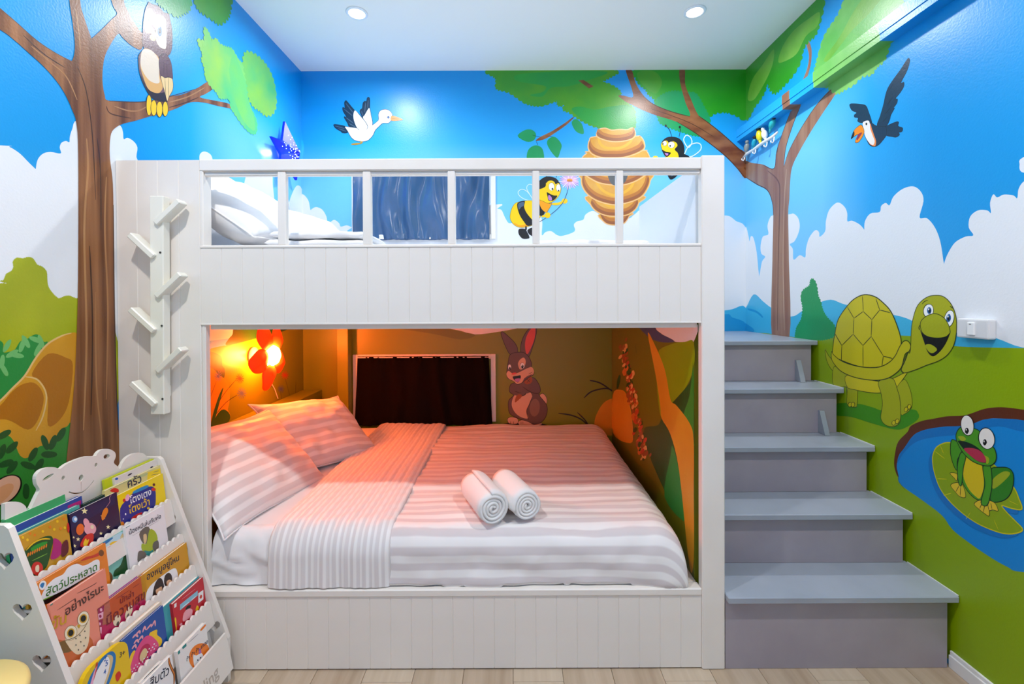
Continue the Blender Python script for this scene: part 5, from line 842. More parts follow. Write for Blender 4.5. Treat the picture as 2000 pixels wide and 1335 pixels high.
('f','fl_red','2.921,1.058 2.948,1.046 2.979,1.039 3,1.039 3.004,1.047 2.989,1.059 2.961,1.071 2.931,1.078 2.91,1.078 2.907,1.07'),
('f','rock_edge','2.765,.914 2.782,.902 2.806,.893 2.826,.891 2.835,.896 2.829,.907 2.81,.92 2.787,.929 2.767,.93 2.759,.925'),
('f','fl_red','2.709,.649 2.727,.635 2.75,.625 2.769,.621 2.776,.626 2.768,.638 2.75,.651 2.727,.662 2.709,.665 2.702,.66'),
('f','nut','2.93,1.048 2.931,1.037 2.946,1.028 2.969,1.024 2.993,1.026 3.007,1.035 3.006,1.046 2.991,1.055 2.967,1.059 2.944,1.056'),
('f','fl_or2','2.724,.733 2.732,.723 2.747,.715 2.763,.711 2.774,.713 2.776,.721 2.768,.731 2.752,.739 2.736,.743 2.725,.74'),
('f','nut','2.551,.685 2.548,.675 2.559,.664 2.579,.656 2.602,.654 2.618,.66 2.621,.67 2.61,.681 2.589,.689 2.567,.69'),
('f','nut','2.779,.984 2.799,.975 2.819,.969 2.834,.969 2.836,.974 2.825,.984 2.805,.993 2.785,.998 2.771,.999 2.769,.993'),
('f','hive_dk','2.847,.888 2.855,.878 2.871,.87 2.89,.867 2.903,.87 2.906,.878 2.897,.888 2.881,.896 2.863,.899 2.85,.896'),
('f','nut','2.633,.745 2.647,.734 2.666,.725 2.682,.722 2.69,.726 2.686,.736 2.672,.747 2.653,.756 2.637,.759 2.629,.755'),
('f','hive_dk','2.944,1.137 2.959,1.125 2.983,1.117 3.006,1.115 3.021,1.121 3.02,1.132 3.005,1.144 2.981,1.152 2.958,1.153 2.944,1.148'),
('f','rock_edge','2.563,.545 2.576,.536 2.591,.529 2.601,.527 2.602,.531 2.594,.539 2.581,.548 2.567,.555 2.557,.557 2.556,.553'),
('f','leaf_vd','2.926,1.017 2.935,1.007 2.954,.999 2.974,.997 2.988,1.001 2.99,1.01 2.98,1.02 2.961,1.028 2.941,1.03 2.928,1.026'),
('f','leaf_vd','2.621,.779 2.634,.773 2.647,.768 2.655,.768 2.655,.772 2.647,.778 2.633,.785 2.62,.789 2.613,.79 2.613,.786'),
('f','fl_or2','2.917,1.004 2.931,.994 2.95,.987 2.969,.985 2.979,.989 2.977,.998 2.964,1.009 2.944,1.016 2.926,1.017 2.916,1.013'),
('f','fl_red','2.805,.906 2.809,.896 2.824,.887 2.844,.882 2.862,.884 2.871,.892 2.866,.903 2.851,.912 2.831,.916 2.813,.914'),
('f','fl_red','2.777,.88 2.795,.866 2.819,.856 2.842,.852 2.854,.858 2.85,.87 2.832,.884 2.807,.894 2.785,.897 2.774,.891'),
('f','fl_or2','2.914,.974 2.936,.959 2.967,.949 2.994,.946 3.007,.953 3,.967 2.977,.982 2.946,.992 2.92,.995 2.908,.988'),
('f','leaf_vd','2.841,.897 2.841,.886 2.856,.875 2.881,.869 2.905,.87 2.921,.878 2.92,.89 2.905,.901 2.88,.907 2.856,.905'),
('f','hive_dk','2.836,.936 2.858,.926 2.882,.919 2.898,.918 2.901,.924 2.889,.935 2.867,.946 2.843,.952 2.827,.953 2.825,.947'),
('f','leaf_vd','2.843,.99 2.845,.98 2.859,.971 2.881,.966 2.902,.969 2.914,.977 2.912,.987 2.897,.997 2.875,1.001 2.854,.998'),
('f','leaf_vd','2.68,.673 2.704,.658 2.73,.647 2.749,.644 2.754,.651 2.741,.664 2.717,.68 2.691,.69 2.673,.693 2.669,.686'),
('f','fl_or2','2.583,.58 2.596,.565 2.617,.551 2.639,.545 2.654,.548 2.655,.559 2.641,.574 2.62,.587 2.598,.594 2.584,.591'),
('f','fl_or2','2.868,1.008 2.89,.995 2.918,.986 2.941,.984 2.95,.991 2.941,1.004 2.919,1.017 2.891,1.025 2.869,1.026 2.86,1.02'),
('f','nut','2.856,.96 2.859,.948 2.876,.938 2.901,.933 2.924,.935 2.937,.944 2.934,.957 2.916,.967 2.891,.972 2.868,.969'),
('f','rock_edge','2.952,1.016 2.979,1.006 3.007,1 3.023,1 3.022,1.007 3.004,1.018 2.976,1.028 2.949,1.034 2.933,1.033 2.934,1.026'),
('f','rock_edge','2.59,.592 2.604,.581 2.621,.573 2.633,.571 2.636,.575 2.63,.584 2.615,.594 2.599,.602 2.587,.604 2.584,.6'),
('f','hive_dk','2.858,1.079 2.863,1.072 2.875,1.067 2.889,1.066 2.899,1.068 2.902,1.074 2.897,1.081 2.885,1.087 2.871,1.088 2.861,1.085'),
('f','rock_edge','2.747,.979 2.766,.967 2.791,.957 2.812,.956 2.822,.962 2.816,.974 2.797,.987 2.772,.996 2.751,.997 2.741,.991'),
('f','leaf_vd','2.591,.589 2.603,.579 2.618,.572 2.63,.569 2.635,.572 2.63,.581 2.617,.59 2.602,.598 2.591,.6 2.586,.597'),
('f','fl_or2','2.618,.624 2.627,.609 2.647,.597 2.67,.59 2.687,.592 2.691,.602 2.681,.616 2.661,.629 2.639,.636 2.622,.633'),
('f','leaf_vd','2.815,1.01 2.837,1.002 2.858,.997 2.871,.997 2.871,1.003 2.857,1.012 2.835,1.021 2.813,1.026 2.801,1.025 2.801,1.019'),
('f','rock_edge','2.574,.638 2.588,.628 2.605,.62 2.618,.617 2.623,.621 2.616,.631 2.602,.641 2.585,.649 2.572,.652 2.568,.647'),
('f','hive_dk','2.57,.65 2.575,.641 2.587,.632 2.602,.627 2.615,.628 2.62,.635 2.615,.644 2.603,.653 2.588,.657 2.575,.656'),
('f','rock_edge','2.531,.682 2.534,.674 2.544,.666 2.557,.661 2.57,.662 2.575,.667 2.573,.676 2.562,.683 2.548,.688 2.536,.687'),
('f','nut','2.535,.628 2.542,.618 2.556,.608 2.572,.603 2.584,.605 2.588,.612 2.581,.623 2.566,.632 2.55,.637 2.538,.636'),
('f','hive_dk','2.709,.774 2.711,.762 2.727,.75 2.75,.743 2.773,.744 2.786,.752 2.784,.764 2.768,.776 2.744,.783 2.721,.782'),
('f','fl_or2','2.654,.799 2.657,.79 2.668,.783 2.684,.779 2.698,.78 2.704,.786 2.701,.794 2.69,.802 2.674,.806 2.66,.805'),
('f','fl_red','2.956,1.078 2.963,1.067 2.981,1.059 3.003,1.056 3.022,1.059 3.029,1.069 3.022,1.079 3.004,1.088 2.981,1.09 2.963,1.087'),
('f','nut','2.549,.7 2.551,.694 2.558,.689 2.567,.687 2.575,.687 2.578,.691 2.577,.696 2.57,.701 2.561,.704 2.553,.703'),
('f','nut','2.949,1.068 2.963,1.057 2.986,1.048 3.009,1.046 3.023,1.052 3.022,1.062 3.007,1.074 2.984,1.082 2.962,1.084 2.948,1.079'),
('f','fl_red','2.604,.649 2.603,.644 2.608,.639 2.618,.636 2.628,.635 2.635,.638 2.636,.643 2.631,.648 2.621,.651 2.61,.652'),
('f','rock_edge','2.862,.953 2.88,.945 2.9,.939 2.913,.939 2.915,.944 2.905,.953 2.886,.961 2.866,.967 2.853,.967 2.852,.962'),
('f','rock_edge','2.768,.877 2.775,.867 2.79,.858 2.808,.855 2.822,.858 2.826,.865 2.819,.875 2.803,.884 2.785,.887 2.772,.884'),
('f','fl_or2','2.861,.883 2.869,.873 2.886,.864 2.906,.86 2.922,.863 2.927,.871 2.919,.882 2.901,.891 2.881,.895 2.866,.892'),
('f','leaf_vd','2.903,1.014 2.918,1.006 2.936,1.001 2.949,1.001 2.952,1.006 2.945,1.013 2.929,1.021 2.912,1.025 2.899,1.026 2.896,1.021'),
('f','rock_edge','2.92,1.128 2.921,1.122 2.931,1.116 2.946,1.114 2.96,1.116 2.968,1.122 2.967,1.129 2.957,1.134 2.942,1.136 2.928,1.134'),
('f','rock_edge','2.856,.883 2.867,.876 2.88,.871 2.892,.869 2.897,.872 2.893,.879 2.883,.886 2.869,.891 2.858,.892 2.853,.889'),
('f','fl_red','2.59,.629 2.605,.615 2.627,.602 2.648,.596 2.66,.6 2.658,.612 2.643,.628 2.62,.64 2.599,.645 2.588,.641'),
('f','fl_or2','2.616,.594 2.619,.585 2.629,.577 2.644,.571 2.658,.571 2.665,.577 2.663,.585 2.652,.594 2.637,.599 2.623,.599'),
('f','fl_red','2.533,.597 2.555,.582 2.578,.571 2.594,.569 2.597,.575 2.584,.589 2.562,.603 2.539,.614 2.524,.616 2.521,.61'),
('f','fl_red','2.638,.79 2.66,.775 2.686,.765 2.706,.762 2.713,.769 2.703,.782 2.681,.796 2.655,.807 2.635,.809 2.629,.803'),
('f','nut','2.483,.6 2.487,.594 2.496,.587 2.507,.584 2.514,.585 2.515,.59 2.511,.597 2.501,.603 2.491,.606 2.484,.605'),
('f','fl_or2','2.725,.745 2.749,.731 2.776,.72 2.797,.717 2.801,.724 2.789,.738 2.764,.753 2.737,.763 2.717,.765 2.713,.759'),
('f','hive_dk','2.629,.611 2.637,.598 2.655,.586 2.677,.579 2.693,.581 2.697,.59 2.688,.604 2.669,.616 2.648,.622 2.633,.62'),
('f','fl_red','2.783,.977 2.807,.964 2.835,.956 2.854,.956 2.858,.963 2.845,.975 2.82,.987 2.793,.995 2.774,.995 2.771,.988'),
('f','nut','3.049,1.128 3.073,1.118 3.099,1.112 3.118,1.112 3.123,1.119 3.111,1.129 3.087,1.139 3.061,1.145 3.043,1.144 3.038,1.138'),
('f','rock_edge','2.709,.895 2.721,.887 2.736,.882 2.748,.881 2.752,.884 2.747,.892 2.734,.899 2.719,.905 2.708,.906 2.704,.902'),
('f','leaf_vd','2.969,1.102 2.969,1.095 2.979,1.089 2.994,1.086 3.01,1.088 3.02,1.094 3.02,1.101 3.01,1.107 2.994,1.109 2.978,1.107'),
('f','fl_red','2.682,.749 2.697,.741 2.713,.734 2.725,.733 2.727,.737 2.719,.745 2.704,.754 2.688,.761 2.676,.762 2.674,.758'),
('f','nut','2.663,.902 2.678,.895 2.694,.89 2.704,.89 2.705,.894 2.696,.902 2.68,.909 2.665,.914 2.655,.914 2.654,.91'),
('f','leaf_vd','2.584,.621 2.595,.608 2.614,.596 2.635,.59 2.648,.593 2.649,.603 2.637,.616 2.618,.628 2.598,.634 2.585,.631'),
('f','fl_or2','2.814,1.002 2.826,.993 2.844,.987 2.86,.986 2.867,.99 2.864,.998 2.851,1.007 2.833,1.013 2.818,1.014 2.81,1.01'),
('f','fl_or2','2.82,.943 2.82,.937 2.827,.933 2.838,.93 2.849,.931 2.855,.935 2.855,.94 2.848,.945 2.837,.947 2.826,.946'),
('f','hive_dk','2.745,.866 2.749,.855 2.764,.846 2.784,.841 2.803,.843 2.813,.85 2.809,.861 2.794,.871 2.773,.876 2.754,.874'),
('f','leaf_vd','2.804,1.002 2.805,.99 2.82,.98 2.844,.976 2.867,.978 2.881,.987 2.88,.999 2.864,1.009 2.84,1.013 2.817,1.011'),
('s','leaf_vd','2.278,.587 2.255,.646',.005),
('s','leaf_vd','2.234,.553 2.191,.627',.005),
('s','leaf_vd','3.156,.835 3.091,.927',.007),
('s','leaf_vd','2.674,1.126 2.705,1.183',.006),
('f','leaf_vd','3.092,.886 3.122,.852 3.157,.828 3.184,.824 3.191,.841 3.177,.874 3.146,.908 3.111,.931 3.085,.934 3.078,.917')]),
]
BOOKS=[
(1,0.030,0.012,'35A868','green picture book at the back of the top row, left end',1.2165,1.3783,0.8628,[],[]),
(1,0.020,0.012,'1E4A9C','blue picture book in top row between the green and teal ones',1.2165,1.4187,0.8406,[('p','b_mag','1.3728,.8306 1.4151,.8290 1.4121,.8079 1.3702,.8116')],[]),
(1,0.011,0.010,'4AA8A0','teal picture book behind the orange circus book, top row',1.2196,1.3987,0.8221,[],[]),
(1,0.000,0.008,'CE9A24','orange and green circus picture book at left of top row',1.2165,1.3476,0.8179,[('f','b_or','1.2207,.8006 1.2199,.7987 1.2182,.7982 1.2175,.7992 1.2175,.8013 1.2175,.8038 1.2175,.8056 1.2175,.8061 1.2191,.8052 1.2204,.8030'),
('f','b_yel','1.2387,.7976 1.2378,.7957 1.2361,.7952 1.2342,.7962 1.2328,.7983 1.2325,.8008 1.2334,.8027 1.2351,.8032 1.2370,.8022 1.2384,.8001'),
('f','b_or','1.2580,.8008 1.2572,.7989 1.2554,.7984 1.2534,.7994 1.2520,.8016 1.2517,.8041 1.2526,.8060 1.2543,.8066 1.2563,.8055 1.2577,.8033'),
('f','b_yel','1.2797,.7999 1.2787,.7979 1.2769,.7974 1.2749,.7984 1.2734,.8007 1.2731,.8032 1.2740,.8052 1.2758,.8057 1.2778,.8047 1.2793,.8025'),
('f','b_or','1.3002,.8022 1.2992,.8002 1.2973,.7996 1.2952,.8007 1.2937,.8030 1.2933,.8056 1.2943,.8076 1.2962,.8081 1.2983,.8071 1.2998,.8048'),
('f','b_yel','1.3218,.8079 1.3208,.8059 1.3188,.8053 1.3167,.8063 1.3151,.8086 1.3147,.8113 1.3157,.8133 1.3177,.8139 1.3198,.8128 1.3214,.8105'),
('f','b_or','1.3406,.8058 1.3396,.8038 1.3376,.8032 1.3353,.8043 1.3337,.8066 1.3334,.8093 1.3344,.8114 1.3364,.8120 1.3386,.8109 1.3402,.8086'),
('f','b_yel','1.2279,.8098 1.2271,.8080 1.2254,.8074 1.2235,.8084 1.2222,.8106 1.2218,.8130 1.2227,.8149 1.2244,.8154 1.2263,.8145 1.2276,.8123'),
('f','b_or','1.2467,.8111 1.2458,.8093 1.2440,.8087 1.2421,.8097 1.2407,.8119 1.2404,.8144 1.2413,.8163 1.2430,.8168 1.2449,.8158 1.2463,.8137'),
('f','b_yel','1.3101,.7902 1.3091,.7882 1.3072,.7877 1.3051,.7888 1.3035,.7911 1.3032,.7937 1.3041,.7957 1.3060,.7962 1.3082,.7952 1.3097,.7929'),
('f','b_or','1.3280,.7835 1.3270,.7815 1.3250,.7810 1.3228,.7821 1.3213,.7844 1.3209,.7871 1.3219,.7891 1.3238,.7896 1.3260,.7885 1.3276,.7862'),
('f','b_yel','1.3396,.7801 1.3386,.7781 1.3365,.7775 1.3343,.7786 1.3327,.7810 1.3323,.7837 1.3333,.7857 1.3353,.7863 1.3376,.7852 1.3392,.7828'),
('f','b_dkgreen','1.2220,.7715 1.2440,.7836 1.2722,.7866 1.2936,.7801 1.2997,.7653 1.2907,.7401 1.2776,.7086 1.2632,.6990 1.2312,.6982 1.2222,.7408'),
('f','b_grass','1.2408,.7743 1.2642,.7750 1.2833,.7694 1.2780,.7631 1.2456,.7628'),
('s','b_yel','1.2284,.7745 1.2482,.7836 1.2717,.7824 1.2925,.7714',0.0037),
('s','b_or','1.2302,.7560 1.2330,.7654',0.0042),
('s','b_or','1.2360,.7558 1.2388,.7652',0.0042),
('s','b_or','1.2418,.7556 1.2446,.7651',0.0042),
('s','b_or','1.2476,.7554 1.2505,.7650',0.0042),
('s','b_or','1.2536,.7553 1.2565,.7649',0.0042),
('s','b_or','1.2595,.7551 1.2625,.7647',0.0042),
('s','b_or','1.2656,.7549 1.2685,.7646',0.0042),
('s','b_or','1.2716,.7547 1.2747,.7645',0.0042),
('s','b_or','1.2778,.7546 1.2808,.7643',0.0042),
('s','b_grass2','1.2386,.7402 1.2791,.7374',0.0021),
('f','b_red','1.2632,.7046 1.2591,.6958 1.2511,.6937 1.2423,.6990 1.2361,.7096 1.2348,.7214 1.2387,.7301 1.2466,.7324 1.2554,.7273 1.2618,.7167'),
('f','b_cream','1.2440,.7082 1.2455,.7206 1.2530,.7207 1.2539,.7112 1.2506,.7020'),
('f','b_mag','1.3013,.7691 1.3194,.7478 1.3192,.7197 1.3006,.7114 1.2858,.7199 1.2958,.7443'),
('f','b_maroon','1.3208,.7400 1.3382,.7449 1.3360,.7104 1.3164,.7072'),
('s','b_red','1.3457,.7914 1.3444,.7633',0.0068)],[]),
(1,0.010,0.008,'123A30','dark green thin book peeking above the starry book, top row',1.4094,1.5250,0.8176,[],[]),
(1,0.000,0.010,'1C1440','dark navy starry picture book with pink balloon, top row',1.3544,1.5171,0.8115,[('p','b_navy','1.3595,.8105 1.5110,.8058 1.5066,.7768 1.3554,.7682'),
('p','b_star','1.4027,.8105 1.4045,.8033 1.4122,.7994 1.4054,.7977 1.4065,.7897 1.4006,.7967 1.3937,.7957 1.3967,.8018 1.3914,.8090 1.3990,.8058'),
('p','b_star','1.3714,.7362 1.3725,.7311 1.3772,.7284 1.3731,.7276 1.3737,.7226 1.3702,.7271 1.3659,.7267 1.3678,.7304 1.3645,.7351 1.3692,.7329'),
('p','b_star','1.3586,.7221 1.3595,.7176 1.3636,.7152 1.3600,.7144 1.3606,.7100 1.3575,.7141 1.3554,.7137 1.3554,.7170 1.3554,.7212 1.3566,.7191'),
('p','b_star','1.4603,.7658 1.4620,.7585 1.4692,.7547 1.4629,.7534 1.4639,.7462 1.4584,.7527 1.4519,.7520 1.4547,.7573 1.4497,.7640 1.4569,.7609'),
('p','b_star','1.4717,.7242 1.4730,.7184 1.4788,.7153 1.4738,.7143 1.4746,.7085 1.4702,.7138 1.4649,.7134 1.4672,.7176 1.4632,.7231 1.4690,.7204'),
('p','b_star','1.4444,.7156 1.4454,.7110 1.4499,.7085 1.4460,.7078 1.4466,.7033 1.4432,.7074 1.4392,.7071 1.4409,.7104 1.4378,.7147 1.4423,.7126'),
('p','b_star','1.3581,.7461 1.3588,.7428 1.3617,.7412 1.3592,.7406 1.3596,.7374 1.3573,.7403 1.3554,.7400 1.3558,.7423 1.3554,.7453 1.3567,.7439'),
('f','b_ltblue','1.3762,.7875 1.3739,.7828 1.3694,.7815 1.3644,.7839 1.3609,.7892 1.3601,.7952 1.3623,.7999 1.3668,.8013 1.3718,.7989 1.3754,.7936'),
('f','white','1.3749,.7888 1.3736,.7863 1.3712,.7855 1.3686,.7868 1.3667,.7896 1.3663,.7930 1.3675,.7955 1.3699,.7963 1.3725,.7951 1.3744,.7922'),
('s','b_maroon','1.4173,.7208 1.4428,.7437 1.4704,.7747',0.0024),
('f','b_or','1.4523,.7598 1.4618,.7760 1.4738,.7784 1.4779,.7660 1.4671,.7527 1.4545,.7457'),
('s','b_pink','1.4711,.7796 1.4875,.7907 1.4879,.8037 1.4965,.8105',0.0013),
('f','b_pink','1.4107,.7625 1.4110,.7535 1.4077,.7484 1.4022,.7493 1.3966,.7556 1.3931,.7651 1.3929,.7740 1.3961,.7791 1.4015,.7783 1.4071,.7720'),
('f','b_orange','1.3909,.7473 1.3856,.7401 1.3781,.7386 1.3713,.7434 1.3677,.7526 1.3686,.7626 1.3738,.7699 1.3812,.7715 1.3882,.7668 1.3919,.7575'),
('f','b_pink','1.4298,.7310 1.4246,.7224 1.4141,.7209 1.4025,.7269 1.3941,.7380 1.3920,.7500 1.3970,.7585 1.4072,.7603 1.4189,.7545 1.4276,.7433'),
('f','b_cream','1.4234,.7405 1.4218,.7374 1.4187,.7366 1.4152,.7384 1.4128,.7420 1.4122,.7461 1.4138,.7492 1.4169,.7500 1.4204,.7483 1.4229,.7447'),
('f','b_red','1.3917,.7291 1.4177,.7232 1.4140,.6973 1.4048,.6897 1.3730,.7070'),
('f','b_yel','1.3839,.7109 1.3932,.7209 1.3959,.7120 1.4027,.7133 1.3955,.6997 1.3850,.7004')],[]),
(1,0.024,0.008,'C4D01E','lime green book at the very back of top row, right end',1.5037,1.7113,0.8557,[],[]),
(1,0.017,0.008,'DCD6D2','pale lilac-grey book standing tallest in the top row',1.5323,1.7175,0.8508,[('f','b_blue','1.5477,.8456 1.5473,.8432 1.5447,.8416 1.5410,.8416 1.5375,.8431 1.5356,.8455 1.5360,.8479 1.5385,.8495 1.5422,.8495 1.5457,.8480'),
('s','b_ink','1.5853,.8398 1.6032,.8409',0.0055),
('s','b_ink','1.6828,.8312 1.6965,.8310',0.0051)],[]),
(1,0.008,0.010,'D6CB86','pale yellow cookbook with navy lettering in top row',1.4845,1.7175,0.8284,[('p','b_yel2','1.6589,.8232 1.7165,.8171 1.7165,.7809 1.6510,.7929'),
('f','b_red','1.5020,.8200 1.5175,.8244 1.5334,.8133 1.5295,.8040'),
('s','b_ink2','1.6816,.8146 1.7089,.8104',0.0017),
('s','b_ink2','1.6714,.8077 1.7102,.7989',0.0017),
('s','b_ink2','1.4975,.8274 1.5111,.8274',0.0017),
('f','b_sage','1.5196,.8274 1.5680,.8274 1.6502,.8242 1.6487,.8152 1.5767,.8226')],[('ครัว','b_ink',(1.5696,0.8028),(1.6275,0.8011))]),
(1,0.000,0.010,'F2D40C','yellow picture book with blue centre, right end of top row',1.5165,1.7152,0.7984,[('f','b_deep','1.5175,.7066 1.5223,.7542 1.5535,.7713 1.5820,.7817 1.6438,.7768 1.6698,.7613 1.6706,.7296 1.6604,.6957 1.6345,.6839 1.5825,.6809 1.5303,.6887'),
('f','b_cyan','1.5828,.7870 1.6363,.7851 1.6411,.7751 1.5820,.7782'),
('f','b_pink2','1.5615,.7704 1.5570,.7658 1.5514,.7648 1.5469,.7680 1.5451,.7740 1.5468,.7806 1.5513,.7853 1.5568,.7863 1.5614,.7832 1.5632,.7771'),
('f','b_red','1.5459,.7702 1.5444,.7675 1.5414,.7667 1.5381,.7681 1.5358,.7713 1.5352,.7749 1.5367,.7776 1.5397,.7784 1.5430,.7770 1.5454,.7738'),
('f','b_red','1.6744,.7541 1.6719,.7514 1.6667,.7513 1.6608,.7538 1.6563,.7580 1.6551,.7621 1.6574,.7648 1.6626,.7649 1.6686,.7624 1.6731,.7583'),
('f','b_maroon','1.6745,.7714 1.6729,.7689 1.6698,.7683 1.6662,.7698 1.6637,.7727 1.6631,.7761 1.6646,.7785 1.6678,.7792 1.6713,.7778 1.6739,.7748'),
('f','b_red','1.5589,.7037 1.5866,.7064 1.6054,.7011 1.5960,.6951 1.5676,.6905'),
('f','b_or','1.5291,.6981 1.5271,.6945 1.5231,.6936 1.5187,.6958 1.5175,.7002 1.5175,.7052 1.5175,.7088 1.5208,.7098 1.5252,.7076 1.5284,.7032'),
('f','white','1.5411,.7256 1.5403,.7236 1.5389,.7228 1.5374,.7236 1.5364,.7255 1.5363,.7279 1.5371,.7299 1.5385,.7306 1.5400,.7299 1.5410,.7280'),
('f','white','1.5298,.7144 1.5293,.7133 1.5282,.7131 1.5270,.7136 1.5262,.7148 1.5260,.7162 1.5265,.7173 1.5276,.7175 1.5288,.7170 1.5296,.7158'),
('f','b_yel','1.6379,.7012 1.6364,.6994 1.6331,.6994 1.6294,.7011 1.6266,.7039 1.6259,.7067 1.6274,.7085 1.6306,.7086 1.6343,.7069 1.6371,.7041')],[('โตงเตง','white',(1.5597,0.7517),(1.6519,0.7449)),('โตงเว้า','b_yel',(1.5509,0.7210),(1.6393,0.7136))]),
(2,0.010,0.008,'7FC9BA','teal picture book half hidden behind the orange one, second row',1.4077,1.5226,0.6903,[('f','b_sky','1.4167,.6893 1.5216,.6828 1.5156,.6399 1.4328,.6623'),
('f','b_blue2','1.4167,.6893 1.4574,.6887 1.4619,.6836 1.4333,.6794'),
('f','b_sand','1.4899,.6764 1.5122,.6764 1.5067,.6408 1.4867,.6269'),
('f','white','1.4787,.6413 1.4779,.6294 1.4682,.6233 1.4537,.6255 1.4399,.6348 1.4320,.6477 1.4328,.6593 1.4420,.6654 1.4563,.6636 1.4704,.6545'),
('f','b_yel','1.4489,.6738 1.4656,.6732 1.4834,.6628 1.4785,.6588 1.4541,.6664'),
('s','b_yel2','1.4223,.6319 1.4566,.6270 1.4908,.6247',0.0037),
('f','b_dkgreen','1.4479,.5691 1.4546,.5854 1.4766,.5892 1.4990,.6201 1.5164,.6452 1.5030,.5585 1.4724,.5616'),
('f','b_brown','1.4248,.5941 1.4365,.5907 1.4446,.5748 1.4399,.5574 1.4222,.5630')],[('ะโมะ','b_red2',(1.4258,0.6353),(1.4850,0.6298))]),
(2,0.000,0.008,'EC8618','orange picture book with a white cloud and green lettering, second row',1.2165,1.4254,0.6901,[('f','b_or','1.2487,.6891 1.3134,.6846 1.3944,.6764 1.4136,.6729 1.4074,.6440 1.3238,.6852 1.2794,.6816'),
('f','white','1.2256,.6421 1.2378,.6656 1.2625,.6757 1.2882,.6731 1.3046,.6831 1.3300,.6791 1.3458,.6639 1.3634,.6588 1.3860,.6581 1.3983,.6493 1.3963,.6290 1.3890,.6121 1.3394,.6181 1.2722,.6275'),
('f','b_red2','1.3408,.6797 1.3593,.6820 1.3808,.6751 1.4055,.6720 1.3984,.6635 1.3689,.6713'),
('f','b_brown','1.4162,.6624 1.4138,.6578 1.4091,.6568 1.4039,.6598 1.4002,.6655 1.3994,.6718 1.4018,.6764 1.4064,.6774 1.4117,.6745 1.4154,.6688'),
('f','white','1.2402,.6687 1.2354,.6649 1.2295,.6658 1.2247,.6709 1.2229,.6783 1.2247,.6851 1.2294,.6889 1.2353,.6881 1.2401,.6830 1.2420,.6756'),
('f','b_blue2','1.2259,.6794 1.2310,.6841 1.2374,.6801 1.2350,.6737 1.2308,.6701'),
('f','black','1.2226,.6300 1.2237,.6387 1.2956,.6289 1.3773,.6244 1.3797,.6142 1.3678,.6109 1.2551,.6194'),
('s','b_brown','1.3258,.6232 1.3584,.6236',0.0056),
('s','b_grass2','1.2239,.6401 1.2540,.6345',0.0030)],[('สัตว์ประหลาด','b_green3',(1.2367,0.6427),(1.3873,0.6272))]),
(2,0.000,0.008,'EEEEF2','white picture book with a bear in a green shirt, second row',1.4988,1.6663,0.6997,[('p','b_teal','1.5024,.6987 1.5176,.6987 1.5176,.6969 1.5024,.6968'),
('s','b_ink2','1.5221,.6610 1.6359,.6574',0.0010),
('f','b_grey','1.5490,.6523 1.5686,.6635 1.5878,.6592 1.5951,.6420 1.5879,.6187 1.5728,.6079 1.5581,.6185'),
('f','b_sand','1.5650,.6414 1.5776,.6375 1.5740,.6153 1.5635,.6116'),
('f','b_lime','1.5924,.6461 1.6137,.6298 1.6212,.6012 1.6126,.5811 1.5961,.5656 1.5680,.5785 1.5516,.5982 1.5547,.6176 1.5728,.6079'),
('f','b_teal','1.5601,.5909 1.5810,.5767 1.5974,.5730 1.5851,.5609 1.5668,.5712'),
('f','b_grey','1.6011,.5955 1.6215,.5928 1.6209,.5683 1.6060,.5628 1.5951,.5797'),
('f','b_grey','1.5354,.5967 1.5482,.5974 1.5650,.5802 1.5626,.5656 1.5469,.5692 1.5294,.5688')],[('น้องหมีเล่นกับพ่อ','b_ink',(1.5113,0.6705),(1.6474,0.6616))]),
(3,0.014,0.010,'E4E6EA','white book with a teal mark behind the red one, third row',1.4101,1.5225,0.5449,[('f','b_teal','1.4542,.5439 1.4663,.5439 1.4712,.5407 1.4561,.5423'),
('p','b_teal','1.4816,.5439 1.4940,.5439 1.4940,.5417 1.4816,.5435'),
('s','b_brown','1.4209,.5439 1.4236,.5439 1.4323,.5439',0.0037)],[]),
(3,0.011,0.006,'B83A8C','thin magenta book in the stack behind the red one, third row',1.3279,1.5002,0.5392,[],[]),
(3,0.006,0.007,'2A6CA8','thin blue book just behind the red one, third row',1.3331,1.5105,0.5375,[],[]),
(3,0.000,0.010,'D69A12','ochre picture book with two girls on the cover, third row',1.5002,1.7122,0.5377,[('f','white','1.5064,.4384 1.5139,.4746 1.5421,.4879 1.6039,.4875 1.6395,.4822 1.6515,.4645 1.6477,.4218 1.5921,.4187 1.5256,.4280'),
('f','b_hair','1.5342,.4406 1.5465,.4746 1.5658,.4891 1.5814,.4795 1.5867,.4492 1.5794,.4269 1.5515,.4239'),
('f','b_skin','1.5506,.4588 1.5640,.4582 1.5772,.4552 1.5740,.4358 1.5542,.4406'),
('f','b_hair','1.5884,.4590 1.5957,.4815 1.6137,.4816 1.6251,.4636 1.6217,.4436 1.5991,.4386'),
('f','b_skin','1.5988,.4579 1.6131,.4572 1.6233,.4426 1.6027,.4391'),
('f','b_maroon','1.5327,.4311 1.5422,.4485 1.5802,.4318 1.5738,.4145')],[('องหนูอยู่ไหน','b_ink',(1.5215,0.5111),(1.6667,0.4964))]),
(3,0.000,0.007,'C8541E','red and orange picture book with rabbit ears, third row',1.3413,1.5164,0.5367,[('f','b_crim','1.3423,.4438 1.3423,.4825 1.3871,.4676 1.4457,.4673 1.5034,.4602 1.4971,.4109 1.3777,.4052'),
('s','b_dred','1.4043,.5256 1.4541,.5213',0.0016),
('s','b_dred','1.4665,.5212 1.4916,.5187',0.0016),
('p','b_dmag','1.3448,.5357 1.3646,.5336 1.3610,.5165 1.3423,.5201'),
('f','b_pink2','1.3573,.5242 1.3561,.5221 1.3540,.5218 1.3516,.5235 1.3499,.5264 1.3495,.5295 1.3506,.5315 1.3528,.5318 1.3552,.5302 1.3569,.5273'),
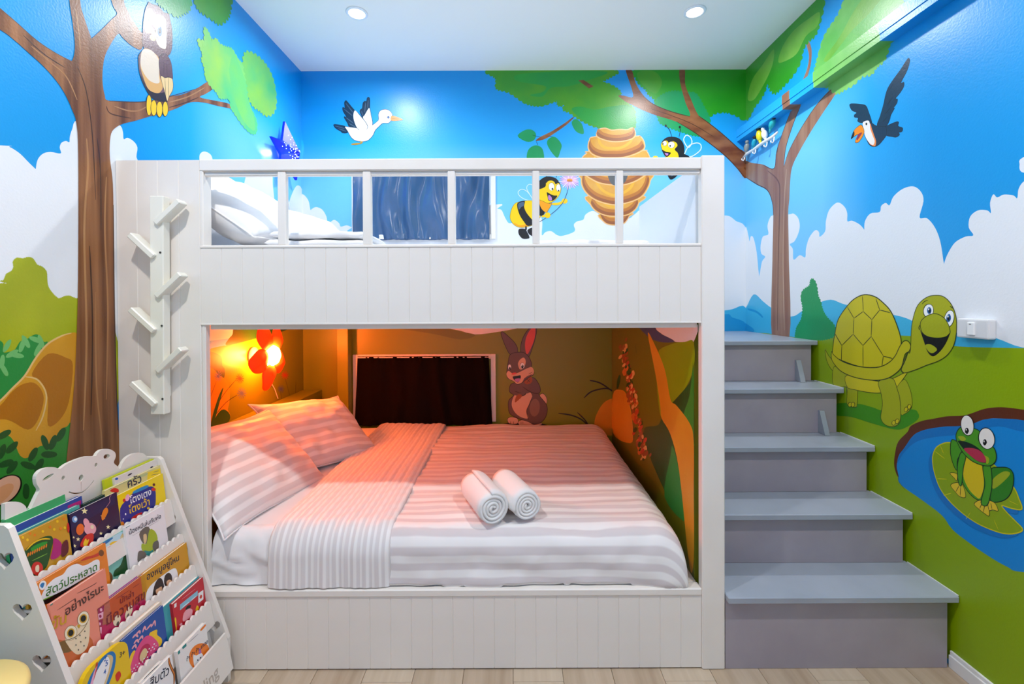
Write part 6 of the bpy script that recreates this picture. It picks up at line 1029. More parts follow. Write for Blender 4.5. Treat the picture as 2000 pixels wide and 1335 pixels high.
('p','b_pink2','1.3423,.5214 1.3595,.5175 1.3560,.5006 1.3423,.5043'),
('f','b_dmag','1.3523,.5082 1.3512,.5062 1.3490,.5059 1.3466,.5076 1.3449,.5105 1.3446,.5136 1.3457,.5157 1.3478,.5159 1.3502,.5143 1.3519,.5113'),
('p','b_dmag','1.3423,.5021 1.3545,.4980 1.3510,.4811 1.3423,.4851'),
('f','b_pink2','1.3473,.4888 1.3462,.4868 1.3441,.4866 1.3423,.4883 1.3423,.4912 1.3423,.4943 1.3423,.4963 1.3429,.4965 1.3453,.4948 1.3470,.4919'),
('p','b_pink2','1.3423,.4825 1.3484,.4781 1.3449,.4614 1.3423,.4657'),
('f','b_dmag','1.3423,.4691 1.3423,.4671 1.3423,.4669 1.3423,.4687 1.3423,.4716 1.3423,.4747 1.3423,.4767 1.3423,.4769 1.3423,.4752 1.3423,.4722'),
('p','b_dmag','1.3423,.4649 1.3432,.4603 1.3423,.4437 1.3423,.4482'),
('f','b_pink2','1.3423,.4514 1.3423,.4494 1.3423,.4493 1.3423,.4510 1.3423,.4540 1.3423,.4571 1.3423,.4590 1.3423,.4592 1.3423,.4575 1.3423,.4545'),
('f','b_cream','1.4076,.4531 1.4006,.4488 1.3926,.4502 1.3867,.4567 1.3850,.4658 1.3882,.4741 1.3951,.4784 1.4031,.4772 1.4092,.4707 1.4109,.4615'),
('f','b_cream','1.4495,.4496 1.4404,.4436 1.4316,.4436 1.4263,.4494 1.4265,.4589 1.4322,.4685 1.4411,.4745 1.4501,.4748 1.4555,.4689 1.4553,.4592'),
('f','b_grey','1.4023,.4493 1.3996,.4473 1.3966,.4475 1.3946,.4496 1.3943,.4530 1.3958,.4563 1.3986,.4583 1.4015,.4581 1.4035,.4560 1.4038,.4526'),
('f','b_grey','1.4385,.4480 1.4354,.4455 1.4324,.4452 1.4306,.4471 1.4307,.4505 1.4327,.4542 1.4358,.4566 1.4388,.4570 1.4406,.4551 1.4405,.4516')],[('มีความสุข','b_dred',(1.3641,0.4716),(1.5053,0.4617)),('นักล่า','b_dred',(1.4154,0.5031),(1.4654,0.4944))]),
(3,0.000,0.008,'EE9078','salmon picture book with a big-eyed owl, left end of third row',1.2165,1.3828,0.6341,[('f','b_terra','1.2175,.5351 1.2491,.5119 1.3093,.4806 1.3124,.4314 1.2611,.4306 1.2238,.4564'),
('s','b_ink3','1.2330,.6079 1.2782,.6065 1.2853,.6064',0.0016),
('s','b_ink3','1.2915,.6162 1.3379,.6101 1.3509,.6103',0.0016),
('p','b_teal','1.2175,.6331 1.2246,.6331 1.2246,.6300 1.2175,.6303'),
('f','b_brown2','1.2176,.5247 1.2494,.5139 1.2583,.4779 1.2189,.5019'),
('f','b_cream','1.2433,.5185 1.2522,.5342 1.2801,.5343 1.3149,.5377 1.3093,.4806 1.2955,.4537 1.2717,.4562 1.2562,.4796 1.2478,.5017'),
('f','b_brown2','1.2744,.5096 1.2660,.5049 1.2553,.5084 1.2465,.5187 1.2428,.5317 1.2455,.5427 1.2537,.5476 1.2644,.5444 1.2735,.5342 1.2773,.5209'),
('f','b_cream2','1.2735,.5107 1.2655,.5062 1.2554,.5094 1.2472,.5190 1.2438,.5313 1.2464,.5417 1.2542,.5464 1.2642,.5434 1.2727,.5339 1.2763,.5213'),
('f','b_gold','1.2685,.5164 1.2635,.5136 1.2571,.5156 1.2518,.5217 1.2496,.5296 1.2512,.5362 1.2562,.5391 1.2626,.5372 1.2679,.5311 1.2702,.5231'),
('f','black','1.2659,.5195 1.2623,.5173 1.2578,.5187 1.2541,.5229 1.2526,.5285 1.2538,.5332 1.2574,.5354 1.2619,.5341 1.2656,.5298 1.2671,.5242'),
('f','b_brown2','1.3121,.5241 1.3035,.5188 1.2929,.5215 1.2845,.5309 1.2814,.5434 1.2846,.5544 1.2931,.5599 1.3036,.5576 1.3122,.5482 1.3155,.5354'),
('f','b_cream2','1.3111,.5253 1.3030,.5202 1.2931,.5225 1.2853,.5312 1.2825,.5429 1.2856,.5534 1.2936,.5586 1.3034,.5566 1.3114,.5479 1.3144,.5359'),
('f','b_gold','1.3075,.5293 1.3021,.5263 1.2953,.5284 1.2897,.5346 1.2874,.5427 1.2891,.5495 1.2944,.5525 1.3012,.5506 1.3069,.5444 1.3093,.5362'),
('f','black','1.3047,.5324 1.3008,.5302 1.2961,.5315 1.2922,.5359 1.2906,.5415 1.2919,.5464 1.2957,.5487 1.3004,.5474 1.3044,.5431 1.3060,.5373'),
('s','b_brown2','1.2431,.5175 1.2740,.5068 1.2991,.5138 1.3133,.5270',0.0018),
('f','b_gold','1.2788,.5330 1.2879,.5299 1.2832,.5218'),
('f','b_grey','1.2727,.5010 1.2722,.5000 1.2712,.4999 1.2702,.5007 1.2694,.5021 1.2693,.5035 1.2698,.5045 1.2707,.5046 1.2718,.5038 1.2725,.5024'),
('f','b_grey','1.2847,.5012 1.2842,.5002 1.2832,.5001 1.2821,.5009 1.2813,.5023 1.2812,.5038 1.2817,.5048 1.2827,.5049 1.2837,.5041 1.2845,.5027'),
('f','b_grey','1.2994,.5019 1.2989,.5010 1.2979,.5008 1.2968,.5017 1.2960,.5031 1.2958,.5046 1.2963,.5055 1.2973,.5057 1.2984,.5049 1.2992,.5034'),
('f','b_grey','1.2704,.4845 1.2699,.4835 1.2690,.4834 1.2679,.4842 1.2672,.4856 1.2670,.4871 1.2675,.4880 1.2685,.4881 1.2695,.4873 1.2703,.4859'),
('f','b_grey','1.2845,.4829 1.2840,.4820 1.2830,.4819 1.2820,.4827 1.2812,.4841 1.2810,.4856 1.2815,.4865 1.2825,.4866 1.2836,.4858 1.2844,.4844'),
('f','b_grey','1.2992,.4835 1.2987,.4825 1.2977,.4824 1.2966,.4832 1.2958,.4846 1.2957,.4861 1.2962,.4871 1.2972,.4872 1.2983,.4864 1.2991,.4849'),
('f','b_grey','1.2751,.4672 1.2747,.4662 1.2737,.4661 1.2726,.4670 1.2719,.4684 1.2717,.4698 1.2722,.4708 1.2732,.4709 1.2742,.4701 1.2750,.4687'),
('f','b_grey','1.2919,.4658 1.2913,.4649 1.2904,.4648 1.2893,.4656 1.2885,.4671 1.2883,.4685 1.2888,.4695 1.2898,.4696 1.2909,.4688 1.2917,.4673')],[('ขั้น','b_gold',(1.2116,0.5683),(1.2513,0.5617)),('อย่างไรนะ','b_ink3',(1.2515,0.5795),(1.3686,0.5761))]),
(4,0.008,0.012,'E6D8C2','cream thick book behind the blue donut book, fourth row',1.3451,1.5305,0.4353,[],[]),
(4,0.010,0.018,'3AA6B2','teal picture book behind the red pig book, fourth row',1.5354,1.7112,0.4103,[],[]),
(4,0.000,0.010,'C61A2C','red picture book with a pink pig, right end of fourth row',1.5628,1.7175,0.4024,[('p','b_ltblue2','1.5955,.3795 1.6839,.3729 1.6817,.3562 1.5922,.3610'),
('s','white','1.6015,.3642 1.6369,.3614',0.0029),
('s','white','1.6459,.3604 1.6739,.3585',0.0029),
('s','b_pink','1.6064,.3914 1.6741,.3852',0.0015),
('p','white','1.6851,.3614 1.7120,.3576 1.7059,.3257 1.6789,.3284'),
('f','b_red2','1.6882,.3442 1.6964,.3489 1.7022,.3401 1.6947,.3348'),
('p','white','1.5708,.3976 1.5812,.3963 1.5791,.3842 1.5686,.3850'),
('f','black','1.6162,.3477 1.6264,.3538 1.6432,.3457 1.6324,.3367'),
('f','b_pink','1.5977,.3188 1.6062,.3417 1.6288,.3424 1.6467,.3269 1.6414,.3108 1.6185,.3105'),
('f','b_yel','1.6608,.3139 1.6702,.3259 1.6779,.3156 1.6735,.3052'),
('f','b_yel2','1.5638,.3126 1.5638,.3513 1.5705,.3475 1.5660,.3099'),
('f','b_pink','1.5803,.3185 1.5931,.3173 1.5913,.3074')],[]),
(4,0.000,0.007,'1650A4','blue picture book with a pink sprinkled donut, fourth row',1.3629,1.5241,0.4256,[('s','b_pink','1.3988,.4078 1.4108,.4088 1.4185,.3971',0.0062),
('s','b_pink','1.4108,.4088 1.4255,.4100 1.4265,.4012',0.0062),
('s','b_pink','1.4358,.3983 1.4452,.4098 1.4482,.3974',0.0062),
('s','b_pink','1.4504,.3958 1.4688,.3989 1.4699,.3899',0.0062),
('s','b_pink','1.4728,.3919 1.4847,.4001 1.4846,.3834',0.0062),
('s','b_pink','1.4005,.3888 1.4128,.3914 1.4181,.3794',0.0062),
('s','b_pink','1.4193,.3865 1.4319,.3891 1.4329,.3803',0.0062),
('s','b_pink','1.3921,.3795 1.4042,.3820 1.4070,.3700',0.0062),
('f','b_yel','1.4571,.3745 1.4777,.3738 1.4898,.3671 1.4873,.3522 1.5022,.3285 1.4966,.3116 1.4694,.3241'),
('f','b_yel','1.3732,.3323 1.3826,.3635 1.3999,.3696 1.4013,.3488 1.3795,.3290'),
('f','b_dpink','1.3708,.3168 1.3929,.3553 1.4197,.3742 1.4452,.3793 1.4657,.3641 1.4860,.3281 1.4828,.3096 1.4515,.3092 1.4154,.3018 1.3786,.3084'),
('f','b_crim','1.4098,.3421 1.4245,.3585 1.4439,.3558 1.4566,.3401 1.4485,.3218 1.4269,.3125 1.4112,.3211'),
('f','b_sand','1.4132,.3334 1.4225,.3461 1.4352,.3483 1.4432,.3361 1.4384,.3216 1.4204,.3177'),
('f','b_pink2','1.3802,.3234 1.3787,.3236 1.3773,.3246 1.3766,.3259 1.3767,.3271 1.3777,.3277 1.3792,.3275 1.3806,.3266 1.3814,.3252 1.3812,.3240'),
('f','white','1.3918,.3186 1.3903,.3189 1.3889,.3198 1.3881,.3212 1.3882,.3224 1.3893,.3230 1.3908,.3228 1.3922,.3218 1.3930,.3205 1.3928,.3193'),
('f','white','1.4036,.3138 1.4020,.3140 1.4006,.3150 1.3998,.3163 1.4000,.3175 1.4010,.3182 1.4025,.3179 1.4040,.3170 1.4048,.3156 1.4046,.3144'),
('f','b_pink2','1.4156,.3088 1.4140,.3091 1.4125,.3101 1.4117,.3114 1.4119,.3127 1.4129,.3133 1.4145,.3131 1.4160,.3121 1.4168,.3107 1.4166,.3095'),
('f','white','1.4277,.3038 1.4261,.3041 1.4246,.3051 1.4238,.3064 1.4240,.3077 1.4251,.3083 1.4266,.3081 1.4281,.3071 1.4290,.3057 1.4288,.3044'),
('f','white','1.4448,.3275 1.4432,.3277 1.4417,.3287 1.4408,.3301 1.4410,.3313 1.4421,.3320 1.4437,.3318 1.4452,.3308 1.4461,.3294 1.4459,.3281'),
('f','b_pink2','1.4575,.3225 1.4558,.3228 1.4543,.3238 1.4534,.3252 1.4536,.3264 1.4547,.3271 1.4564,.3269 1.4579,.3259 1.4588,.3245 1.4586,.3232'),
('f','white','1.4704,.3175 1.4687,.3177 1.4671,.3187 1.4663,.3201 1.4664,.3214 1.4676,.3221 1.4693,.3218 1.4708,.3208 1.4717,.3194 1.4716,.3181'),
('f','white','1.3822,.3007 1.3807,.3009 1.3793,.3019 1.3786,.3032 1.3787,.3044 1.3797,.3050 1.3812,.3048 1.3826,.3038 1.3834,.3025 1.3832,.3013'),
('f','b_pink2','1.3982,.3236 1.3967,.3238 1.3953,.3247 1.3945,.3261 1.3946,.3273 1.3957,.3279 1.3972,.3277 1.3986,.3267 1.3994,.3254 1.3993,.3242'),
('f','white','1.4101,.3187 1.4086,.3189 1.4071,.3199 1.4063,.3213 1.4065,.3225 1.4075,.3231 1.4091,.3229 1.4105,.3219 1.4113,.3206 1.4112,.3193'),
('f','white','1.4222,.3138 1.4206,.3140 1.4191,.3150 1.4183,.3164 1.4185,.3176 1.4195,.3182 1.4211,.3180 1.4226,.3170 1.4234,.3157 1.4233,.3144'),
('f','b_pink2','1.4345,.3088 1.4329,.3090 1.4314,.3100 1.4305,.3114 1.4307,.3127 1.4318,.3133 1.4334,.3131 1.4349,.3121 1.4357,.3107 1.4356,.3094'),
('f','white','1.4517,.3326 1.4501,.3329 1.4486,.3338 1.4477,.3352 1.4479,.3365 1.4490,.3371 1.4506,.3369 1.4522,.3360 1.4530,.3346 1.4529,.3333'),
('f','white','1.4645,.3277 1.4629,.3279 1.4613,.3289 1.4604,.3303 1.4606,.3316 1.4617,.3323 1.4634,.3320 1.4650,.3310 1.4659,.3296 1.4657,.3284'),
('f','b_pink2','1.4776,.3227 1.4759,.3229 1.4743,.3239 1.4734,.3253 1.4736,.3266 1.4747,.3273 1.4764,.3271 1.4780,.3260 1.4789,.3246 1.4787,.3233'),
('f','white','1.3886,.3055 1.3871,.3057 1.3856,.3067 1.3849,.3080 1.3850,.3092 1.3860,.3098 1.3875,.3096 1.3890,.3086 1.3897,.3073 1.3896,.3061'),
('f','white','1.4003,.3005 1.3987,.3008 1.3973,.3018 1.3965,.3031 1.3967,.3043 1.3977,.3049 1.3992,.3047 1.4007,.3037 1.4015,.3024 1.4013,.3011'),
('f','b_pink2','1.4167,.3237 1.4152,.3239 1.4137,.3249 1.4129,.3263 1.4130,.3275 1.4141,.3281 1.4157,.3279 1.4171,.3269 1.4179,.3256 1.4178,.3243'),
('f','white','1.4289,.3188 1.4273,.3190 1.4258,.3200 1.4250,.3214 1.4252,.3226 1.4262,.3233 1.4278,.3230 1.4293,.3221 1.4302,.3207 1.4300,.3194'),
('f','white','1.4413,.3138 1.4397,.3141 1.4382,.3151 1.4373,.3164 1.4375,.3177 1.4386,.3183 1.4402,.3181 1.4417,.3171 1.4426,.3157 1.4424,.3145'),
('f','b_pink2','1.4539,.3088 1.4523,.3090 1.4507,.3100 1.4499,.3114 1.4501,.3127 1.4512,.3133 1.4528,.3131 1.4544,.3121 1.4552,.3107 1.4551,.3094'),
('f','white','1.4717,.3329 1.4700,.3331 1.4684,.3341 1.4675,.3355 1.4677,.3368 1.4688,.3375 1.4705,.3373 1.4721,.3363 1.4730,.3349 1.4728,.3336'),
('f','white','1.3833,.3152 1.3818,.3154 1.3804,.3164 1.3797,.3177 1.3798,.3189 1.3808,.3195 1.3823,.3193 1.3837,.3183 1.3845,.3170 1.3844,.3158'),
('f','b_pink2','1.3950,.3103 1.3934,.3106 1.3920,.3115 1.3912,.3129 1.3914,.3141 1.3924,.3147 1.3939,.3145 1.3954,.3135 1.3962,.3122 1.3960,.3110'),
('f','white','1.4068,.3054 1.4052,.3056 1.4038,.3066 1.4030,.3080 1.4031,.3092 1.4042,.3098 1.4057,.3096 1.4072,.3086 1.4080,.3072 1.4078,.3060')],[]),
(4,-0.001,0.012,'EAC40A','yellow round-topped book with a blue ring, left end of fourth row',1.2249,1.3791,0.4287,[('f','b_blue2','1.2382,.3726 1.2492,.3982 1.2666,.4138 1.2962,.4277 1.3245,.4242 1.3368,.4071 1.3347,.3862 1.3238,.3632 1.2992,.3377 1.2825,.3339'),
('f','white','1.2456,.3661 1.2594,.3896 1.2771,.4052 1.3009,.4186 1.3211,.4156 1.3274,.4014 1.3175,.3776 1.2925,.3471 1.2790,.3370'),
('f','b_sand','1.3118,.4229 1.3230,.4142 1.3283,.4006 1.3173,.3760 1.2920,.3438 1.2866,.3484 1.3094,.3787 1.3173,.4038'),
('s','b_red2','1.2806,.4277 1.2738,.4097 1.2587,.3848',0.0070),
('f','b_pink2','1.2503,.3796 1.2679,.4092 1.2789,.4181 1.2714,.4063 1.2571,.3738'),
('f','b_red','1.3282,.3502 1.3415,.3524 1.3455,.3359 1.3314,.3288')],[('2','b_blue',(1.2992,0.4136),(1.3071,0.4119)),('5','b_blue',(1.3019,0.3977),(1.3099,0.3959)),('4','b_blue',(1.2934,0.3809),(1.3012,0.3790)),('3+','b_ink',(1.3478,0.3871),(1.3661,0.3832))]),
(5,0.007,0.008,'ECEAE6','white book with an insect drawing behind the snake book, bottom row',1.3631,1.4501,0.2980,[('f','b_sand','1.4156,.2970 1.4129,.2970 1.4096,.2970 1.4070,.2970 1.4061,.2970 1.4071,.2970 1.4098,.2970 1.4131,.2970 1.4157,.2970 1.4167,.2970'),
('f','black','1.4025,.2970 1.4056,.2970 1.4160,.2970 1.4067,.2962'),
('s','black','1.3774,.2968 1.4007,.2970 1.4371,.2943',0.0023)],[]),
(5,0.000,0.010,'EEEEF0','white picture book with a brown snake, bottom row',1.3621,1.4822,0.2920,[('s','b_brown','1.4689,.2910 1.4686,.2748 1.4751,.2489 1.4812,.2257 1.4750,.1987',0.0088),
('s','b_or','1.4687,.2909 1.4686,.2748 1.4751,.2489 1.4812,.2257 1.4750,.1987',0.0029)],[('สิบตัว','b_ink',(1.3853,0.2637),(1.4607,0.2445))]),
(5,-0.001,0.012,'F0EFEE','white picture book with an orange disc, right end of bottom row',1.5044,1.6435,0.2831,[('p','b_teal','1.5054,.2821 1.5148,.2821 1.5152,.2708 1.5056,.2723'),
('p','b_teal','1.5257,.2821 1.5444,.2821 1.5441,.2716 1.5267,.2741'),
('f','b_or2','1.6147,.2774 1.6410,.2774 1.6413,.2712 1.6181,.2701'),
('f','b_or2','1.6425,.1421 1.6190,.1388 1.5860,.1561 1.5589,.1865 1.5472,.2185 1.5547,.2409 1.5789,.2457 1.6117,.2303 1.6406,.1997 1.6425,.1656'),
('s','b_ink2','1.5534,.2753 1.6018,.2707',0.0015),
('f','white','1.5649,.1944 1.5680,.2234 1.5813,.2098 1.6029,.2025 1.6125,.1788 1.5925,.1723 1.5706,.1772'),
('f','b_purple','1.5923,.2076 1.5997,.2226 1.6052,.2023'),
('f','black','1.5874,.1891 1.5866,.1881 1.5850,.1883 1.5833,.1896 1.5821,.1916 1.5818,.1935 1.5826,.1946 1.5842,.1944 1.5859,.1930 1.5871,.1910'),
('f','black','1.6008,.1865 1.6000,.1854 1.5984,.1856 1.5966,.1870 1.5954,.1891 1.5951,.1909 1.5959,.1920 1.5975,.1918 1.5993,.1904 1.6005,.1884'),
('f','b_maroon','1.5853,.1828 1.5964,.1804 1.5928,.1736')],[('ช้า ช้า ช้า..เกลอ','b_ink',(1.5355,0.2243),(1.6405,0.2093))]),
]
# ---------- materials of the room
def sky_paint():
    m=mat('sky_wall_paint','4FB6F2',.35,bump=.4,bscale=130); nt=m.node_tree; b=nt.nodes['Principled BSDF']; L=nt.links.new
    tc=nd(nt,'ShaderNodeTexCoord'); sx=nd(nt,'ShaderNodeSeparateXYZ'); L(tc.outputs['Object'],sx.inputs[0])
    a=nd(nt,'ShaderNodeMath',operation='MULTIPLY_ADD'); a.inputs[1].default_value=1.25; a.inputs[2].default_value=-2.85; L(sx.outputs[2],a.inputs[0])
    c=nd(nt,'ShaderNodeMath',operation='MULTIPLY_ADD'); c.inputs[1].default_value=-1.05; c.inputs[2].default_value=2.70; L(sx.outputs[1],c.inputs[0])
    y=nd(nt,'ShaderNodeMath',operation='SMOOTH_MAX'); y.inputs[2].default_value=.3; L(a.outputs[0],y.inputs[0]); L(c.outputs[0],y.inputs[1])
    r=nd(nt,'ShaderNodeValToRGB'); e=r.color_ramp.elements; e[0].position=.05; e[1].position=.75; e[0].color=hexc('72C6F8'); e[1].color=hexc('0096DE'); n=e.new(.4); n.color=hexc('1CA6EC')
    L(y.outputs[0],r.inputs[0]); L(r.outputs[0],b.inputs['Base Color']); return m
SKY=sky_paint()
WHITE=mat('white_satin_wood_paint','EFEAE4',.35,'E9E3DC',(3,3,3),bump=.08,bscale=90)
WHITE2=mat('white_smooth_paint','ECEAE6',.3)
CEIL=mat('white_ceiling_paint','FCF6EC',.7,bump=.1,bscale=150)
TRIM=mat('white_trim','E8E8E8',.4)
def floor_mat(name,a,b):
    return mat(name,a,.35,b,(26,1.6,20),bump=.05,bscale=60,contrast=(.3,.7))
OAK=[floor_mat('pale_oak_laminate_%d'%i,a,b) for i,(a,b) in enumerate((('C9B6A0','B39E86'),('BFAB94','D0BFA9'),('C4B09A','AE9880')))]
# ---------- floor of oak planks
bm=B(XL-.1,XR+.1,YF-.1,YB+.1,-.12,-.012); fl=tag(obj('floor',bm,OAK[0]),'pale oak laminate floor in front of the bed',kind='structure')
pw,pl=.192,1.21; pm=[]
for i in range(3):
    bm=B(-pw/2+.0006,pw/2-.0006,-pl/2+.0006,pl/2-.0006,-.012,0,.0012); me=bpy.data.meshes.new('plank'); bm.to_mesh(me); bm.free(); me.materials.append(OAK[i]); pm.append(me)
k=0; x=XL+pw/2
while x<XR-.02:
    y=-.9+.4*(k%3)
    while y<3.0:
        if y-pl/2<3.3: link('plank',pm[(k*7+int(y*10))%3],fl,(x,y,0))
        y+=pl
    k+=1; x+=pw
# ---------- walls
def wall_with_holes(axis_pts_x,axis_pts_z,holes,y0,y1):
    bm=bmesh.new()
    for i in range(len(axis_pts_x)-1):
        for j in range(len(axis_pts_z)-1):
            cx=(axis_pts_x[i]+axis_pts_x[i+1])/2; cz=(axis_pts_z[j]+axis_pts_z[j+1])/2
            if any(h[0]<cx<h[1] and h[2]<cz<h[3] for h in holes): continue
            box(bm,axis_pts_x[i],axis_pts_x[i+1],y0,y1,axis_pts_z[j],axis_pts_z[j+1])
    bmesh.ops.remove_doubles(bm,verts=bm.verts,dist=1e-5); return bm
W1=(-1.165,-.122,1.90,2.42); W2=(-1.165,-.128,.56,1.045)
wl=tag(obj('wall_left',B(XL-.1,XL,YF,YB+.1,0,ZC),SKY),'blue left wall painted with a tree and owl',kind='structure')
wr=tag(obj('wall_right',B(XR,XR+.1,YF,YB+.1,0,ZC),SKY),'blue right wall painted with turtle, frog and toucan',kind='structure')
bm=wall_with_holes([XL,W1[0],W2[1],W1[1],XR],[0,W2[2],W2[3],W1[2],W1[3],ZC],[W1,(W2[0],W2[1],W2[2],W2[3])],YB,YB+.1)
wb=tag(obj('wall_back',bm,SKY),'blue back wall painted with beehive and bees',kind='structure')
bm=B(XL-.1,XR+.1,YF-.1,YF,0,ZC)
tag(obj('wall_front',bm,mat('white_wall_paint','E6E9EE',.5)),'plain white wall behind the viewer',kind='structure')
tag(obj('ceiling',B(XL-.1,XR+.1,YF-.1,YB+.1,ZC,ZC+.1),CEIL),'flat white ceiling with round downlights',kind='structure')
WALL={'L':wl,'R':wr,'B':wb}
GLASS=mat('window_glass','DDEFFF',.05)
g=GLASS.node_tree.nodes['Principled BSDF']; g.inputs['Transmission Weight'].default_value=1; g.inputs['IOR'].default_value=1.05
def window(name,w,label,dep=.03):
    x0,x1,z0,z1=w; t=.03; bm=bmesh.new(); y0,y1=YB-.012,YB+.08
    o=empty(name,(x0,YB,z0),label,kind='structure')
    for nm,q in (('frame_side',(x0-.006,x0+t,z0-.006,z1+.006)),('frame_side',(x1-t,x1+.006,z0-.006,z1+.006)),('frame_rail',(x0+t,x1-t,z0-.006,z0+t)),('frame_rail',(x0+t,x1-t,z1-t,z1+.006))):
        obj(nm,B(q[0],q[1],y0,y1,q[2],q[3],.003),WHITE2,o)
    obj('pane',B(x0+t,x1-t,YB+.04,YB+.046,z0+t,z1-t),GLASS,o); return o
window('window_1',W1,'white framed upper window behind the blue satin curtain')
window('window_2',W2,'white framed lower window behind the dark curtain')
# skirting with a stepped profile
bm=bmesh.new(); box(bm,XR-.014,XR,YF,1.775,0,.05,0,.002); box(bm,XR-.009,XR,YF,1.775,.05,.066,0,.002)
tag(obj('baseboard_right',bm,TRIM),'white skirting board at foot of right wall',kind='structure')
bm=bmesh.new(); box(bm,XL,XL+.014,YF,1.15,0,.066,0,.002); tag(obj('baseboard_left',bm,TRIM),'white skirting board at foot of left wall',kind='structure')
# boxed beam along the right wall, painted over with the mural
bm=bmesh.new(); bx0,bz0,bz1=1.655,2.600,2.688
segs=[(YF,2.05,0),(2.05,2.50,1),(2.50,2.71,0),(2.71,2.785,2),(2.785,YB-.0005,0)]
for a,b,mi in segs:
    box(bm,bx0,XR,a,b,bz0,bz1,mi); box(bm,bx0-.004,bx0+.01,a,b,bz0+.03,bz1-.004,mi)
tag(obj('trim_1',bm,[SKY,paint('leafJ'),paint('bark3')]),'blue boxed beam high on right wall with green and brown painted stretches',kind='structure')
# ---------- ceiling downlights
LENS=mat('downlight_lens','FFFFFF',.4,emit=14); RING=mat('downlight_ring','F2F2F2',.35)
for x,y,l in ((-.899,2.672,'round white ceiling downlight over left end of upper bunk'),(1.075,2.672,'round white ceiling downlight above the stairs'),(-.899,.76,'left ceiling downlight nearer the viewer, above the bookshelf side'),(1.075,.76,'right ceiling downlight nearer the viewer, above the frog side')):
    if l: t=empty('ceiling_light',(x,y,ZC),l,'downlight','ceiling downlights')
    bm=bmesh.new(); prof=[(.045,0),(.062,0),(.063,-.003),(.058,-.007),(.047,-.008),(.045,-.004)]
    n=28; rings=[[bm.verts.new((x+r*math.cos(2*PI*k/n),y+r*math.sin(2*PI*k/n),ZC+h)) for k in range(n)] for r,h in prof]
    for p,q in zip(rings,rings[1:]+rings[:1]):
        for k in range(n): bm.faces.new((p[k],p[(k+1)%n],q[(k+1)%n],q[k]))
    bmesh.ops.recalc_face_normals(bm,faces=bm.faces); obj('ring',bm,RING,t,True)
    bm=bmesh.new(); lathe(bm,[(.0445,-.001),(.0445,-.0035),(.03,-.0045)],(x,y,ZC),n=24); obj('lens',bm,LENS,t)
    la=bpy.data.lights.new('downlight_beam','AREA'); la.shape='DISK'; la.size=.09; la.energy=21 if y<2 else 12; la.color=(1,.945,.87) if y<2 else (.97,.98,1); la.spread=PI*.95
    lo=bpy.data.objects.new('downlight_beam',la); COL.objects.link(lo); lo.parent=t; lo.location=(0,0,-.012)
# ---------- the mural, figure by figure, on the walls that carry it
bunk=empty('bunk_bed',(-.35,FY,0),'white panelled bunk bed with railed upper bunk and boxed base','bunk bed')
WALL['P']=None
def mural():
    top={}   # coats of paint are a few hundredths of a millimetre thick and lie on top of each other
    for wk,name,base,label,layers in sorted(MURAL,key=lambda q:q[2]):
        p=Paint(MAP[wk],top.get(wk,.00005),.000012)
        for ly in layers:
            pts=[tuple(map(float,q.split(','))) for q in ly[2].split()]; k=ly[0]; m=paint(ly[1])
            if k=='f': p.fill(cr(pts,4),m)
            elif k=='p': p.fill(pts,m)
            elif k=='k': p.fill(scal(cr(pts,2),ly[3]),m)
            elif k=='s': p.stroke(cr(pts,5,False) if len(pts)>2 else [tuple(pts[0][i]+(pts[1][i]-pts[0][i])*t/4 for i in (0,1)) for t in range(5)],ly[3],m)
            elif k=='c': p.stroke(cr(pts,4),ly[3],m,True)
        top[wk]=p.w+.00001; o=p.done(name,bunk if wk=='P' else WALL[wk]); 
        if label: o['label']=label
        if name=='painted_wildflowers': o['kind']='stuff'
mural()
# ---------- bunk bed
def grooved(w,z0,z1,th=.03,ch=.0022):
    bm=bmesh.new(); s=[(-w/2,th),(-w/2,ch),(-w/2+ch,0),(w/2-ch,0),(w/2,ch),(w/2,th)]
    a=[bm.verts.new((x,y,z0)) for x,y in s]; b=[bm.verts.new((x,y,z1)) for x,y in s]
    for i in range(6): bm.faces.new((a[i],a[(i+1)%6],b[(i+1)%6],b[i]))
    bm.faces.new(a[::-1]); bm.faces.new(b); me=bpy.data.meshes.new('plank'); bm.to_mesh(me); bm.free(); me.materials.append(WHITE); return me
PW=.0813; x0=-1.537
me=grooved(PW,0,1.995)
for i in range(4): link('plank',me,bunk,(x0+PW*(i+.5)+.35,0,0))
me1=grooved(PW,1.361,1.652); me2=grooved(PW,.006,.292)
n=24; pw2=(.737+1.2118)/n
for i in range(n):
    link('plank',me1,bunk,(-1.2118+pw2*(i+.5)+.35,0,0)); link('plank',me2,bunk,(-1.2118+pw2*(i+.5)+.35,0,0))
def bp(name,q,bev=.003,m=WHITE): return obj(name,B(*q,bev),m,bunk)
bp('post',(.737,.8265,FY-.006,FY+.032,0,2.004),.004)
bp('stile',(-1.2118,-1.198,FY-.001,FY+.05,1.66,1.99)); bp('stile',(-1.2118,-1.196,FY+.003,FY+.032,.32,1.357))
bp('top_rail',(-1.2118,.737,FY-.004,FY+.035,1.951,1.997),.004); bp('rail_lip',(-1.198,.737,FY+.008,FY+.032,1.936,1.951),.002)
bp('ledge',(-1.2118,.737,FY-.003,FY+.05,1.652,1.664),.003); bp('base_cap',(-1.2118,.737,FY-.005,FY+.04,.290,.318),.004)
bp('beam_edge',(-1.2118,.737,FY-.001,FY+.03,1.354,1.361),.001); bp('head_stop',(-1.196,.733,FY+.031,FY+.055,1.334,1.357),.002)
for xa,xb in ((543.5,559.5),(709.5,725.5),(875.5,890.5),(1041,1055),(1205,1219)):
    a=(xa-1000.5)/889*FY; b=(xb-1000.5)/889*FY; bp('baluster',(a,b,FY+.002,FY+.028,1.664,1.951),.003)
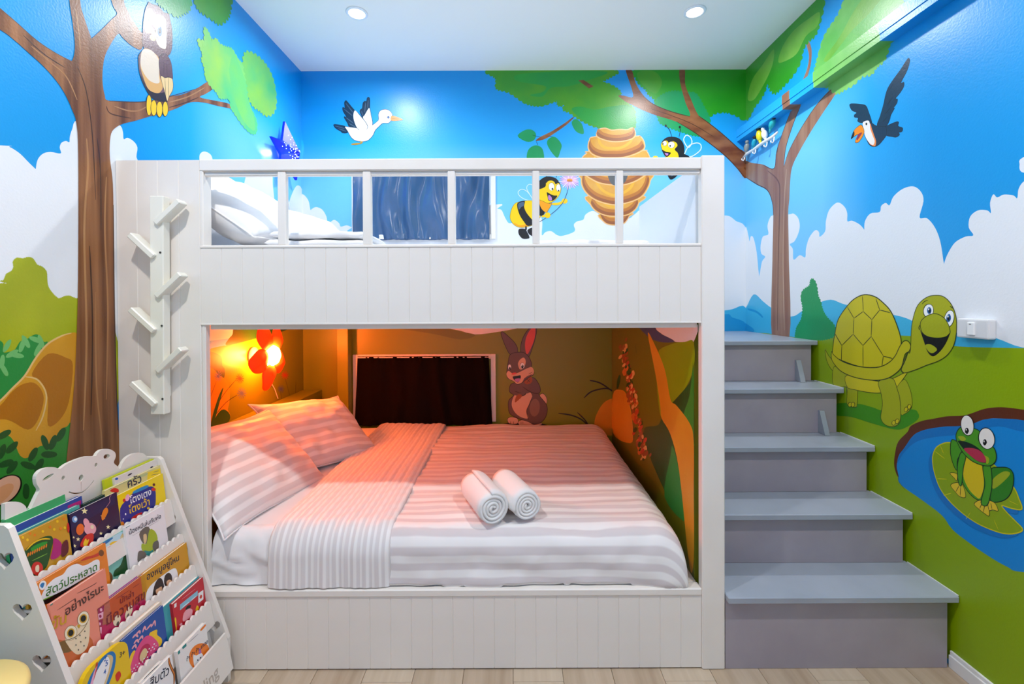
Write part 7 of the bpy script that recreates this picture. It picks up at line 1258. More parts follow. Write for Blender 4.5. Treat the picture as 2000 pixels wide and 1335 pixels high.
bp('upper_platform',(XL+.004,.80,FY+.056,YB-.005,1.365,1.60),.003); bp('lower_platform',(XL+.004,.733,FY+.045,YB-.005,.20,.316),.002)
bp('end_panel',(.7335,.80,FY+.062,YB-.004,.0,1.364),.0,mat('olive_panel_paint','6A7010',.35,bump=.06)); bp('end_guard',(.739,.775,FY+.062,2.64,1.60,1.985),.003,mat('white_guard_board','E4E9EF',.35))
OLIVE=paint('grass_shaded')  # same grass green with the bunk's shade in its colour
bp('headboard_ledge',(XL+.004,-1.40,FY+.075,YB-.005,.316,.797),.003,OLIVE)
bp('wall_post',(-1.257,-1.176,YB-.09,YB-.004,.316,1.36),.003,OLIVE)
# ---------- stairs
SG=mat('grey_blue_stair_paint','A0A8B6',.28,'98A0AE',(5,5,5),bump=.06,bscale=70); SR=mat('grey_mauve_riser_paint','9C95A0',.4,'A39CA6',(6,6,6),bump=.06,bscale=70)
st=empty('staircase',(1.27,FY,0),'grey painted wooden stairs between bunk bed and right wall','staircase')
tz=[.297,.521,.745,.981,1.211]
for i,z in enumerate(tz):
    y0=FY-.03+i*.2031; y1=y0+.2031+.045 if i<4 else YB-.004; lo=tz[i-1] if i else 0
    obj('tread',B(.829,XR-.002,y0,y1,z-.025,z,.003),SG,st); obj('riser',B(.829,XR-.022,y0+.028,y0+.045,lo+.0005,z-.0255,.001),SR,st)
CAULK=mat('white_caulk','D8DCDA',.5)
for i,z in enumerate(tz[:4]):
    y0=FY-.03+i*.2031; obj('caulk_line',B(XR-.006,XR-.0015,y0+.004,y0+.23,z+.0002,z+.004),CAULK,st)
def wedge(px0,px1,i,w=.022):
    z0=tz[i]; yb=FY-.03+(i+1)*.2031+.0275; bm=bmesh.new()
    pr=[(yb,z0+.001),(yb-.055,z0+.001),(yb-.012,z0+.118),(yb,z0+.118)]
    a=[bm.verts.new((px0,y,z)) for y,z in pr]; b=[bm.verts.new((px1,y,z)) for y,z in pr]
    for k in range(4): bm.faces.new((a[k],a[(k+1)%4],b[(k+1)%4],b[k]))
    bm.faces.new(a[::-1]); bm.faces.new(b); bmesh.ops.recalc_face_normals(bm,faces=bm.faces); return bm
obj('bracket',wedge(1.605,1.632,3),SG,st); obj('bracket',wedge(1.60,1.625,2),SG,st)
# ---------- bedding
def stripe_mat(name,axis,a,b,period,duty=.5):
    m=mat(name,a,.55,spec=.3,sheen=.2); nt=m.node_tree; bs=nt.nodes['Principled BSDF']; L=nt.links.new
    uv=nd(nt,'ShaderNodeUVMap'); sx=nd(nt,'ShaderNodeSeparateXYZ'); L(uv.outputs[0],sx.inputs[0])
    mu=nd(nt,'ShaderNodeMath',operation='MULTIPLY'); mu.inputs[1].default_value=1/period; L(sx.outputs[axis],mu.inputs[0])
    fr=nd(nt,'ShaderNodeMath',operation='FRACT'); L(mu.outputs[0],fr.inputs[0])
    r=nd(nt,'ShaderNodeValToRGB'); e=r.color_ramp.elements; e[0].position=duty-.06; e[1].position=duty+.06; e[0].color=hexc(a); e[1].color=hexc(b)
    n=e.new(.03); n.color=hexc(b); n2=e.new(.12); n2.color=hexc(a); n3=e.new(.98); n3.color=hexc(b)
    L(fr.outputs[0],r.inputs[0]); L(r.outputs[0],bs.inputs['Base Color'])
    r2=nd(nt,'ShaderNodeMapRange'); r2.inputs[1].default_value=duty-.06; r2.inputs[2].default_value=duty+.06; r2.inputs[3].default_value=.38; r2.inputs[4].default_value=.75; L(fr.outputs[0],r2.inputs[0]); L(r2.outputs[0],bs.inputs['Roughness'])
    return m
SHEET=mat('white_cotton_sheet','ECECEE',.8,spec=.2)
DUV=stripe_mat('striped_satin_cotton',1,'F2F0F0','DAD3D5',.058,.58); BAND=stripe_mat('striped_satin_cotton_band',0,'F2F0F0','DFDADB',.024); PIL=stripe_mat('striped_pillow_cotton',1,'F2F0F0','DAD4D5',.055)
def grid(bm,nu,nv,f,uvf=None):
    vs=[[bm.verts.new(f(i/nu,j/nv)) for j in range(nv+1)] for i in range(nu+1)]; uvl=bm.loops.layers.uv.verify()
    idx={}
    for i in range(nu+1):
        for j in range(nv+1): idx[vs[i][j]]=(i/nu,j/nv)
    for i in range(nu):
        for j in range(nv):
            fc=bm.faces.new((vs[i][j],vs[i+1][j],vs[i+1][j+1],vs[i][j+1]))
            for l in fc.loops:
                u,v=idx[l.vert]; l[uvl].uv=uvf(u,v) if uvf else (u,v)
    return vs
def drape(s,r,L):
    """distance s past the flat part: rounds over radius r then hangs; returns (out, drop)"""
    if s<=0: return s,0
    a=s/r
    if a<PI/2: return r*math.sin(a),r*(1-math.cos(a))
    return r,r+(s-r*PI/2)
def nz(x,y,z=0): return noise.noise(Vector((x,y,z)))
mt=empty('mattress',(-.25,FY+.04,.317),'white mattress in a plain sheet on the lower bunk','mattress')
bm=bmesh.new(); box(bm,-1.192,.655,FY+.042,YB-.05,.319,.512,0,.05,3); obj('mattress_body',bm,SHEET,mt,True)
def cover(x0,x1,y0,yback,ztop,r,hang,amp,right=None,wr=None):
    """cloth lying on the mattress: y runs from the back to the front and hangs down the front face"""
    flat=yback-(y0+r); tot=flat+r*PI/2+hang
    def f(u,v):
        x=x0+(x1-x0)*u; s=v*tot-flat; out,dr=drape(s,r,0); y=(y0+r)-out if s>0 else yback-v*tot
        z=ztop-dr
        if right:
            rx,rr=right; o2,d2=drape(x-rx,rr,0)
            if x>rx: x=rx+o2; z-=d2*(.95+.05*v)
        w=wr(x,y,z,s) if wr else 0
        hangf=min(1,max(0,dr/.08))
        z+=w*(1-hangf); y-=abs(w)*hangf*1.0
        return (x,y,max(z,.3225))
    return f,lambda u,v:((x1-x0)*u,v*tot)
def wr_duvet(x,y,z,s):
    a=.010*nz(x*2.2,y*2.6,1)+.003*nz(x*9,y*5,2)+.0022*math.sin(y*60+2*nz(x*2,y*2,8))
    e=(x-.1)*.9+(y-2.2); a+=.009*max(0,nz(x*3+y*6,x*2-y*2,5))+.006*max(0,.25-abs(nz(x*1.7-y*1.1,y*2.3+x*.6,6)))*2
    if s>.02: a+=.014*nz(x*4+z*9,z*9,4)+.006*nz(x*14-z*12,z*4,3)
    return a+.006
dv=empty('duvet',(.1,FY+.03,.525),'white striped duvet with its top turned back','duvet')
f,uvf=cover(-.53,.80,FY+.028,YB-.03,.522,.065,.15,0,right=(.56,.12),wr=wr_duvet)
bm=bmesh.new(); grid(bm,110,130,f,uvf); o=obj('cover',bm,DUV,dv,True); md=o.modifiers.new('thick','SOLIDIFY'); md.thickness=.008; md.offset=-1
def wr_band(x,y,z,s):
    e=min(1,(x+.96)/.03,(-.49-x)/.03); e=max(0,e)**.5
    return .004+.014*e+.006*nz(x*4,y*3,9)+.0018*math.sin(x*150+1.5*nz(x*3,y*3,7))+.0016*math.sin((y-x*.6)*85)+(.006*nz(x*12,z*5,4) if s>.02 else 0)
f,uvf=cover(-.962,-.488,FY+.0265,YB-.035,.527,.07,.145,0,wr=wr_band)
bm=bmesh.new(); grid(bm,80,130,f,uvf); o=obj('turned_back_band',bm,BAND,dv,True); o['label']='turned-back band of the duvet with fine stripes'; md=o.modifiers.new('thick','SOLIDIFY'); md.thickness=.008; md.offset=-1
def wr_sheet(x,y,z,s): return .003+.006*nz(x*5,y*4,12)+(.020*abs(nz(x*5-z*8,z*22+x*9,13))+.004 if s>0 else 0)
f,uvf=cover(-1.197,-.93,FY+.038,YB-.04,.517,.05,.15,0,wr=wr_sheet)
bm=bmesh.new(); grid(bm,40,110,f,uvf); o=obj('fitted_sheet',bm,SHEET,mt,True)
def pillow(name,c,eu,ev,th,label,m,seed,group=None,cat='pillow'):
    eu=Vector(eu); ev=Vector(ev); n=eu.cross(ev).normalized(); c=Vector(c); bm=bmesh.new(); uvl=bm.loops.layers.uv.verify()
    N=34; top={};bot={}
    def P(i,j,sg):
        s=2*i/N-1; t=2*j/N-1
        pin=1-.10*(1-abs(s)**3)*abs(t)**4-0; pin2=1-.10*(1-abs(t)**3)*abs(s)**4
        a=max(0,(1-abs(s)**2.6))*max(0,(1-abs(t)**2.6)); h=th/2*(a**.55)
        w=1+.20*nz(s*1.6+seed,t*1.6,seed); cre=.012*nz(s*4+seed,t*3.2,seed*2)+.006*nz((s+t)*7,(s-t)*3,seed)
        return c+eu*(s*pin2/2)+ev*(t*pin/2)+n*(sg*(h*w+cre*min(1,a*2.5))+.012*nz(s*1.3,t*1.3,seed+5))
    for i in range(N+1):
        for j in range(N+1):
            e=i in(0,N) or j in(0,N); top[i,j]=bm.verts.new(P(i,j,1)); bot[i,j]=top[i,j] if e else bm.verts.new(P(i,j,-1))
    for i in range(N):
        for j in range(N):
            for d,rv in ((top,0),(bot,1)):
                q=[(i,j),(i+1,j),(i+1,j+1),(i,j+1)]
                if rv:q=q[::-1]
                try: fc=bm.faces.new([d[k] for k in q])
                except ValueError: continue
                for l,k in zip(fc.loops,q): l[uvl].uv=(k[0]/N*eu.length,k[1]/N*ev.length)
    o=empty(name,c-n*0,label,cat,group); cs=obj('case',bm,m,o,True)
    # stitched flange round the pillowcase
    bm=bmesh.new(); ring=[P(i,0,1) for i in range(N)]+[P(N,j,1) for j in range(N)]+[P(N-i,N,1) for i in range(N)]+[P(0,N-j,1) for j in range(N)]
    tube(bm,ring+[ring[0]],.004,5); obj('piping',bm,SHEET,cs,True); return o
pillow('pillow',(-1.235,2.14,.685),(.14,.66,-.03),(-.37,.10,.36),.17,'white striped pillow nearest the viewer on lower bunk',PIL,3,'pillows on the lower bunk')
pillow('pillow',(-1.13,2.66,.685),(.30,.50,-.06),(-.34,.16,.33),.17,'orange-lit striped pillow behind the front pillow on lower bunk',PIL,6,'pillows on the lower bunk')
# two rolled towels
TOWEL=mat('white_terry_towel','F2F2F2',.95,spec=.1,bump=.5,bscale=900,bdist=.002)
def towel(front,back,r,label,seed):
    f=Vector(front); b=Vector(back); ax=(b-f); L=ax.length; ax.normalize(); side=ax.cross(Vector((0,0,1))).normalized(); up=side.cross(ax); bm=bmesh.new()
    turns=4.2; n=150; prof=[]
    for k in range(n+1):
        t=k/n; a=t*turns*2*PI+seed; rad=r*(.10+.90*t); rad*=1+.02*math.sin(3*a+seed); prof.append((rad*math.cos(a),rad*math.sin(a)))
    rows=[]
    for k,(a,c) in enumerate(prof):
        row=[]
        for j in range(9):
            q=j/8; bul=-.006*(1-(2*q-1)**4)*0; jit=.004*nz(k*.09,seed) if j in(0,8) else 0
            rr=1-.10*(abs(2*q-1)**10)
            row.append(bm.verts.new(f+ax*(L*q+jit)+side*a*rr+up*c*rr*(1-.05*math.sin(q*PI))))
        rows.append(row)
    for p,q in zip(rows,rows[1:]):
        for j in range(8): bm.faces.new((p[j],p[j+1],q[j+1],q[j]))
    o=empty('rolled_towel',f-up*r,label,'towel','rolled towels on the lower bunk'); w=obj('roll',bm,TOWEL,o,True); md=w.modifiers.new('pile','SOLIDIFY'); md.thickness=r*.17; md.offset=0
towel((-.078,1.822,.608),(-.182,2.07,.608),.068,'rolled white towel on the left of the pair on duvet',0.4)
towel((.060,1.850,.605),(-.042,2.10,.605),.065,'rolled white towel on the right of the pair on duvet',2.1)
# upper bunk bedding
o=tag(obj('mattress',B(-1.51,.72,FY+.062,YB-.03,1.601,1.668,.03,3),SHEET,None,True,origin=(-.4,FY+.07,1.60)),'thin white mattress on the railed upper bunk','mattress')
pillow('pillow',(-1.24,2.20,1.85),(.04,.76,0),(-.46,0,.30),.22,'white pillow leaning on left wall at front of upper bunk',SHEET,11,'pillows on the upper bunk')
pillow('pillow',(-1.22,2.86,1.85),(.06,.60,0),(-.46,0,.26),.19,'white pillow farther back on upper bunk, by the corner lamp',SHEET,14,'pillows on the upper bunk')
def quilt(name,x0,x1,y0,y1,z0,lay,label,seed):
    root=empty(name,((x0+x1)/2,y0,z0),label,'quilt')
    for k in range(lay):
        bm=bmesh.new(); h=.034
        def f(u,v,k=k):
            a=2*PI*v; x=x0+.02*k+(x1-x0-.03*k)*u; e=min(1,min(u,1-u)/.04)**.5
            cy=(y0+y1)/2; ry=(y1-y0)/2*(.97+.03*nz(u*5,k)); y=cy+ry*math.copysign(abs(math.cos(a))**.35,math.cos(a)); z=z0+h*(k+.5)+h*.46*e*math.copysign(abs(math.sin(a))**.6,math.sin(a))+.006*nz(u*6+k*3,math.cos(a)*2,seed)
            return (x,y+.006*nz(u*9,k,seed),z)
        grid(bm,50,28,f); bmesh.ops.remove_doubles(bm,verts=bm.verts,dist=1e-5); obj('fold',bm,SHEET,root,True)
quilt('folded_quilt',-1.02,-.60,1.87,2.22,1.669,2,'folded white quilt beside pillow on upper bunk',3)
quilt('folded_quilt',.10,.58,1.90,2.4,1.669,1,'flat folded white quilt at right end of upper bunk',8)
# ---------- curtains
def curtain(name,x0,x1,z0,z1,y,m,label,fold,seed,rod,flare=0):
    root=empty(name,((x0+x1)/2,y,z1),label,'curtain'); bm=bmesh.new()
    def f(u,v):
        x=x0+(x1-x0)*u; z=z0+(z1-z0)*v; ruf=(max(0,v-.88)/.12)**1+(max(0,.12-v)/.12)
        w=fold*(1.1*math.sin(u*38+4*nz(u*4,v*1.0,seed))+.9*nz(u*18,v*2.2,seed))+.004*ruf*math.sin(u*150+2*nz(u*9,v*6,seed)); x+=.012*nz(u*5,v*1.2,seed+2)*(0 if u in(0,1) else 1)+(u-.5)*flare*(1-v)
        return (x,y+w,z)
    grid(bm,160,40,f); o=obj('cloth',bm,m,root,True); md=o.modifiers.new('t','SOLIDIFY'); md.thickness=.0012
    bm=bmesh.new(); tube(bm,[(x0-.01,y,z1-.008),(x1+.01,y,z1-.008)],.004,8); obj('curtain_wire',bm,WHITE2,root)
SATIN=mat('slate_blue_satin','41608A',.25,'37587F',(4,4,4),spec=.6); DARKC=mat('dark_maroon_cloth','080304',.85,spec=.1)
curtain('curtain',-1.150,-.162,1.888,2.415,YB-.03,SATIN,'slate blue satin curtain over the upper bunk window',.015,2,True)
curtain('curtain',-1.128,-.172,.535,1.040,YB-.03,DARKC,'near-black maroon curtain over the lower bunk window',.006,5,True,.05)
# ---------- flower lamp on the left wall of the lower bunk
PET=mat('orange_petal_plastic','FF8442',.4,transl=.65); DOME=mat('lamp_dome','FF6A26',.4,emit=280); BASEW=mat('lamp_base_white','EDE8E0',.4); CORD=mat('white_cord','F0F0F0',.5)
LC=Vector((XL+.125,2.69,1.125))
fl_=empty('wall_lamp',(XL,LC.y,LC.z),'orange flower shaped wall lamp glowing in the lower bunk','wall lamp')
bm=bmesh.new(); lathe(bm,[(.05,0),(.05,.012),(.02,.02),(.015,.06)],(XL+.001,LC.y,LC.z),(1,0,0),20); obj('base',bm,BASEW,fl_,True)
def petal(c,dy,dz,ry,rz,rot,tilt):
    bm=bmesh.new(); 
    def f(u,v):
        r=v; a=2*PI*u; p=ry*r*math.cos(a); q=rz*r*math.sin(a)*(1-.16*math.cos(a))
        h=.030*(1-r*r)+.004*math.sin(4*a)*r
        X=h+tilt*p; Y=p*math.cos(rot)-q*math.sin(rot); Z=p*math.sin(rot)+q*math.cos(rot); return (c.x+X-.02,c.y+dy+Y,c.z+dz+Z)
    grid(bm,28,7,f); bmesh.ops.remove_doubles(bm,verts=bm.verts,dist=1e-5); bmesh.ops.recalc_face_normals(bm,faces=bm.faces); o=obj('petal',bm,PET,fl_,True); md=o.modifiers.new('t','SOLIDIFY'); md.thickness=.004
for k in range(5):
    a=math.radians(118+72*k); petal(LC,.118*math.cos(a),.125*math.sin(a),.080,.068,a,-.16)
bm=bmesh.new(); lathe(bm,[(.062,-.02),(.060,.0),(.050,.018),(.030,.030),(.005,.034)],LC,(1,0,0),24); obj('dome',bm,DOME,fl_,True)
bm=bmesh.new()
for k in range(5):
    a=math.radians(118+72*k); tube(bm,[(XL+.05,LC.y,LC.z),(LC.x-.02,LC.y+.06*math.cos(a),LC.z+.06*math.sin(a))],.004,6)
obj('petal_stem',bm,BASEW,fl_); 
bm=bmesh.new(); tube(bm,[(XL+.006,2.76,1.08),(XL+.006,2.84,.98),(XL+.006,2.93,.88),(XL+.006,2.97,.81)],.003,6); obj('cord',bm,CORD,fl_)
pl=bpy.data.lights.new('flower_bulb','POINT'); pl.energy=5; pl.color=(1,.44,.11); pl.shadow_soft_size=.025; po=bpy.data.objects.new('flower_bulb',pl); COL.objects.link(po); po.parent=fl_; po.location=(.055,0,0)
# ---------- blue star lamp high in the corner
STAR=mat('blue_star_plastic','0828D8',.35,transl=.35); PIN=mat('lamp_pinhole','BFD8FF',.4,emit=2.5)
sc_=Vector((XL,3.03,2.43)); sl=empty('star_lamp',sc_,'blue star shaped wall lamp with pinholes above upper bunk','wall lamp')
bm=bmesh.new(); R1,R2,D=.20,.085,.135; rim=[]
for k in range(10):
    a=PI/2+.12+k*PI/5; r=R1 if k%2==0 else R2; rim.append((r*math.cos(a),r*math.sin(a)))
c=bm.verts.new((sc_.x+D,sc_.y,sc_.z)); vf=[bm.verts.new((sc_.x+.05,sc_.y+y,sc_.z+z)) for y,z in rim]; vb=[bm.verts.new((sc_.x+.035,sc_.y+y,sc_.z+z)) for y,z in rim]
for k in range(10): bm.faces.new((c,vf[k],vf[(k+1)%10])); bm.faces.new((vf[k],vb[k],vb[(k+1)%10],vf[(k+1)%10]))
bmesh.ops.recalc_face_normals(bm,faces=bm.faces); obj('shade',bm,STAR,sl)
bm=bmesh.new()
for k in range(10):
    a=rim[k]; b=rim[(k+1)%10]
    for t,u in ((.15,.5),(.3,.35),(.3,.62),(.45,.5),(.2,.2),(.2,.8),(.4,.15),(.42,.85),(.55,.4)):
        y=(a[0]*(1-u)+b[0]*u)*t/ .6*.8; z=(a[1]*(1-u)+b[1]*u)*t/.6*.8; q=t/.6*.8; ball(bm,(sc_.x+D-(D-.05)*q+.001,sc_.y+y,sc_.z+z),.0030,6,4)
o=obj('pinholes',bm,PIN,sl); o['kind']='stuff'
bm=bmesh.new(); lathe(bm,[(.045,0),(.045,.015),(.018,.025),(.018,.05)],(sc_.x+.001,sc_.y,sc_.z),(1,0,0),18); obj('base',bm,BASEW,sl,True)
bm=bmesh.new(); tube(bm,[(XL+.012,2.98,2.36),(XL+.03,3.02,2.25),(XL+.035,3.10,2.05),(XL+.03,3.16,1.80),(XL+.03,3.18,1.68)],.0035,6); obj('cord',bm,CORD,sl)
pl=bpy.data.lights.new('star_bulb','POINT'); pl.energy=12; pl.color=(.86,.88,1); pl.shadow_soft_size=.015; po=bpy.data.objects.new('star_bulb',pl); COL.objects.link(po); po.parent=sl; po.location=(.045,0,0)
# ---------- branch shaped peg rack on the left panel
RACK=mat('ivory_rack_paint','ECEADF',.35); HOLE=mat('dark_screw_hole','3A3834',.6)
rk=empty('peg_rack',(-1.35,FY,1.43),'ivory branch shaped peg rack hung on left bed panel','coat rack')
bm=bmesh.new(); v=box(bm,-1.372,-1.320,FY-.048,FY-.012,1.017,1.846,0,.003); xform(bm,bm.verts,Matrix.Translation((-1.346,0,1.43))@Matrix.Rotation(.006,4,'Y')@Matrix.Translation((1.346,0,-1.43))); obj('board',bm,RACK,rk)
for z in (1.75,1.43,1.10): obj('spacer',B(-1.362,-1.33,FY-.012,FY-.0005,z-.02,z+.02),RACK,rk)
def peg(sx,z):
    bm=bmesh.new(); L=.125; box(bm,0,L,FY-.060,FY-.018,-.011,.011,0,.003)
    m=Matrix.Translation((-1.346+sx*.006,0,z))@(Matrix.Identity(4) if sx>0 else Matrix.Rotation(PI,4,'Z'))
    r=Matrix.Rotation(-math.radians(43),4,'Y')
    for w in bm.verts:
        p=r@Vector((w.co.x,0,w.co.z)); w.co=Vector((-1.346+sx*(p.x+.004),w.co.y,z+p.z))
    if sx<0: bmesh.ops.reverse_faces(bm,faces=bm.faces)
    obj('peg',bm,RACK,rk)
for py_,sx in ((434,1),(576,1),(722,1),(499,-1),(644,-1),(788,-1)): peg(sx,CH+(586-py_)/889*(FY-.05)+.0)
for py_ in (490,633,776):
    bm=bmesh.new(); lathe(bm,[(.004,0),(.004,.001)],(-1.329+(.003 if py_>600 else 0),FY-.0492,CH+(586-py_)/889*(FY-.05)),(0,-1,0),10); obj('screw',bm,HOLE,rk)
# ---------- light switch
sw=empty('light_switch',(XR,1.672,1.335),'white light switch on right wall beside the turtle','light switch'); SWM=mat('switch_plastic','DCDDE0',.35)
bm=bmesh.new(); box(bm,XR-.030,XR,1.614,1.730,1.298,1.370,0,.006,2); obj('plate',bm,SWM,sw)
bm=bmesh.new(); box(bm,XR-.037,XR-.029,1.659,1.684,1.310,1.357,0,.003,2); rkr=obj('rocker',bm,mat('switch_rocker','EEF0F2',.3),sw)
obj('indicator',B(XR-.0375,XR-.036,1.668,1.675,1.349,1.3515),HOLE,rkr)
# ---------- rail of small birds by the corner
BR=mat('white_metal_rail','F0F0EE',.35); br=empty('bird_hook_rail',(XR,3.12,2.49),'little white hook rail with perched birds beside painted branch','hook rail')
bm=bmesh.new(); tube(bm,[(XR-.03,3.33,2.475),(XR-.035,3.26,2.485),(XR-.03,3.17,2.488),(XR-.035,3.06,2.492),(XR-.03,2.95,2.495),(XR-.028,2.90,2.505)],[.007,.010,.010,.011,.010,.006],8); tube(bm,[(XR,3.22,2.487),(XR-.03,3.22,2.487)],.006,6); tube(bm,[(XR,3.0,2.493),(XR-.03,3.0,2.493)],.006,6); obj('rail',bm,BR,br,True)
def bird(y,z,ca,cb,lean,size,up):
    bm=bmesh.new(); ms=[mat('bird_'+ca[0],ca[1],.35),mat('bird_'+cb[0],cb[1],.35),mat('bird_beak','2A2A2A',.4)]; a=lean
    v=ball(bm,(0,0,0),(size*.42,size*.42,size*.75),12,8,0); v+=ball(bm,(-.004,0,size*.85),(size*.30,)*3,10,7,1)
    n0=len(bm.verts); tube(bm,[(0,0,-size*.5),(.004,0,-size*1.25)],[size*.22,size*.12],6,0); tube(bm,[(-size*.25,0,size*.88),(-size*.55,0,size*.84)],[size*.09,.0006],6,2)
    xform(bm,bm.verts,Matrix.Translation((XR-.036,y,z))@Matrix.Rotation(a,4,'X')); obj('bird',bm,ms,br,True)
bird(3.265,2.530,('grey','8E9490'),('grey','8E9490'),.35,.044,1); bird(3.165,2.528,('teal','12A0C0'),('black','141618'),.45,.042,1); bird(3.095,2.555,('yellow','E8D81E'),('black','141618'),-.12,.054,1); bird(3.035,2.540,('white','F2F2F2'),('white','F2F2F2'),-.3,.046,1); bird(2.945,2.575,('turquoise','22B4B8'),('black','141618'),.7,.046,1)
for y in (3.30,3.15,3.01,2.93):
    bm=bmesh.new(); tube(bm,[(XR-.032,y,2.485),(XR-.034,y,2.46),(XR-.042,y,2.447),(XR-.052,y,2.452),(XR-.054,y,2.462)],.004,7); obj('hook',bm,BR,br,True)
# ---------- book display shelf standing against the left wall
LEAN=-.12; ROWS={1:(-1.299,.700),2:(-1.255,.568),3:(-1.211,.450),4:(-1.154,.312),5:(-1.095,.190)}
YN,YR=1.198,1.719   # outer face of near end panel, inner face of far end panel
SHELFW=mat('white_shelf_board','E9E4DE',.38,bump=.04,bscale=80)
bc=empty('book_display_shelf',(-1.3,1.46,0),'white bear headed book display shelf with heart cutouts','bookshelf')
def heart(cx,cz,s,n=20):
    o=[]
    for i in range(n):
        t=2*PI*i/n; o.append((cx+s*16*math.sin(t)**3/32,cz+s*(13*math.cos(t)-5*math.cos(2*t)-2*math.cos(3*t)-math.cos(4*t)+2.5)/32))
    return o
prof=[(-1.085,0),(-1.085,.165),(-1.100,.21),(-1.333,.848),(-1.345,.857),(-1.41,.857),(-1.50,.30),(-1.50,0),(-1.40,0),(-1.36,.05),(-1.22,.05),(-1.18,0)]
for nm,y,hs in (('end_panel',YN,((-1.345,.762,.052),(-1.299,.626,.052),(-1.249,.489,.052),(-1.20,.345,.052),(-1.15,.21,.05))),('end_panel',YR,((-1.300,.620,.046),(-1.255,.50,.046),(-1.20,.36,.046),(-1.136,.212,.046)))):
    bm=bmesh.new(); plate(bm,prof,[heart(*h) for h in hs],.016,lambda u,v,w,y=y:(u,y+w,v)); obj(nm,bm,SHELFW,bc)
bear=[(1.221,.905),(1.24,.902),(1.259,.891),(1.272,.875),(1.281,.856),(1.303,.89),(1.311,.906),(1.303,.924),(1.302,.947),(1.315,.96),(1.337,.96),(1.356,.953),(1.371,.943),(1.39,.95),(1.423,.953),(1.458,.951),(1.488,.942),(1.494,.948),(1.509,.955),(1.535,.95),(1.559,.931),(1.563,.913),(1.555,.896),(1.57,.878),(1.579,.866),(1.590,.881),(1.608,.895),(1.639,.899),(1.675,.889),(1.694,.871),(1.712,.849)]
out=cr(bear,3,False)+[(1.716,.30),(1.216,.30)]
def oval(cx,cz,rx,rz,rot=0,n=12): return [(cx+rx*math.cos(2*PI*i/n)*math.cos(rot)-rz*math.sin(2*PI*i/n)*math.sin(rot),cz+rx*math.cos(2*PI*i/n)*math.sin(rot)+rz*math.sin(2*PI*i/n)*math.cos(rot)) for i in range(n)]
sm=cr([(1.395,.862),(1.415,.848),(1.439,.841),(1.462,.848),(1.482,.864)],4,False); smile=sm+[(y,z+.004) for y,z in reversed(sm[1:-1])]
bm=bmesh.new(); plate(bm,out,[oval(1.336,.932,.017,.005,.2),oval(1.380,.912,.0055,.007),oval(1.489,.912,.0055,.007),oval(1.437,.890,.008,.010),oval(1.529,.926,.013,.008,-.3),smile,[(1.4355,.846),(1.4375,.846),(1.4375,.877),(1.4355,.877)]],.011,lambda u,v,w:(-1.377+w,u,v)); obj('bear_head_panel',bm,SHELFW,bc)
def lipboard(k):
    xk,zk=ROWS[k]; h=.088 if k<5 else .135; top=[]; n=20; a,b=YN+.017,YR-.001; st=(b-a)/n
    if k<5:
        for i in range(n):
            for j in range(6):
                t=j/6; top.append((a+st*(i+t),zk-.006+.010*math.sin(PI*t)**.7))
        top.append((b,zk-.006))
    else: top=[(a,zk),(b,zk)]
    bm=bmesh.new(); plate(bm,[(b,zk-h)][:0]+top+[(b,zk-h),(a,zk-h)],[],.008,lambda u,v,w:(xk-.20*(v-zk)-.004+w,u,v)); obj('scalloped_lip' if k<5 else 'front_board',bm,SHELFW,bc)
    obj('shelf',B(xk-.075,xk-.004+.2*(h-.006),a,b,zk-h,zk-h+.008),SHELFW,bc)
    if k>1:
        xq,zq=ROWS[k-1]; bm=bmesh.new(); plate(bm,[(a,zk-h+.009),(b,zk-h+.009),(b,zq-.089),(a,zq-.089)],[],.005,lambda u,v,w:(xk-.058+(LEAN-.1)*(v-zk)-w,u,v)); obj('back_rest',bm,SHELFW,bc)
for k in range(1,6): lipboard(k)
PC.update(b_mag='B01A74',b_yel='F4C81E',b_or='E8821A',b_dkgreen='12501E',b_grass='1E9A2E',b_grass2='7CC040',b_red='D22A1E',b_cream='EFDDBB',b_maroon='5E1424',b_navy='1A2050',b_star='F6ECB0',b_ltblue='78A8DC',b_pink='EFA8B4',b_orange='EE6E22',b_blue='2660B8',b_ink='16203E',b_ink2='5A5660',b_ink3='4A2A22',b_yel2='F0D010',b_sage='B8C088',b_deep='142A8C',b_cyan='1E8CC8',b_pink2='F0B0CC',
 b_sky='BCE0EE',b_blue2='1C78BC',b_sand='DEC490',b_red2='CE3A26',b_brown='7A4A22',b_green3='2E7A1C',b_teal='1A8A88',b_grey='66625A',b_lime='A6BC22',b_hair='2E1C18',b_skin='EABE94',b_crim='BE1656',b_dred='7E1226',b_dmag='A01450',b_cream2='F6EBCF',b_gold='D2A21A',b_terra='D26A34',b_brown2='80602E',b_ltblue2='86C4DC',b_dpink='E24A86',b_or2='F4801A',b_purple='A868B8',b_carve='B9B0A6')
def text_faces(s):
    cu=bpy.data.curves.new('t','FONT'); cu.body=s; cu.size=1; cu.offset=.012; o=bpy.data.objects.new('t',cu); COL.objects.link(o); dg=bpy.context.evaluated_depsgraph_get(); me=o.evaluated_get(dg).to_mesh()
    v=[(p.co.x,p.co.y) for p in me.vertices]; f=[tuple(p.vertices) for p in me.polygons]; o.evaluated_get(dg).to_mesh_clear(); bpy.data.objects.remove(o); bpy.data.curves.remove(cu); return v,f
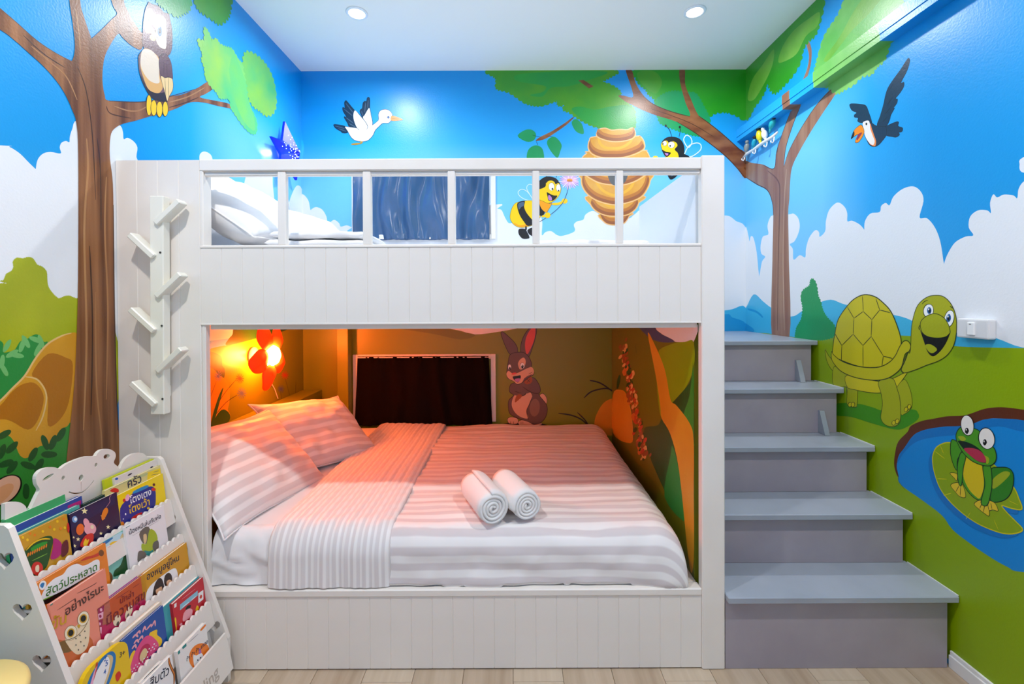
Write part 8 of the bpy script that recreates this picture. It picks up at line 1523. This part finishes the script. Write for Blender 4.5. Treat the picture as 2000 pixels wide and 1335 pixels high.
def put_text(P,s,m,a,b):
    v,f=text_faces(s)
    if not v: return
    x0=min(p[0] for p in v); x1=max(p[0] for p in v); dx,dy=b[0]-a[0],b[1]-a[1]; l=math.hypot(dx,dy); k=l/(x1-x0); ux,uy=dx/l,dy/l*.0; 
    if abs(dy)<.5*abs(dx): uy=dy/l
    P.w+=P.step; i=P.mi(m); vs=[P.bm.verts.new(P.to3(a[0]+(p[0]-x0)*k*ux-p[1]*k*uy,a[1]+(p[0]-x0)*k*uy+p[1]*k*ux,P.w)) for p in v]
    for q in f:
        try: P.bm.faces.new([vs[j] for j in q]).material_index=i
        except ValueError: pass
PAGE=mat('book_pages','F2EEE4',.7)
def hexa(bm,to3,u0,u1,v0,v1,w0,w1):
    v=[bm.verts.new(to3(u,q,w)) for w in (w0,w1) for q in (v0,v1) for u in (u0,u1)]
    for f in ((0,2,3,1),(4,5,7,6),(0,1,5,4),(2,6,7,3),(0,4,6,2),(1,3,7,5)): bm.faces.new([v[i] for i in f])
    bmesh.ops.recalc_face_normals(bm,faces=bm.faces)
for k,off,th,col,label,y0,y1,zt,layers,texts in BOOKS:
    xk,zk=ROWS[k]; zb=zk-.078 if k<5 else zk-.125
    to3=lambda u,v,w,xk=xk,zk=zk,off=off:(xk-.012-off+LEAN*(v-zk)+w,u,v)
    r=empty('picture_book',(xk-.02-off,(y0+y1)/2,zb),label,'book','picture books on the display shelf'); cm=mat('cover_'+col,col,.3)
    if 'round-topped' in label:
        R=.05; o=[(y0,zb)]+[(y0+R-R*math.cos(t*PI/12),zt-R+R*math.sin(t*PI/12)) for t in range(7)]+[(y1-R*.7+R*.7*math.sin(t*PI/12),zt-R*.7+R*.7*math.cos(t*PI/12)) for t in range(7)]+[(y1,zb)]
        bm=bmesh.new(); plate(bm,o,[],th,lambda u,v,w:to3(u,v,w-th)); cv=obj('cover',bm,cm,r)
    else:
        bm=bmesh.new(); hexa(bm,to3,y0,y1,zb,zt,-.0014,0); hexa(bm,to3,y0,y1,zb,zt,-th,-th+.0014); hexa(bm,to3,y0,y0+.0014,zb,zt,-th+.0014,-.0014); cv=obj('cover',bm,cm,r)
        bm=bmesh.new(); hexa(bm,to3,y0+.0015,y1-.002,zb+.001,zt-.002,-th+.0016,-.0016); obj('pages',bm,PAGE,r)
    if layers or texts:
        P=Paint(to3,.0002,.00005)
        def tx(n):
            for t in texts: put_text(P,t[0],paint(t[1]),t[2],t[3])
        for ly in layers:
            pts=[tuple(map(float,q.split(','))) for q in ly[2].split()]; m=paint(ly[1])
            if ly[0]=='f':
                c=[(min(max(p[0],y0+.0008),y1-.0008),min(p[1],zt-.0008)) for p in cr(pts,3)]; P.fill(c,m)
            elif ly[0]=='p': P.fill(pts,m)
            else: P.stroke(cr(pts,3,False) if len(pts)>2 else [tuple(pts[0][i]+(pts[1][i]-pts[0][i])*t/3 for i in (0,1)) for t in range(4)],ly[3],m)
        tx(0); P.done('cover_print',cv)
# cursive word cut on the front board
xk,zk=ROWS[5]; P=Paint(lambda u,v,w:(xk-.20*(v-zk)+.004+w,u,v),.0003); put_text(P,'Reading',paint('b_carve'),(1.47,.090),(1.645,.090)); o=P.done('lettering',bc)
# ---------- round yellow stool at the near end of the shelf
sx,sy,sz=-1.285,.985,.55; STY=mat('butter_yellow_paint','F2D88A',.35); sto=empty('stool',(sx,sy,0),'round butter yellow stool in front of the bookshelf end','stool')
bm=bmesh.new(); lathe(bm,[(.02,-.03),(.150,-.03),(.158,-.026),(.161,-.015),(.159,-.005),(.152,0),(.05,.001)],(sx,sy,sz),n=48); obj('seat',bm,STY,sto,True)
for i in range(4):
    a=PI/4+i*PI/2; bm=bmesh.new(); tube(bm,[(sx+.14*math.cos(a),sy+.14*math.sin(a),0),(sx+.09*math.cos(a),sy+.09*math.sin(a),sz-.029)],[.012,.016],10); obj('leg',bm,SHELFW,sto,True)
